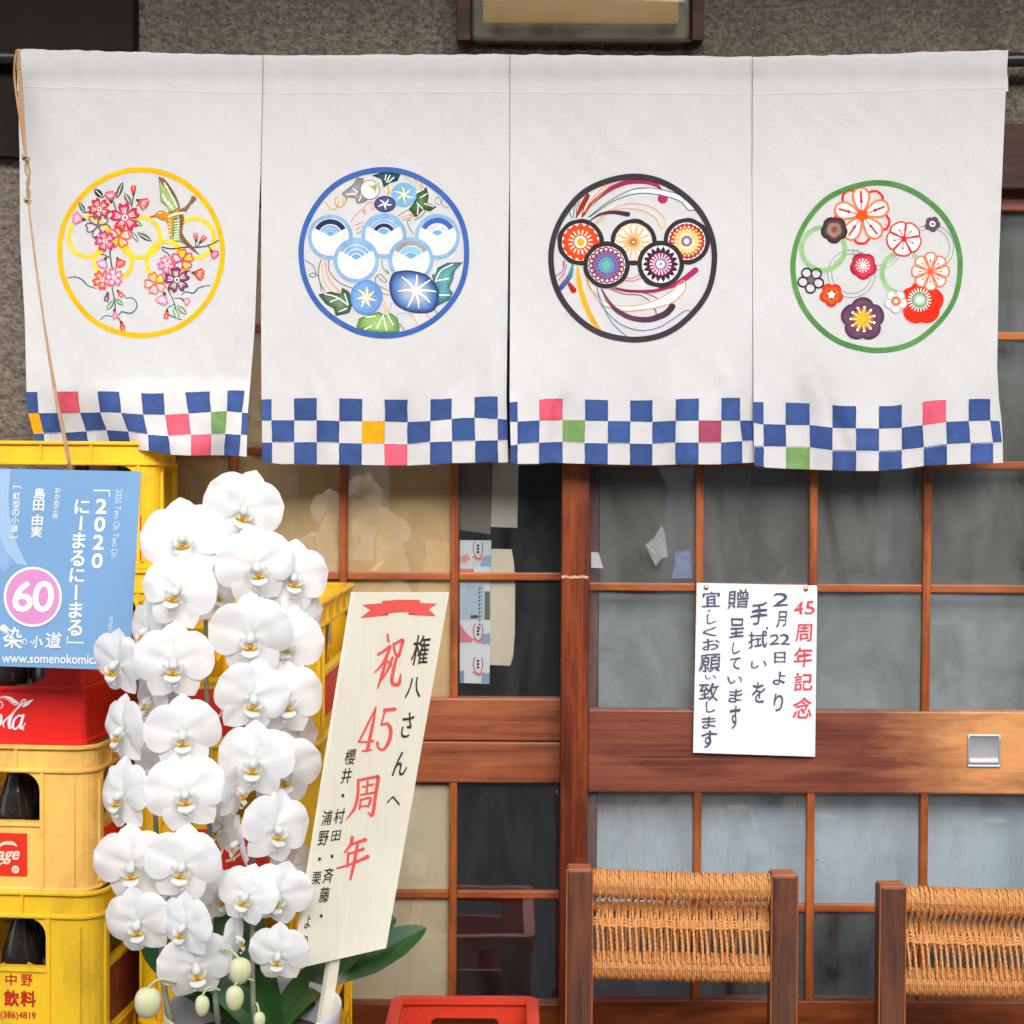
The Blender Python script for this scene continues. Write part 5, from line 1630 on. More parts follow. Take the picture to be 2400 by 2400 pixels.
B(BT, [([(562, 632), (545, 700), (486, 772)], [34, 28, 10]), ([(556, 692), (680, 650)], [22, 36]), ([(528, 770), (518, 890)], [24, 22]), ([(530, 778), (600, 756), (660, 735)], [20, 22, 34]),
       ([(428, 908), (560, 868), (702, 804)], [18, 22, 40]), ([(612, 690), (582, 850), (545, 1012)], [24, 32, 20])], RD)
AX, AY = (1, -0.10), (-0.17, 1)
BT.tf = T1
for ch, x, y, w, h in (('権', 1185, 632, 150, 270), ('八', 1118, 975, 140, 190), ('さ', 1062, 1312, 96, 220), ('ん', 1000, 1662, 130, 220)):
    put_glyph(BT, ch, x, y, w, h, BLK, AX, AY, 0.006, 0.06)
for ch, x, y, w, h in (('櫻', 545, 1598, 96, 140), ('井', 510, 1772, 88, 140)):
    put_glyph(BT, ch, x, y, w, h, BLK, AX, AY, 0.005, 0.05)
BT.tf = T2
for ch, x, y, w, h in (('へ', 938, 298, 122, 90), ('村', 446, 436, 92, 140), ('浦', 336, 450, 88, 132), ('田', 416, 614, 80, 92), ('野', 302, 636, 88, 132),
                       ('斉', 346, 976, 92, 140), ('栗', 240, 1000, 82, 120), ('藤', 312, 1152, 92, 140), ('よ', 160, 1395, 54, 116), ('り', 136, 1580, 44, 130)):
    put_glyph(BT, ch, x, y, w, h, BLK, AX, AY, 0.005, 0.06)
for x, y in ((478, 250), (380, 800), (267, 825), (283, 1340)):
    BT.disc(x, y, 13, BLK, n=12, ry=17)
obj('brushed_lettering', BT.mesh('brushed_lettering', bplace, 0.0004, 0.000002, 'ink'), panel_o)

# ------------------------------------------------------------------ handwritten notice pinned to the right door
YN2 = YR - 0.006
nt_tf = zoom_tf(1580, 1350, 4.292)
nq = [nt_tf(190, 1778), nt_tf(1418, 1818), nt_tf(1440, 95), nt_tf(228, 68)]
notice = thing('paper_notice', 'white handwritten paper notice pinned over the right door rail', 'notice', tuple(P(*nt_tf(800, 1800), YN2)))
def nplace(u, v, off):
    s = (u - 1633) / 282.0
    t = (v - 1370) / 400.0
    return P(u, v, YN2 - 0.004 * max(0.0, t - 0.3) ** 2 - 0.0012 * math.sin(s * 3.0) * max(0, t) - off)
pts = []
nu, nv = 12, 18
for j in range(nv):
    for i in range(nu):
        s, t = i / (nu - 1), j / (nv - 1)
        a = [lerp(nq[3][q], nq[2][q], s) for q in (0, 1)]
        b = [lerp(nq[0][q], nq[1][q], s) for q in (0, 1)]
        pts.append(nplace(lerp(a[0], b[0], t), lerp(a[1], b[1], t), 0))
m = MB()
m.grid(pts, nu, nv)
M['paper'] = simple('white_paper', (0.73, 0.735, 0.765), 0.85, 0.02, 8)
sheet_o = part('sheet', m, M['paper'], notice, True)
NT = Art(nt_tf)
INK, RINK = (80, 86, 104), (214, 66, 72)
NX, NY = (1, -0.05), (-0.05, 1)
for ch, x, y, w, h in (('45', 1310, 322, 196, 140), ('周', 1300, 572, 158, 176), ('年', 1300, 812, 180, 205), ('記', 1298, 1065, 186, 176), ('念', 1295, 1320, 182, 205)):
    put_glyph(NT, ch, x, y, w, h, RINK, NX, NY, 0.008, 0.10)
for ch, x, y, w, h in (('2', 1070, 236, 150, 130), ('月', 1080, 432, 104, 150), ('22', 1066, 638, 205, 104), ('日', 1065, 820, 112, 112), ('よ', 1056, 1025, 136, 128), ('り', 1050, 1272, 88, 190),
                       ('手', 852, 376, 182, 215), ('拭', 842, 640, 192, 176), ('い', 852, 890, 165, 78), ('を', 850, 1168, 138, 200),
                       ('贈', 645, 232, 196, 192), ('呈', 630, 520, 152, 185), ('し', 625, 725, 76, 118), ('て', 614, 882, 104, 118), ('い', 615, 1045, 142, 72), ('ま', 618, 1202, 138, 130), ('す', 610, 1420, 104, 226),
                       ('宜', 376, 232, 176, 156), ('し', 380, 432, 96, 92), ('く', 360, 560, 130, 100), ('お', 374, 690, 172, 110), ('願', 358, 872, 208, 176), ('い', 366, 1015, 112, 44), ('致', 355, 1168, 196, 180),
                       ('し', 370, 1322, 96, 110), ('ま', 345, 1472, 142, 118), ('す', 350, 1642, 150, 168)):
    put_glyph(NT, ch, x, y, w, h, INK, NX, NY, 0.007, 0.11)
for x, y in ((352, 348), (935, 524)):
    NT.disc(x, y, 11, INK, n=10)
obj('handwriting', NT.mesh('handwriting', nplace, 0.0011, 0.000002, 'ink'), sheet_o)
for x, y in ((322, 114), (1325, 128)):
    m = MB()
    c = P(*nt_tf(x, y), YN2)
    prof = [(0.0, -0.0042), (0.002, -0.004), (0.0038, -0.0026), (0.0042, -0.0008), (0.004, 0.0)]
    vs, fs = [], []
    n = 14
    for (r, dy) in prof:
        for j in range(n):
            t = 2 * math.pi * j / n
            vs.append((c.x + r * math.cos(t), c.y + dy, c.z + r * math.sin(t)))
    for i in range(len(prof) - 1):
        for j in range(n):
            fs.append((i * n + j, i * n + (j + 1) % n, (i + 1) * n + (j + 1) % n, (i + 1) * n + j))
    m.add(vs, fs)
    part('drawing_pin', m, M['brass'], notice, True)

# ------------------------------------------------------------------ papers stuck inside the left door's glass
YI = YL + 0.0172
def sheet_thing(name, label, cat, pts_px, Y, mat, art=None, thick=0.0006, bow=0.0):
    n = len(pts_px)
    m = MB()
    fr = [P(u, v, Y) for u, v in pts_px]
    bk_ = [P(u, v, Y + thick) for u, v in pts_px]
    m.add(fr + bk_, [tuple(range(n)), tuple(range(2 * n - 1, n - 1, -1))] + [(i, i + n, (i + 1) % n + n, (i + 1) % n) for i in range(n)])
    o = obj(name, m.mesh(name, mat))
    tag(o, label, cat)
    if art:
        obj('print', art.mesh('print', lambda u, v, off: P(u, v, Y - off), 0.0003, 0.000006, 'ink'), o)
    return o
M['old_paper'] = simple('aged_paper', lin((222, 206, 184)), 0.85, 0.06, 12)
M['grey_paper'] = simple('grey_card', lin((120, 112, 102)), 0.85, 0.08, 12)
M['plastic_bag'] = simple('cloudy_plastic', lin((196, 190, 178)), 0.35, 0.1, 12)
ZP = zoom_tf(780, 1080, 3.22)
LF = Art(ZP)
LF.poly([(960, 605), (1195, 608), (1195, 805), (960, 800)], (206, 216, 224))
LF.poly([(958, 730), (1010, 700), (1040, 740), (1000, 770), (958, 765)], (226, 140, 130))
LF.poly([(1130, 720), (1195, 710), (1195, 800), (1110, 795)], (150, 172, 200))
LF.poly([(958, 812), (1066, 815), (1066, 850), (958, 850)], (222, 126, 120))
LF.poly([(958, 935), (1140, 935), (1140, 1200), (958, 1200)], (178, 194, 208))
LF.poly([(1040, 1165), (1095, 1165), (1095, 1190), (1040, 1190)], (70, 76, 92))
LF.poly([(1145, 985), (1185, 985), (1185, 1200), (1145, 1200)], (96, 110, 104))
LF.poly([(958, 1210), (1190, 1205), (1190, 1385), (958, 1385)], (222, 224, 228))
LF.poly([(958, 1225), (1000, 1290), (1060, 1345), (1050, 1372), (958, 1372)], (226, 130, 140))
LF.poly([(1120, 1310), (1188, 1300), (1188, 1385), (1120, 1385)], (140, 166, 202))
LF.poly([(958, 1392), (1188, 1392), (1182, 1680), (958, 1675)], (226, 230, 234))
LF.poly([(958, 1590), (990, 1580), (990, 1675), (958, 1675)], (130, 152, 190))
LF.poly([(1125, 1605), (1185, 1600), (1180, 1680), (1120, 1678)], (140, 166, 202))
for y in (660, 1280, 1530):
    LF.stroke([(1075, y - 50), (1060, y), (1075, y + 60), (1110, y + 75), (1130, y + 20), (1125, y - 45)], 9, (206, 96, 104))
    LF.stroke([(1060, y + 65), (1100, y + 90), (1140, y + 70)], 16, (226, 140, 140))
    for q in (-20, 5, 30):
        LF.disc(1096, y + q, 11, (96, 50, 56), n=8)
for i in range(11):                             # lines of print too small to read
    LF.stroke([(1096, 965 + i * 30), (1120, 962 + i * 30)], 6, (70, 72, 80), per=0, cap=False)
    LF.stroke([(1108, 958 + i * 30), (1106, 980 + i * 30)], 5, (70, 72, 80), per=0, cap=False)
sheet_thing('leaflet_strip', 'strip of pink and blue printed leaflets inside the left door glass', 'leaflet', [ZP(958, 598), ZP(958, 1676), ZP(1178, 1684), ZP(1196, 602)], YI + 0.0012, M['paper'], LF)
sheet_thing('envelope', 'plain cream envelope standing behind the left door glass', 'envelope', [ZP(1196, 664), ZP(1184, 1540), ZP(1338, 1546), ZP(1360, 1480), ZP(1374, 1300), ZP(1376, 900), ZP(1366, 760), ZP(1350, 668)], YI + 0.0024, M['old_paper'])
sheet_thing('folded_plastic_bag', 'cloudy folded plastic bag hanging behind the left door glass', 'bag', [ZP(1206, -60), ZP(1192, 498), ZP(1392, 506), ZP(1404, -60)], YI + 0.006, M['plastic_bag'])
sheet_thing('grey_card', 'dull grey card stuck inside the left door glass above the leaflets', 'card', [ZP(952, -60), ZP(952, 520), ZP(1190, 556), ZP(1196, -60)], YI + 0.0042, M['grey_paper'])
# things lying against the right door's glass
ZQ = zoom_tf(1360, 1080, 3.116)
YQ = YR + 0.024
M['dull_paper'] = simple('dull_paper', lin((172, 170, 166)), 0.9, 0.2, 40)
def crumple(name, label, cat, pts, mat, Y, amp):
    c = (sum(p[0] for p in pts) / len(pts), sum(p[1] for p in pts) / len(pts))
    rings = [0.0, 0.4, 0.75, 1.0]
    m = MB()
    vs, fs = [P(*ZQ(*c), Y)], []
    n = len(pts)
    for k, t in enumerate(rings[1:]):
        for i, p in enumerate(pts):
            x, y = lerp(c[0], p[0], t), lerp(c[1], p[1], t)
            vs.append(P(*ZQ(x, y), Y + amp * noise.noise(Vector((x * 0.03, y * 0.03, 2)))))
        o = 1 + k * n
        for i in range(n):
            j = (i + 1) % n
            fs.append((0, o + i, o + j) if k == 0 else (o - n + i, o + i, o + j, o - n + j))
    m.add(vs, fs)
    return tag(obj(name, m.mesh(name, mat)), label, cat)
crumple('crumpled_paper', 'crumpled white paper behind an upper pane of the right door', 'paper', [(475, 612), (540, 560), (595, 470), (618, 530), (640, 700), (590, 715), (552, 770), (510, 690), (490, 650)], M['dull_paper'], YQ, 0.004)
M['blue_pack'] = simple('blue_packet', lin((120, 128, 170)), 0.6, 0.25, 30)
crumple('blue_packet', 'small blue packet behind an upper pane of the right door', 'packet', [(690, 655), (800, 650), (815, 740), (820, 855), (740, 858), (665, 858), (690, 760)], M['blue_pack'], YQ, 0.003)
crumple('white_tag', 'little white paper tag behind the right door beside its stile', 'tag', [(80, 665), (135, 670), (168, 785), (80, 780)], M['paper'], YQ, 0.001)

# ------------------------------------------------------------------ bottle crates
M['crate_yellow'] = plastic('crate_yellow_plastic', lin((252, 194, 30)), 0.42)
M['crate_orange'] = plastic('crate_orange_plastic', lin((250, 194, 100)), 0.42)
M['crate_lemon'] = plastic('crate_lemon_plastic', lin((238, 192, 40)), 0.45)
M['crate_red'] = plastic('crate_red_plastic', lin((240, 38, 30)), 0.38)
M['crate_scarlet'] = plastic('crate_scarlet_plastic', lin((234, 72, 48)), 0.42)
M['label_red'] = simple('label_red', lin((226, 46, 20)), 0.5, 0.06, 12)
M['label_maroon'] = simple('label_maroon', lin((110, 40, 34)), 0.55, 0.2, 20)
CL, CW, CH = 0.44, 0.245, 0.197
def rrect(L, W, r, n=6):
    pts = []
    for cx, cy, a0 in ((L / 2 - r, W / 2 - r, 0), (-L / 2 + r, W / 2 - r, 90), (-L / 2 + r, -W / 2 + r, 180), (L / 2 - r, -W / 2 + r, 270)):
        for i in range(n + 1):
            t = math.radians(a0 + 90.0 * i / n)
            pts.append((cx + r * math.cos(t), cy + r * math.sin(t)))
    return pts
def band(mb, L, W, r, z0, z1, out, th):
    """closed ring of rectangular section round the crate"""
    o, i = rrect(L + 2 * out, W + 2 * out, r + out), rrect(L - 2 * th, W - 2 * th, max(0.004, r - th))
    n = len(o)
    b = min(0.0015, (z1 - z0) * 0.3)
    o2 = rrect(L + 2 * out - 2 * b, W + 2 * out - 2 * b, r + out - b)
    rings = [[(x, y, z0) for x, y in o2], [(x, y, z0 + b) for x, y in o], [(x, y, z1 - b) for x, y in o], [(x, y, z1) for x, y in o2], [(x, y, z1) for x, y in i], [(x, y, z0) for x, y in i]]
    vs = [p for rg in rings for p in rg]
    k = len(rings)
    fs = []
    for a in range(k):
        for j in range(n):
            fs.append((a * n + j, a * n + (j + 1) % n, ((a + 1) % k) * n + (j + 1) % n, ((a + 1) % k) * n + j))
    mb.add(vs, fs)
def plate(mb, outline, hole, th, xf):
    """flat plate with an optional hole; xf maps (a, z, depth) to crate space"""
    polys = [[Vector((a, z, 0)) for a, z in outline]]
    if hole:
        polys.append([Vector((a, z, 0)) for a, z in hole])
    tri = tessellate_polygon(polys)
    allp = list(outline) + list(hole or [])
    n = len(allp)
    vs = [xf(a, z, 0) for a, z in allp] + [xf(a, z, th) for a, z in allp]
    fs = [tuple(t) for t in tri] + [tuple(i + n for i in reversed(t)) for t in tri]
    lo = len(outline)
    for i in range(lo):
        j = (i + 1) % lo
        fs.append((i, j, j + n, i + n))
    if hole:
        h = len(hole)
        for i in range(h):
            j = (i + 1) % h
            fs.append((lo + i, lo + j, lo + j + n, lo + i + n))
    mb.add(vs, fs)
def side_xf(side, L, W, out=0.0):
    if side == 0:
        return lambda a, z, d: (a, -W / 2 - out + d, z)
    if side == 1:
        return lambda a, z, d: (L / 2 + out - d, a, z)
    if side == 2:
        return lambda a, z, d: (-a, W / 2 + out - d, z)
    return lambda a, z, d: (-L / 2 - out + d, -a, z)
def arch(a0, a1, z0, z1, r, n=6):
    pts = [(a0, z0), (a1, z0)]
    pts += [(a1 - r + r * math.cos(t), z1 - r + r * math.sin(t)) for t in [math.pi / 2 * i / n for i in range(n + 1)]]
    pts += [(a0 + r + r * math.cos(t), z1 - r + r * math.sin(t)) for t in [math.pi / 2 + math.pi / 2 * i / n for i in range(n + 1)]]
    return pts
MESH = {}
def crate_meshes(kind):
    if kind in MESH:
        return MESH[kind]
    L, W, H, r, th = CL, CW, CH, 0.032, 0.005
    body = MB()
    if kind in ('tall', 'wide'):
        for sd_ in range(4):
            half = (L / 2 if sd_ % 2 == 0 else W / 2) - r
            a1 = (L / 2 - (0.072 if kind == 'tall' else 0.036)) if sd_ % 2 == 0 else (W / 2 - 0.036)
            plate(body, [(-half, 0), (half, 0), (half, H), (-half, H)], arch(-a1, a1, 0.094, 0.160, 0.024), th, side_xf(sd_, L, W))
            # ledge under the opening
            x = side_xf(sd_, L, W, 0.003)
            vs = [x(a, z, d) for d in (0, 0.012) for z in (0.089, 0.095) for a in (-a1 - 0.002, a1 + 0.002)]
            body.add(vs, [(0, 1, 3, 2), (4, 6, 7, 5), (2, 3, 7, 6), (0, 4, 5, 1), (0, 2, 6, 4), (1, 5, 7, 3)])
            # lower panel stands back between two low uprights
            for q in (-1, 1):
                vs = [x(q * (a1 + 0.004) + a, z, d) for d in (0, 0.004) for z in (0.006, 0.164) for a in (-0.0025, 0.0025)]
                body.add(vs, [(0, 1, 3, 2), (4, 6, 7, 5), (2, 3, 7, 6), (0, 4, 5, 1), (0, 2, 6, 4), (1, 5, 7, 3)])
            for q in (-0.62, -0.22, 0.22, 0.62):
                vs = [x(q * half + a, z, d) for d in (-0.0005, 0.004) for z in (0.166, 0.194) for a in (-0.0018, 0.0018)]
                body.add(vs, [(0, 1, 3, 2), (4, 6, 7, 5), (2, 3, 7, 6), (0, 4, 5, 1), (0, 2, 6, 4), (1, 5, 7, 3)])
            # inside divider with a wavy top
            dz = [(-half + 2 * half * i / 24, 0.085 + 0.010 * math.cos(i * math.pi / 3)) for i in range(25)]
            plate(body, [(-half, 0.01), (half, 0.01)] + list(reversed(dz)), None, 0.003, side_xf(sd_, L - 0.07, W - 0.07))
        band(body, L, W, r, H - 0.006, H, 0.005, 0.006)
        band(body, L, W, r, 0.160, 0.166, 0.004, 0.002)
        band(body, L, W, r, 0.0, 0.007, 0.003, 0.004)
    elif kind == 'cola':
        H = 0.160
        for sd_ in range(4):
            half = (L / 2 if sd_ % 2 == 0 else W / 2) - 0.012
            a1 = half - 0.036
            plate(body, [(-half, 0), (half, 0), (half, H), (a1, H), (a1 - 0.006, 0.092), (a1 - 0.03, 0.080), (-a1 + 0.03, 0.080), (-a1 + 0.006, 0.092), (-a1, H), (-half, H)], None, 0.006, side_xf(sd_, L, W))
        band(body, L, W, 0.012, 0.0, 0.010, 0.003, 0.004)
        band(body, L, W, 0.012, 0.074, 0.080, 0.003, 0.006)
        r = 0.012
    else:                                            # 'open': plain slotted crate, flared rim
        L, W, H = 0.36, 0.224, 0.228
        r = 0.016
        for sd_ in range(4):
            half = (L / 2 if sd_ % 2 == 0 else W / 2) - r
            plate(body, [(-half, 0), (half, 0), (half, H), (-half, H)], arch(-0.055, 0.055, 0.165, 0.195, 0.010), 0.006, side_xf(sd_, L, W))
        band(body, L, W, r, H - 0.030, H - 0.024, 0.006, 0.004)
        band(body, L, W, r, H - 0.009, H, 0.007, 0.013)
        band(body, L, W, r, 0.0, 0.008, 0.002, 0.006)
    # rounded corners
    n = 6
    for cx, cy, a0 in ((L / 2 - r, W / 2 - r, 0), (-L / 2 + r, W / 2 - r, 90), (-L / 2 + r, -W / 2 + r, 180), (L / 2 - r, -W / 2 + r, 270)):
        vs, fs = [], []
        for i in range(n + 1):
            t = math.radians(a0 + 90.0 * i / n)
            for rr in (r, r - 0.005):
                for z in (0.0, H):
                    vs.append((cx + rr * math.cos(t), cy + rr * math.sin(t), z))
        for i in range(n):
            o = i * 4
            fs += [(o, o + 4, o + 5, o + 1), (o + 2, o + 3, o + 7, o + 6), (o + 1, o + 5, o + 7, o + 3), (o, o + 2, o + 6, o + 4)]
        body.add(vs, fs)
        if kind in ('tall', 'wide'):
            t = math.radians(a0 + 45)
            for dt in (-34, 34):
                t = math.radians(a0 + 45 + dt)
                c, q = math.cos(t), math.sin(t)
                p = lambda o_, s_: (cx + (r + o_) * c - s_ * q, cy + (r + o_) * q + s_ * c)
                vs = [(*p(o_, s_), z) for z in (0.012, 0.150) for o_, s_ in ((0.003, -0.0015), (0.003, 0.0015), (-0.002, 0.0025), (-0.002, -0.0025))]
                body.add(vs, [(0, 1, 2, 3), (7, 6, 5, 4), (0, 4, 5, 1), (1, 5, 6, 2), (2, 6, 7, 3), (3, 7, 4, 0)])
    base = MB()
    nx = 7
    for i in range(nx):
        x = -L / 2 + 0.02 + (L - 0.04) * i / (nx - 1)
        base.box(x - 0.008, x + 0.008, -W / 2 + 0.006, W / 2 - 0.006, 0.004, 0.009)
    for y in (-W / 4, 0, W / 4):
        base.box(-L / 2 + 0.006, L / 2 - 0.006, y - 0.006, y + 0.006, 0.0035, 0.0085)
    MESH[kind] = (body, base, H)
    return MESH[kind]
DATA = {}
def crate(kind, matk, label, loc, rotz, group):
    key = (kind, matk)
    if key not in DATA:
        b, ba, H = crate_meshes(kind)
        DATA[key] = (b.mesh('body', M[matk]), ba.mesh('base_grid', M[matk]))
    t = thing('bottle_crate', label, 'crate', loc, rotz, group)
    for nm, d in zip(('body', 'base_grid'), DATA[key]):
        o = bpy.data.objects.new(nm, d)
        C.objects.link(o)
        o.parent = t
    return t
def label_on(t, side, a0, a1, z0, z1, mat, L=CL, W=CW, draw=None, name='label', out=0.0012):
    """thin label plate fixed to a crate side; draw(art) works in label millimetres, y down"""
    xf = side_xf(side, L, W)
    m = MB()
    vs = [xf(a, z, d) for d in (-out, 0.001) for z in (z0, z1) for a in (a0, a1)]
    m.add(vs, [(0, 1, 3, 2), (4, 6, 7, 5), (2, 3, 7, 6), (0, 4, 5, 1), (0, 2, 6, 4), (1, 5, 7, 3)])
    o = bpy.data.objects.new(name, m.mesh(name, M[mat]))
    C.objects.link(o)
    o.parent = t
    if draw:
        a = Art()
        draw(a)
        me = a.mesh('printed_lettering', lambda x, y, off: xf(a0 + x / 1000.0, z1 - y / 1000.0, -out - off), 0.0003, 0.000004, 'ink')
        p = bpy.data.objects.new('printed_lettering', me)
        C.objects.link(p)
        p.parent = o
    return o
def print_on(t, side, L, W, draw, a0=0.0, z1=0.0, out=0.0002, parent=None):
    xf = side_xf(side, L, W)
    a = Art()
    draw(a)
    me = a.mesh('printed_lettering', lambda x, y, off: xf(a0 + x / 1000.0, z1 - y / 1000.0, -out - off), 0.0001, 0.000002, 'ink')
    p = bpy.data.objects.new('printed_lettering', me)
    C.objects.link(p)
    p.parent = t
    return p
LBL = (250, 214, 190)
def fit(c_u, c_v, Yf, rot, L, W, side_right):
    """crate centre so that its front right upright stands at pixel column c_u on the plane Yf"""
    p = P(c_u, c_v, Yf)
    dx, dy = L / 2, -W / 2
    c, s = math.cos(rot), math.sin(rot)
    return (p.x - (dx * c - dy * s), p.y - (dx * s + dy * c))
# stack A: front left
rA = math.radians(-5.0)
cA = fit(217, 1900, -0.625, rA, CL, CW, True)
PA = 0.194                                     # stacking pitch: the feet nest a little
for i in range(3):
    crate('tall', 'crate_yellow', ['lowest', 'second', 'third'][i] + ' yellow crate from the ground in the front left stack', (*cA, i * PA), rA, 'crates in the front left stack')
cA4 = (cA[0] + 0.008, cA[1])
kA4 = crate('tall', 'crate_lemon', 'lemon yellow crate with red address lettering at the bottom left corner', (*cA4, 4 * PA), rA, 'crates in the front left stack')
crate('tall', 'crate_yellow', 'yellow crate directly under the lemon yellow lettered one', (*cA4, 3 * PA), rA, 'crates in the front left stack')
kA3 = crate('tall', 'crate_orange', 'pale orange crate with red drink label under the red cola crate', (*cA, 5 * PA), rA, 'crates in the front left stack')
kA2 = crate('cola', 'crate_red', 'red cola crate with white script lettering below the blue placard', (cA[0] - 0.012, cA[1] + 0.004, 6 * PA), rA, 'crates in the front left stack')
def d_kirin(a):
    for ch, x, y, w, h in (('K', 22, 8, 5, 7), ('I', 30, 8, 1.6, 7), ('R', 36, 8, 5, 7), ('I', 44, 8, 1.6, 7), ('N', 51, 8, 6, 7)):
        put_glyph(a, ch, x, y, w, h, LBL, bold=0.01)
    put_glyph(a, 'Beverage', 52, 31, 80, 22, LBL, (1, -0.05), (-0.25, 1), 0.02)
    a.stroke([(64, 19), (70, 14), (82, 13), (89, 17)], [2, 4, 5, 1], LBL)
    a.stroke([(54, 38), (62, 43), (70, 39)], [2, 3.5, 1], LBL)
    a.disc(87, 48, 5.2, LBL, n=20)
    put_glyph(a, '60', 87, 48, 6, 5, (226, 46, 20))
label_on(kA3, 0, 0.0285, 0.131, 0.022, 0.079, 'label_red', draw=d_kirin)
def d_kirin_side(a):
    for i, ch in enumerate('キリン'):
        put_glyph(a, ch, 24 + i * 30, 30, 26, 30, LBL, (1, 0), (-0.15, 1))
label_on(kA3, 1, -0.083, 0.083, 0.016, 0.080, 'label_red', draw=d_kirin_side)
def d_addr(a):
    RD2 = (184, 34, 24)
    for ch, x in (('中', 20.5), ('野', 41.8)):
        put_glyph(a, ch, x, 0, 15.0, 15.4, RD2, bold=0.02)
    for ch, x in (('飲', 21.0), ('料', 44.0)):
        put_glyph(a, ch, x, 25, 20.0, 20.5, RD2, bold=0.03)
    put_glyph(a, '(386)4819', 30, 48.5, 48, 11.5, RD2, bold=0.02)
print_on(kA4, 0, CL, CW, d_addr, a0=0.080, z1=0.077)
def d_mar(a):
    for ch, x, y in (('キ', 30, 24), ('リ', 62, 24), ('ン', 94, 24)):
        put_glyph(a, ch, x, y, 26, 32, (178, 60, 50), (1, 0), (-0.15, 1), 0.01)
    for i in range(6):
        a.stroke([(10 + 24 * i, 52), (28 + 24 * i, 52), (28 + 24 * i, 64), (10 + 24 * i, 64), (10 + 24 * i, 52)], 2.5, (168, 84, 50), per=0, cap=False)
label_on(kA4, 1, -0.083, 0.083, 0.010, 0.084, 'label_maroon', draw=d_mar)
# white script on the red crate, traced
ZA = zoom_tf(0, 1550, 4.493)
WS = (244, 236, 240)
co = Art(ZA)
co.stroke([(-60, 560), (-70, 470), (-30, 420), (20, 430), (30, 470), (0, 500)], [14, 20, 16, 12, 10, 6], WS)
co.stroke([(-10, 390), (40, 372), (110, 390), (150, 420), (195, 440), (150, 455), (80, 400), (20, 400)], [4, 16, 34, 40, 14, 8, 6, 2], WS)
co.stroke([(0, 560), (18, 580), (10, 650), (-30, 690), (-60, 660), (-55, 600), (-10, 555)], [20, 22, 24, 20, 22, 24, 20], WS)
co.stroke([(45, 690), (40, 640), (120, 560), (200, 470), (240, 410), (262, 402), (270, 420), (180, 500), (130, 560), (100, 640), (105, 700), (130, 690)], [14, 20, 16, 14, 14, 12, 12, 14, 30, 34, 26, 6], WS)
co.stroke([(240, 480), (280, 450), (320, 420), (352, 402)], [8, 40, 26, 4], WS)
co.stroke([(240, 580), (200, 570), (150, 620), (140, 690), (170, 710), (215, 660), (250, 570)], [20, 18, 24, 24, 18, 18, 22], WS)
co.stroke([(250, 565), (225, 650), (222, 700), (240, 700), (272, 645)], [26, 30, 26, 14, 6], WS)
co.disc(250, 715, 9, WS, n=10)
kinv = Matrix.Translation(Vector(kA2.location)) @ Matrix.Rotation(rA, 4, 'Z')
ki = kinv.inverted()
def cola_place(u, v, off):
    # meet the crate's own front plane along the pixel ray
    n_ = (kinv.to_3x3() @ Vector((0, -1, 0)))
    o_ = kinv @ Vector((0, -CW / 2, 0))
    d = ray(u, v)
    t = (o_ - EYE).dot(n_) / d.dot(n_)
    return ki @ (EYE + d * t + n_ * (0.0006 + off))
p = bpy.data.objects.new('printed_lettering', co.mesh('printed_lettering', cola_place, 0.0003, 0.000004, 'ink'))
C.objects.link(p)
p.parent = kA2
# stack C: behind, against the wall
rC = math.radians(5.5)
cC = fit(374, 1100, -0.265, rC, CL, CW, True)
kC = []
for i in range(8):
    lb = [q + ' yellow crate from the ground in the tall wall stack' for q in ('lowest', 'second', 'third', 'fourth', 'fifth', 'sixth')] + ['yellow crate second from top of the tall wall stack behind the blue placard', 'yellow top crate of the tall wall stack, touched by the curtain hem']
    kC.append(crate('wide', 'crate_yellow', lb[i], (*cC, i * CH), rC, 'crates in the tall stack by the wall'))
for k in (6, 7):
    label_on(kC[k], 0, -0.14, 0.195, 0.014, 0.082, 'label_red', draw=lambda a: [put_glyph(a, ch, 250 + i * 30, 36, 26, 30, LBL) for i, ch in enumerate('キリン')])
# stack B: end-on, right of the front stack, behind the orchids
rB = math.radians(90.0 - 1.0)
pB = P(741, 1450, -0.555)
dxB, dyB = -CL / 2, -CW / 2
c_, s_ = math.cos(rB), math.sin(rB)
cB = (pB.x - (dxB * c_ - dyB * s_), pB.y - (dxB * s_ + dyB * c_))
kB = []
for i in range(7):
    lb = ('lowest', 'second', 'third', 'fourth', 'fifth', '', '')[i] + ' yellow crate from the ground in the end-on stack behind the orchids'
    if i == 6:
        lb = 'yellow top crate full of papers, just left of the cream board'
    elif i == 5:
        lb = 'yellow crate under the paper-filled one behind the orchids'
    kB.append(crate('tall', 'crate_yellow', lb, (*cB, i * 0.1923), rB, 'crates in the end-on stack behind the orchids'))
def d_cursive(a):
    put_glyph(a, 'kyor', 240, 30, 90, 46, (238, 130, 60), (1, 0), (-0.25, 1))
for k in (5, 6):
    label_on(kB[k], 0, -0.15, 0.15, 0.030, 0.086, 'label_red', draw=d_cursive)
    def d_blocks(a):                            # worn block characters, no longer legible
        for i in range(8):
            for q in range(3):
                a.stroke([(4 + i * 22, 6 + q * 5), (17 + i * 22, 6 + q * 5)], 2.2, (206, 96, 30), per=0, cap=False)
            a.stroke([(7 + i * 22, 3), (7 + i * 22, 19)], 2.4, (206, 96, 30), per=0, cap=False)
            a.stroke([(14 + i * 22, 3), (14 + i * 22, 19)], 2.4, (206, 96, 30), per=0, cap=False)
    print_on(kB[k], 0, CL, CW, d_blocks, a0=-0.06, z1=0.029)
    label_on(kB[k], 3, -0.07, 0.07, 0.016, 0.080, 'label_red', draw=d_kirin_side)
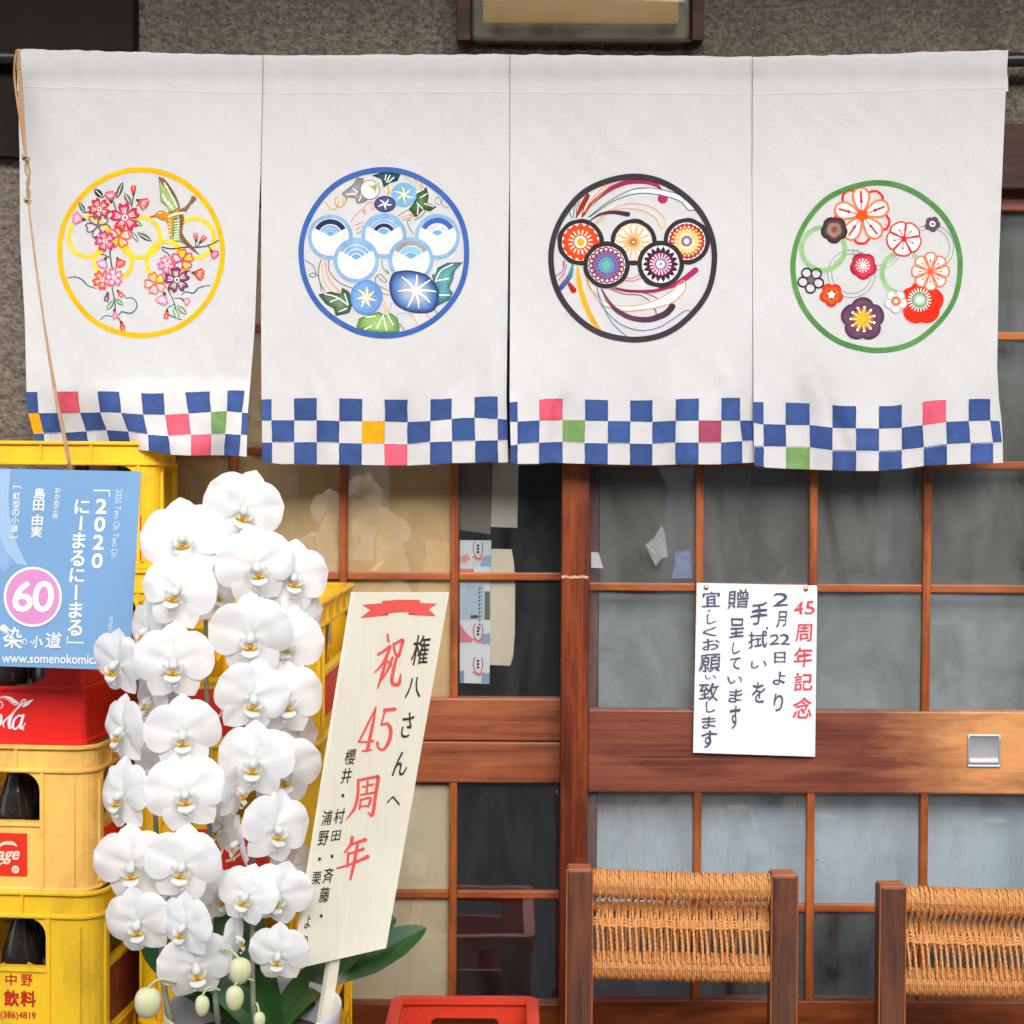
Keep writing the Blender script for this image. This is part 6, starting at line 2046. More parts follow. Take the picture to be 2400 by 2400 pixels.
# red crates at the bottom centre
pr = P(1090, 2338, -0.16)
for i in range(3):
    lb = 'empty open red crate at the bottom beside the orchid pot' if i == 2 else ('lowest red crate standing under the left door', 'red crate just under the empty open one')[i]
    crate('open', 'crate_scarlet', lb, (pr.x, -0.16 - 0.18, i * 0.228), math.radians(90), 'red crates under the left door')

# bottles standing in the crates
M['bottle'] = simple('dark_bottle_glass', (0.022, 0.016, 0.012), 0.08, 0.2, 20, coat=0.3)
M['bottle_label'] = simple('bottle_label', lin((210, 206, 198)), 0.6, 0.1, 30)
M['cap'] = simple('bottle_cap', lin((190, 186, 180)), 0.35, 0.1, 30, metal=0.6)
bt = MB()
bt.lathe([(0.0, 0.0), (0.024, 0.0), (0.0275, 0.004), (0.0275, 0.075), (0.026, 0.09), (0.018, 0.118), (0.0125, 0.135), (0.0118, 0.158), (0.0135, 0.160), (0.0135, 0.168), (0.0, 0.168)], 18)
bl = MB()
bl.lathe([(0.0279, 0.030), (0.0279, 0.066)], 18)
cpm = MB()
cpm.lathe([(0.0142, 0.160), (0.0146, 0.166), (0.012, 0.172), (0.0, 0.1725)], 16)
bd_ = (bt.mesh('glass', M['bottle'], True, 50), bl.mesh('paper_label', M['bottle_label'], True), cpm.mesh('cap', M['cap'], True, 50))
def bottle(crt, lx, ly, lz, label, group):
    rot = crt.rotation_euler.z
    c, s = math.cos(rot), math.sin(rot)
    L = crt.location
    t = thing('bottle', label, 'bottle', (L[0] + lx * c - ly * s, L[1] + lx * s + ly * c, L[2] + lz), random.random() * 6.28, group)
    for nm, d in zip(('glass', 'paper_label', 'cap'), bd_):
        o = bpy.data.objects.new(nm, d)
        C.objects.link(o)
        o.parent = t
for crt, what in ((kA3, 'the pale orange crate'), (kA4, 'the lemon yellow crate'), (kA2, 'the red script crate')):
    for ix, iy, where in ((5, 0, 'front row, nearest the corner of '), (4, 0, 'front row, next to the corner bottle of '), (3, 0, 'front row, third from the corner of '),
                          (5, 1, 'second row, nearest the side of '), (4, 1, 'second row, further left in ')):
        bottle(crt, -0.155 + ix * 0.062, -0.066 + iy * 0.066, 0.010, 'dark glass bottle, ' + where + what, 'bottles in ' + what)
for ix, where in ((5, 'nearest the right corner of the top wall crate'), (4, 'second from the right corner of the top wall crate')):
    bottle(kC[7], -0.155 + ix * 0.062, -0.066, 0.010, 'dark glass bottle ' + where, 'bottles in the top wall crate')
for ix, where in ((0, 'at the near end'), (1, 'second from the near end'), (2, 'third from the near end')):
    bottle(kB[5], -0.155 + ix * 0.062, -0.066, 0.010, 'dark glass bottle ' + where + ' of the crate under the papers', 'bottles in the crate under the papers')
# papers and bamboo skewers in the top crate of stack B
M['mag'] = simple('magazine_paper', lin((206, 200, 198)), 0.7, 0.08, 10)
M['kraft'] = simple('kraft_paper', lin((150, 116, 82)), 0.8, 0.2, 30, stretch=(1, 1, 0.1))
kb = kB[6]
KB = Matrix.Translation(Vector(kb.location)) @ Matrix.Rotation(rB, 4, 'Z')
def upright(name, label, cat, x0, x1, y, z0, z1, th, lean, mat, art=None, group=None):
    """sheet or wad standing in the crate, parallel to its long side"""
    m = MB()
    n = 8
    vs = []
    for j in range(n + 1):
        t = j / n
        z = lerp(z0, z1, t)
        dy = lean * t * t
        for yy in (y + dy, y + dy + th):
            for xx in (x0, x1):
                vs.append(KB @ Vector((xx, yy, z - 0.006 * (xx - x0) / (x1 - x0) * (1 if t > 0.9 else 0))))
    fs = [(0, 1, 3, 2)]
    for j in range(n):
        o = 4 * j
        fs += [(o, o + 4, o + 5, o + 1), (o + 2, o + 3, o + 7, o + 6), (o, o + 2, o + 6, o + 4), (o + 1, o + 5, o + 7, o + 3)]
    o = 4 * n
    fs.append((o, o + 2, o + 3, o + 1))
    m.add(vs, fs)
    ob_ = obj(name, m.mesh(name, mat))
    tag(ob_, label, cat, group)
    return ob_
upright('magazine', 'pale magazine with a red edge line standing in the paper crate', 'magazine', -0.12, 0.190, -0.045, 0.012, 0.268, 0.006, 0.020, M['mag'])
upright('magazine', 'grey magazine leaning behind the red-lined one in the paper crate', 'magazine', -0.10, 0.195, -0.020, 0.012, 0.258, 0.008, 0.026, M['paper'])
for i in range(6):
    upright('kraft_envelope', ('first', 'second', 'third', 'fourth', 'fifth', 'sixth')[i] + ' brown paper sheet from the right side of the paper crate', 'paper', -0.15 + 0.012 * (i % 3), 0.16 + 0.006 * (i % 2), -0.085 + i * 0.0125, 0.012, 0.150 + 0.012 * (i % 3), 0.003, 0.006 * (i % 3 - 1), M['kraft'], group='brown papers filed in the crate')

# lilac wrapping sheet tucked between the crates and the orchid stems
M['lilac'] = simple('lilac_wrapping', lin((190, 176, 214)), 0.7, 0.1, 20)
pts = []
nu, nv = 10, 8
for j in range(nv):
    for i in range(nu):
        s, t = i / (nu - 1), j / (nv - 1)
        u, v = lerp(318, 424, s) + 6 * math.sin(t * 3), lerp(1560, 1690, t) + 8 * math.sin(s * 4)
        pts.append(P(u, v, -0.600 - 0.010 * math.sin(s * 7 + t) - 0.012 * t))
m = MB()
m.grid(pts, nu, nv)
tag(obj('wrapping_sheet', m.mesh('wrapping_sheet', M['lilac'], True)), 'crumpled lilac wrapping sheet showing between the orchid flowers', 'wrapping')

# ------------------------------------------------------------------ potted white orchid
orchid = thing('potted_orchid', 'white moth orchid with many drooping flowers in a white pot', 'orchid', tuple(P(590, 2400, -0.86)) )
WHT = (0.925, 0.925, 0.92)
def tepal(length, width, ang, prof, cup, bend, yoff, ripple, seed, nl=11, nw=9, tint=None, side=0.0):
    """one petal or sepal in flower space (x right, z up, -y to the viewer); prof: [(t, half width)]"""
    m = MB()
    pts, cols = [], []
    ca, sa = math.cos(math.radians(ang)), math.sin(math.radians(ang))
    for i in range(nl):
        t = i / (nl - 1)
        hw = pw(prof, t) * width
        for j in range(nw):
            s = 2 * j / (nw - 1) - 1
            a = t * length - 0.10 * length * (abs(s) ** 2.2) * t * (1 - t) * 2
            b = s * hw + side * t * t
            y = yoff + bend * t * t + cup * (s * s) * hw * 0.6 - 0.05 * length * math.sin(math.pi * t)
            y += ripple * noise.noise(Vector((a * 2.2 + seed, b * 2.2, seed * 0.7))) * (0.3 + t)
            y += 0.045 * length * math.exp(-(s / 0.13) ** 2) * (1 - 0.7 * t)       # crease along the midrib
            pts.append((a * ca - b * sa, y, a * sa + b * ca))
            k = tint or WHT
            e = sstep(0.22, 0.0, t)
            cols.append(tuple(lerp(w_, g_, e * 0.5) for w_, g_ in zip(k, (0.66, 0.70, 0.46))))
    m.grid(pts, nw, nl, cols)
    return m
ROUND = [(0, 0.10), (0.06, 0.24), (0.14, 0.48), (0.25, 0.74), (0.38, 0.92), (0.52, 1.0), (0.66, 0.98), (0.78, 0.88), (0.88, 0.70), (0.95, 0.46), (0.985, 0.24), (1, 0.03)]
OVAL = [(0, 0.22), (0.12, 0.48), (0.3, 0.82), (0.5, 1.0), (0.68, 0.96), (0.82, 0.74), (0.93, 0.42), (1, 0.03)]
def flower_meshes(seed):
    r = random.Random(seed)
    D = {}
    D['petal_r'] = tepal(1.0, 0.62 + r.uniform(-0.03, 0.04), 20 + r.uniform(-4, 6), ROUND, r.uniform(0.08, 0.30), 0.02 + r.uniform(-0.14, 0.10), 0.0, r.uniform(0.05, 0.12), seed, 14, 13).mesh('petal', M['petal'], True)
    D['petal_l'] = tepal(1.0, 0.62 + r.uniform(-0.03, 0.04), 160 + r.uniform(-6, 4), ROUND, r.uniform(0.08, 0.30), 0.02 + r.uniform(-0.14, 0.10), 0.0, r.uniform(0.05, 0.12), seed + 9, 14, 13).mesh('petal', M['petal'], True)
    D['sep_t'] = tepal(1.0, 0.40, 90 + r.uniform(-4, 4), OVAL, -0.10, 0.08, 0.045, 0.05, seed + 3).mesh('sepal', M['petal'], True)
    D['sep_l'] = tepal(0.96, 0.38, 238 + r.uniform(-4, 4), OVAL, -0.05, 0.10, 0.055, 0.06, seed + 5).mesh('sepal', M['petal'], True)
    D['sep_r'] = tepal(0.96, 0.38, 302 + r.uniform(-4, 4), OVAL, -0.05, 0.10, 0.055, 0.06, seed + 6).mesh('sepal', M['petal'], True)
    # lip: two upturned side lobes round a yellow throat, narrow front lobe with two tendrils
    lip = MB()
    Y_, O_, W_ = (0.80, 0.62, 0.05), (0.78, 0.32, 0.03), (0.82, 0.82, 0.80)
    for sg_ in (-1, 1):                                   # side lobes, standing up left and right of the throat
        pts, cols = [], []
        for i in range(7):
            t = i / 6
            for j in range(6):
                s = j / 5
                x = sg_ * (0.06 + 0.15 * math.sin(s * 1.7) + 0.04 * t)
                z = -0.26 + 0.20 * s + 0.05 * math.sin(math.pi * t) * s
                y = -0.06 - 0.20 * t - 0.04 * math.sin(math.pi * s)
                pts.append((x, y, z))
                e = sstep(0.55, 0.0, s) * (0.4 + 0.6 * t)
                cols.append(tuple(lerp(w_, q_, e) for w_, q_ in zip(W_, Y_)))
        lip.grid(pts, 6, 7, cols)
    pts, cols = [], []
    for i in range(11):                                   # rounded front lobe, curving forward and down
        t = i / 10
        hw = pw([(0, 0.10), (0.25, 0.16), (0.5, 0.20), (0.72, 0.16), (0.9, 0.08), (1, 0.02)], t)
        for j in range(7):
            s = j / 3 - 1
            pts.append((s * hw, -0.10 - 0.26 * math.sin(t * 2.4) - 0.02 + 0.07 * s * s * (1 - t), -0.24 - 0.27 * t + 0.05 * s * s))
            e = sstep(0.42, 0.05, t) * (1 - 0.4 * abs(s))
            cols.append(tuple(lerp(w_, q_, e) for w_, q_ in zip(W_, Y_)))
    lip.grid(pts, 7, 11, cols)
    for sg_ in (-1, 1):
        L = [(sg_ * 0.02, -0.24, -0.50), (sg_ * 0.05, -0.28, -0.545), (sg_ * 0.10, -0.28, -0.53), (sg_ * 0.11, -0.25, -0.48)]
        lip.tube(smooth_line(L, 4), [0.018] * 4 + [0.015] * 5 + [0.009] * 4, 5, col=W_)
        lip.tube([(sg_ * 0.02, -0.27, -0.245), (sg_ * 0.10, -0.29, -0.235), (sg_ * 0.17, -0.28, -0.215)], [0.026, 0.030, 0.012], 6, col=Y_)
    lip.tube([(0, -0.20, -0.17), (0, -0.28, -0.20), (0, -0.31, -0.25)], [0.045, 0.055, 0.02], 8, col=O_)
    D['lip'] = lip.mesh('lip', M['petal'], True)
    col = MB()
    col.tube([(0, 0.03, 0.02), (0, -0.06, 0.03), (0, -0.15, 0.00), (0, -0.225, -0.055), (0, -0.25, -0.10), (0, -0.24, -0.13)], [0.05, 0.085, 0.105, 0.11, 0.085, 0.03], 12, col=(0.81, 0.81, 0.80))
    D['column'] = col.mesh('flower', M['petal'], True)
    return D
VAR = [flower_meshes(s) for s in (11, 23, 37, 51, 64, 78, 92)]
FC = []
def flower(u, v, hw, yaw, pitch, roll, Y, sc=(1, 1, 1)):
    """u, v: where the petals meet; hw: half width in photo pixels when seen square on"""
    c = P(u, v, Y)
    r = hw / FPX * (Y - EYE.y)
    D = VAR[(len(FC) * 3) % 7]
    o = bpy.data.objects.new('flower', D['column'])
    C.objects.link(o)
    o.parent = orchid
    o.location = c - ORG[orchid.name]
    o.rotation_mode = 'XYZ'
    R = Matrix.Rotation(math.radians(yaw), 3, 'Z') @ Matrix.Rotation(math.radians(pitch), 3, 'X') @ Matrix.Rotation(math.radians(roll), 3, 'Y')
    o.rotation_euler = R.to_euler('XYZ')
    o.scale = (r * sc[0], r * sc[1], r * sc[2])
    for nm, kx in (('petal', 'petal_l'), ('petal', 'petal_r'), ('sepal', 'sep_t'), ('sepal', 'sep_l'), ('sepal', 'sep_r'), ('lip', 'lip')):
        p_ = bpy.data.objects.new(nm, D[kx])
        C.objects.link(p_)
        p_.parent = o
    FC.append((c, R @ Vector((0, 1, 0)), r))
    return o
K = 2400.0 / 1932.0
# (x, y of the flower centre and half width, in the 1932 px view; yaw +: turned to the photo's left ... ; pitch -: nods)
FL = [
 (458, 962, 82, 14, -6, 6, -0.775), (346, 1018, 86, -8, -6, -6, -0.800), (482, 1068, 78, 16, -4, 4, -0.810), (552, 1088, 76, 30, -4, 8, -0.780),
 (336, 1116, 86, -3, -4, -2, -0.835), (474, 1200, 84, 10, 0, 6, -0.840), (540, 1212, 76, 24, 0, 10, -0.800),
 (222, 1252, 74, -26, 0, -6, -0.835), (328, 1250, 84, -4, 0, -2, -0.860), (476, 1316, 82, 12, 2, 4, -0.860), (538, 1318, 76, 26, 2, 8, -0.820),
 (233, 1378, 76, -34, 4, -10, -0.865), (345, 1385, 84, 2, 2, 0, -0.885), (482, 1436, 78, -6, 4, 2, -0.880), (533, 1456, 80, 30, 4, 8, -0.835),
 (233, 1500, 74, -46, 4, -14, -0.885), (350, 1495, 86, 3, 4, 2, -0.905), (520, 1562, 80, 22, 4, 8, -0.880),
 (250, 1632, 78, -14, 6, -4, -0.905), (345, 1632, 80, -6, 6, 0, -0.925), (466, 1690, 62, -20, 6, 4, -0.915), (525, 1688, 74, 12, 6, 4, -0.895),
 (262, 1740, 76, -20, 8, -6, -0.925), (350, 1748, 70, -22, 8, 4, -0.945), (368, 1822, 76, 8, 14, 6, -0.935), (526, 1800, 60, -6, 8, 6, -0.925),
 (446, 1490, 62, 62, 6, 10, -0.872), (444, 1770, 56, 66, 10, 6, -0.905), (452, 1590, 58, -60, 6, 0, -0.872), (402, 1120, 60, 40, -2, 4, -0.770)]
rf = random.Random(5)
for (x, y, hw, yaw, pitch, roll, Y) in FL:
    flower(x * K, y * K, hw * K * rf.uniform(0.90, 1.02), yaw + rf.uniform(-13, 13), pitch + rf.uniform(-9, 9), roll + rf.uniform(-12, 12), Y)
# blooms of the far side of the cascade, turned away, filling the gaps
for (x, y, hw, yaw, pitch, roll, Y) in ((420, 1015, 64, 40, -5, 8, -0.735), (280, 1190, 66, -48, 0, -8, -0.790),
        (285, 1320, 62, -52, 4, -10, -0.815), (290, 1450, 62, -44, 4, -8, -0.835), (418, 1560, 60, -50, 4, 4, -0.825),
        (560, 1400, 60, 55, 4, 10, -0.790), (552, 1640, 58, 52, 6, 8, -0.830), (410, 1690, 58, 50, 6, 0, -0.860), (318, 1690, 58, -48, 8, 0, -0.885), (570, 1160, 58, 52, -2, 8, -0.770)):
    flower(x * K, y * K, hw * K, yaw, pitch, roll, Y)
# flower spikes: two arching stems and a shorter one, with a pedicel to every flower
M['stem'] = simple('orchid_stem', lin((124, 128, 104)), 0.55, 0.2, 40)
M['pedicel'] = simple('orchid_pedicel', lin((172, 186, 126)), 0.55, 0.12, 40)
def S3(x, y, Y):
    return P(x * K, y * K, Y)
POT = P(478 * K, 1905 * K, -0.865)
SP = [
 [S3(420, 2000, -0.87), S3(408, 1900, -0.90), S3(400, 1800, -0.865), S3(396, 1600, -0.83), S3(392, 1400, -0.79), S3(388, 1200, -0.755), S3(392, 1060, -0.735), S3(420, 975, -0.735), S3(440, 950, -0.745)],
 [S3(490, 2000, -0.87), S3(478, 1900, -0.90), S3(476, 1740, -0.865), S3(480, 1560, -0.83), S3(500, 1400, -0.80), S3(508, 1250, -0.765), S3(508, 1120, -0.75), S3(520, 1070, -0.75)],
 [S3(345, 2000, -0.88), S3(318, 1910, -0.91), S3(305, 1800, -0.87), S3(296, 1600, -0.84), S3(288, 1400, -0.80), S3(286, 1230, -0.78), S3(310, 1080, -0.76), S3(335, 1010, -0.76)],
]
SPL = []
for L in SP:
    q = [Vector(p) for p in smooth_line([tuple(p) for p in L], 8)]
    SPL.append(q)
    m = MB()
    m.tube(q, [lerp(0.0036, 0.0022, i / (len(q) - 1)) for i in range(len(q))], 8)
    part('flower_spike', m, M['stem'], orchid, True)
for (c, back, r) in FC:
    best = min((p for q in SPL for p in q), key=lambda p: (p - (c + back * 0.03 + Vector((0, 0, 0.012)))).length)
    m = MB()
    a = c + back * 0.012
    m.tube(smooth_line([tuple(a), tuple(a + back * 0.018), tuple((a + back * 0.02).lerp(best, 0.6) + Vector((0, 0, 0.004))), tuple(best)], 5), 0.0016, 6)
    part('pedicel', m, M['pedicel'], orchid, True)
# buds
M['bud'] = vcol_mat('orchid_bud', 0.5, 0.04, 60.0, 0.15)
def bud(x, y, w, h, Y, hook):
    c = S3(x, y, Y)
    r = w * K / 2 / FPX * (Y - EYE.y)
    hh = h * K / 2 / FPX * (Y - EYE.y)
    m = MB()
    n, k = 20, 12
    pts, cols = [], []
    for i in range(k + 1):
        t = math.pi * i / k
        for j in range(n):
            a = 2 * math.pi * j / n
            rr = r * math.sin(t) ** 0.8 * (1 + 0.07 * math.cos(3 * a) * math.sin(t)) * (1.0 + 0.12 * math.cos(t))
            pts.append((c.x + rr * math.cos(a), c.y + rr * math.sin(a), c.z + hh * math.cos(t)))
            e = 0.5 + 0.5 * math.cos(3 * a)
            cols.append((lerp(0.66, 0.72, e), lerp(0.70, 0.66, e), lerp(0.36, 0.46, e)))
    fs = [(i * n + j, i * n + (j + 1) % n, (i + 1) * n + (j + 1) % n, (i + 1) * n + j) for i in range(k) for j in range(n)]
    m.add(pts, fs, cols)
    b = part('bud', m, M['bud'], orchid, True)
    m = MB()
    m.tube(smooth_line([tuple(c + Vector((0, 0, hh * 0.95))), tuple(c + Vector((hook * 0.4, 0.004, hh + 0.008))), tuple(c + Vector((hook, 0.012, hh + 0.002)))], 6), 0.0014, 6)
    part('bud_stalk', m, M['pedicel'], b, True)
for a in ((278, 1892, 50, 58, -0.955, 0.03), (381, 1898, 27, 40, -0.955, 0.018), (442, 1884, 34, 48, -0.945, 0.02), (452, 1832, 42, 50, -0.935, -0.035), (489, 1925, 22, 32, -0.955, -0.008)):
    bud(*a)
# pot
M['pot'] = simple('glazed_white_pot', (0.74, 0.74, 0.78), 0.22, 0.03, 6, coat=0.4)
M['bark'] = simple('potting_moss', lin((70, 58, 44)), 0.95, 0.4, 60, bumpk=0.8)
m = MB()
pr_ = 168 * K / FPX * (-0.865 - EYE.y)
rim_z = P(480 * K, 1902 * K, -0.865).z + 0.004
prof = [(0.0, -0.26), (pr_ * 0.70, -0.26), (pr_ * 0.74, -0.255), (pr_ * 0.90, -0.12), (pr_ * 0.985, -0.012), (pr_ * 1.0, -0.003), (pr_ * 0.99, 0.0), (pr_ * 0.955, -0.003), (pr_ * 0.93, -0.02), (pr_ * 0.90, -0.06)]
m.lathe(prof, 48, (POT.x, -0.865, rim_z))
part('pot', m, M['pot'], orchid, True, 50)
m = MB()
m.lathe([(0.0, -0.030), (pr_ * 0.5, -0.034), (pr_ * 0.915, -0.045)], 40, (POT.x, -0.865, rim_z))
part('potting_moss', m, M['bark'], orchid, True)
# leaves
M['leaf'] = simple('orchid_leaf', lin((46, 84, 36)), 0.32, 0.25, 14, coat=0.25)
def strap(L, w0, name='leaf', curl=0.25):
    q = [Vector(p) for p in smooth_line([tuple(p) for p in L], 7)]
    n = len(q)
    pts = []
    for i, p in enumerate(q):
        t = i / (n - 1)
        d = (q[min(i + 1, n - 1)] - q[max(i - 1, 0)]).normalized()
        side = d.cross(Vector((0, -0.75, 0.65))).normalized()
        nn = side.cross(d).normalized()
        hw = w0 * pw([(0, 0.45), (0.2, 0.75), (0.5, 1.0), (0.72, 0.86), (0.87, 0.5), (0.95, 0.24), (1, 0.02)], t)
        for j in range(9):
            s = j / 4 - 1
            pts.append(p + side * hw * s + nn * (-curl * hw * (abs(s) ** 1.3) * -1) - nn * 0.12 * hw * math.exp(-(s / 0.16) ** 2))
    m = MB()
    m.grid(pts, 9, n)
    return part(name, m, M['leaf'], orchid, True)
b0 = Vector((POT.x + 0.02, -0.85, rim_z - 0.035))
strap([b0, S3(590, 1856, -0.78), S3(680, 1815, -0.70), S3(750, 1778, -0.66), S3(804, 1750, -0.635)], 0.027)
strap([b0, S3(580, 1880, -0.78), S3(650, 1800, -0.70), S3(715, 1745, -0.66), S3(748, 1735, -0.645)], 0.022)
strap([b0, S3(440, 1850, -0.88), S3(400, 1760, -0.84), S3(390, 1700, -0.82)], 0.034)
strap([b0, S3(480, 1850, -0.87), S3(460, 1760, -0.82), S3(445, 1720, -0.80)], 0.030)
strap([b0, S3(360, 1840, -0.84), S3(300, 1760, -0.80), S3(285, 1710, -0.78)], 0.030)
# stand under the pot
st = thing('pot_stand', 'low wooden box under the orchid pot', 'stand', (POT.x, -0.865, 0))
zt = rim_z - 0.26
m = MB()
m.box(POT.x - 0.11, POT.x + 0.11, -0.975, -0.755, zt - 0.02, zt - 0.0005, 0.002)
part('top', m, M['chair_x'], st)
for sx_ in (-1, 1):
    for sy_ in (-1, 1):
        m = MB()
        m.box(POT.x + sx_ * 0.09 - 0.014, POT.x + sx_ * 0.09 + 0.014, -0.865 + sy_ * 0.09 - 0.014, -0.865 + sy_ * 0.09 + 0.014, 0.0, zt - 0.0202, 0.002)
        part('leg', m, M['chair'], st)

# ------------------------------------------------------------------ two rope-backed chairs, backs to the doors
YCH = -0.30
ROPE = MB
M['rope'] = simple('straw_rope', lin((210, 147, 86)), 0.75, 0.28, 120)
CW_ = None
def chair(label, u_l, u_r, v_top, dv, rotz):
    """u_l, u_r: outer edges of the back posts; v_top: front top edge; dv: right post lower by"""
    a, b = P(u_l, v_top, YCH), P(u_r, v_top + dv, YCH)
    W = b.x - a.x
    pw_ = 0.0405
    pd = 0.038
    H = (a.z + b.z) / 2
    t = thing('rope_back_chair', label, 'chair', (a.x, YCH, 0), rotz, 'rope-backed wooden chairs by the doors')
    def prt(name, m, mat, parent=t, smooth=False, ang=None):
        o = bpy.data.objects.new(name, m.mesh(name, mat, smooth, ang))
        C.objects.link(o)
        o.parent = parent
        return o
    tilt = b.z - a.z
    for k, x0 in enumerate((0.0, W - pw_)):
        h = a.z + (tilt if k else 0.0)
        m = MB()
        m.box(x0, x0 + pw_, 0.0, pd, 0.0, h, 0.004)
        po = prt('back_post', m, M['chair'])
        # varnish worn to bare wood along the arrises
        m = MB()
        e = 0.0022
        for xx in (x0 - 0.0006, x0 + pw_ - e + 0.0006):
            m.box(xx, xx + e, -0.0006, e, 0.02, h - 0.001, 0.0012)
        m.box(x0 - 0.0004, x0 + pw_ + 0.0004, -0.0006, e, h - e, h + 0.0006, 0.0012)
        m.box(x0 + 0.003, x0 + pw_ - 0.003, e + 0.0005, pd - 0.001, h - 0.003, h + 0.0005, 0.0010)
        prt('worn_edge', m, M['chair_edge'], po)
    xi0, xi1 = pw_, W - pw_
    # rails
    s = FPX / (YCH - EYE.y)
    zt = a.z - 37.0 / s
    zb = a.z - 232.0 / s
    zm = (zt + zb) / 2
    rr = 0.0145
    yc = pd * 0.5
    def zt_(x):
        return zt + tilt * (x / W) - 0.004 * math.sin(math.pi * (x - xi0) / (xi1 - xi0)) * 0.6
    def zb_(x):
        return zb + tilt * (x / W) * 1.0
    for nm, zf in (('top_rail', zt_), ('lower_rail', zb_)):
        m = MB()
        m.tube([(xi0 - 0.006, yc, zf(xi0)), (xi1 + 0.006, yc, zf(xi1))], rr * 0.8, 10)
        prt(nm, m, M['chair_x'], smooth=True, ang=40)
        # rope wound side by side round the rail
        m = MB()
        n = int((xi1 - xi0) / 0.0036)
        for i in range(n):
            x = xi0 + 0.0022 + (xi1 - xi0 - 0.0044) * i / (n - 1)
            z0 = zf(x)
            k = 18
            base = []
            jr = random.uniform(-0.0006, 0.0009)
            sk = random.uniform(-0.0015, 0.0015)
            for q in range(k + 1):
                th = 2 * math.pi * q / k
                base.append(Vector((x + sk * math.sin(th * 0.5), yc - (rr + 0.0014 + jr) * 1.02 * math.cos(th), z0 + (rr + 0.0014 + jr) * 1.28 * math.sin(th))))
            for ply in range(2):
                pts = []
                for q, p_ in enumerate(base):
                    ph = math.pi * q * 0.52 + math.pi * ply + i
                    rad = (p_ - Vector((x, yc, z0))).normalized()
                    pts.append(p_ + Vector((1, 0, 0)) * 0.0011 * math.cos(ph) + rad * 0.0011 * math.sin(ph))
                m.tube(pts, 0.00135, 5, caps=False)
        w_ = prt('rope_winding', m, M['rope'], smooth=True)
        w_['kind'] = 'stuff'
    # strands: lower half from the front of the bottom rail, upper half from behind the top rail, crossing at the middle
    ns = 27
    def strand_mesh(pts, r, seed):
        m = MB()
        L = smooth_line(pts, 7)
        for ply in range(2):
            out = []
            for q, p_ in enumerate(L):
                ph = q * 1.15 + math.pi * ply + seed
                out.append(Vector(p_) + Vector((math.cos(ph) * r * 0.55, math.sin(ph) * r * 0.55, 0)))
            m.tube(out, r * 0.66, 5)
        return m
    hgt = zt - zb
    lo = [strand_mesh([(0, -0.0185, -hgt / 2 + 0.012), (0.0005, -0.016, -hgt / 2 + 0.03), (0.0, -0.010, -0.016), (-0.001, -0.004, 0.002), (0.0005, 0.004, 0.014), (0, 0.012, 0.03)], 0.0021, q) for q in range(3)]
    up = [strand_mesh([(0, 0.013, hgt / 2 - 0.012), (0.0004, 0.010, hgt / 2 - 0.03), (-0.0005, 0.002, 0.014), (0.0, -0.004, 0.002), (0, 0.002, -0.012), (0.0004, 0.010, -0.03), (0.0, 0.014, -hgt / 2 + 0.012)], 0.0020, q) for q in range(3)]
    upf = [strand_mesh([(0, -0.0170, hgt / 2 - 0.010), (0.0004, -0.010, hgt / 2 - 0.022), (-0.0005, -0.001, hgt / 2 - 0.034), (0.0, 0.005, 0.012)], 0.0018, q) for q in range(3)]
    ld = [m.mesh('strand', M['rope'], True) for m in lo]
    ud = [m.mesh('strand', M['rope'], True) for m in up]
    fd = [m.mesh('strand', M['rope'], True) for m in upf]
    for i in range(ns):
        x = xi0 + 0.007 + (xi1 - xi0 - 0.014) * i / (ns - 1)
        zc = (zt_(x) + zb_(x)) / 2
        for dd, dx in ((ld, 0.0), (ud, 0.0058), (fd, 0.0030)):
            o = bpy.data.objects.new('strand', dd[i % 3])
            C.objects.link(o)
            o.parent = t
            o.location = (x + dx + random.uniform(-0.0012, 0.0012), yc, zc)
            o.rotation_euler = (0, random.uniform(-0.02, 0.02), 0)
    # binding rope along the middle crossing
    m = MB()
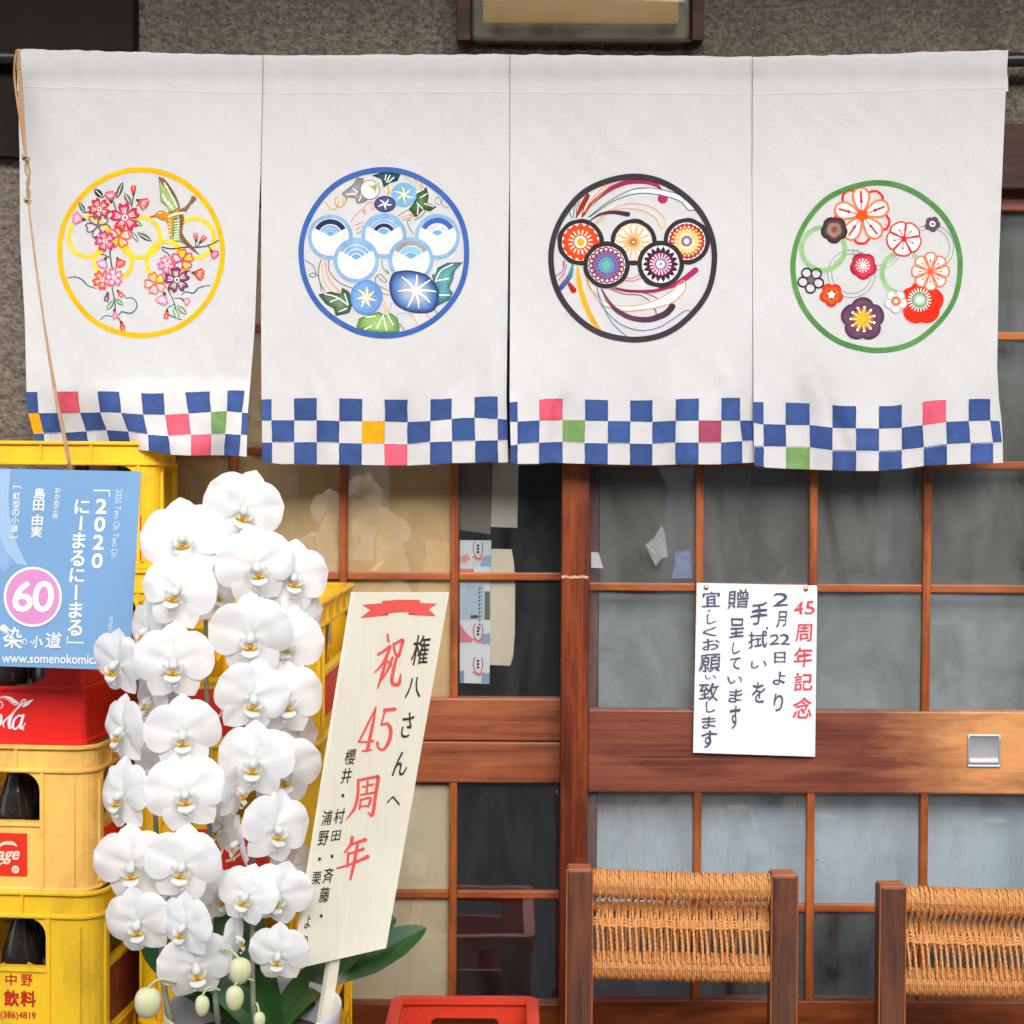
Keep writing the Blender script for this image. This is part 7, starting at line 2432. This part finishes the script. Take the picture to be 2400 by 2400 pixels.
    for dz, dy in ((0.0035, -0.002), (-0.0005, -0.0045), (0.0075, 0.001)):
        for ply in range(2):
            pts = []
            k = 150
            for q in range(k + 1):
                x = lerp(xi0, xi1, q / k)
                ph = q * 0.9 + math.pi * ply
                pts.append((x, yc + dy + 0.0012 * math.sin(ph) + 0.0012 * math.sin(q * 1.7), (zt_(x) + zb_(x)) / 2 + dz + 0.0012 * math.cos(ph) + 0.001 * math.sin(q * 0.33)))
            m.tube(pts, 0.0015, 5)
    prt('binding_rope', m, M['rope'], smooth=True)
    # lower part of the chair (below the frame): seat towards the street
    sd_ = -0.38
    for x0 in (0.002, W - pw_ - 0.002):
        m = MB()
        m.box(x0, x0 + pw_, sd_, sd_ + pd, 0.0, 0.43, 0.004)
        prt('leg', m, M['chair'])
    m = MB()
    for y in (sd_ + 0.006, 0.006):
        m.box(pw_ - 0.002, W - pw_ + 0.002, y, y + 0.026, 0.37, 0.41, 0.003)
    for x in (0.008, W - 0.034):
        m.box(x, x + 0.026, sd_ + pd - 0.001, 0.001, 0.37, 0.41, 0.003)
    prt('seat_rail', m, M['chair_x'])
    m = MB()
    for x in (0.010, W - 0.030):
        m.box(x, x + 0.02, sd_ + pd - 0.001, 0.001, 0.17, 0.195, 0.003)
    m.box(pw_ - 0.002, W - pw_ + 0.002, sd_ + 0.008, sd_ + 0.028, 0.20, 0.225, 0.003)
    prt('stretcher', m, M['chair_x'])
    m = MB()
    nx, ny = 40, 36
    pts = []
    for j in range(ny):
        for i in range(nx):
            x, y = lerp(0.006, W - 0.006, i / (nx - 1)), lerp(sd_ + 0.004, 0.0 - 0.002, j / (ny - 1))
            pts.append((x, y, 0.414 + 0.0012 * ((i + j) % 2) - 0.008 * math.sin(math.pi * i / (nx - 1)) * math.sin(math.pi * j / (ny - 1))))
    m.grid(pts, nx, ny)
    prt('woven_seat', m, M['rope'], smooth=True)
    return t
chair('rope-backed wooden chair standing in front of the middle door post', 1328, 1871, 2038, 14, 0.0)
chair('rope-backed wooden chair cut off by the right edge of the picture', 2063, 2600, 2078, 12, 0.0)
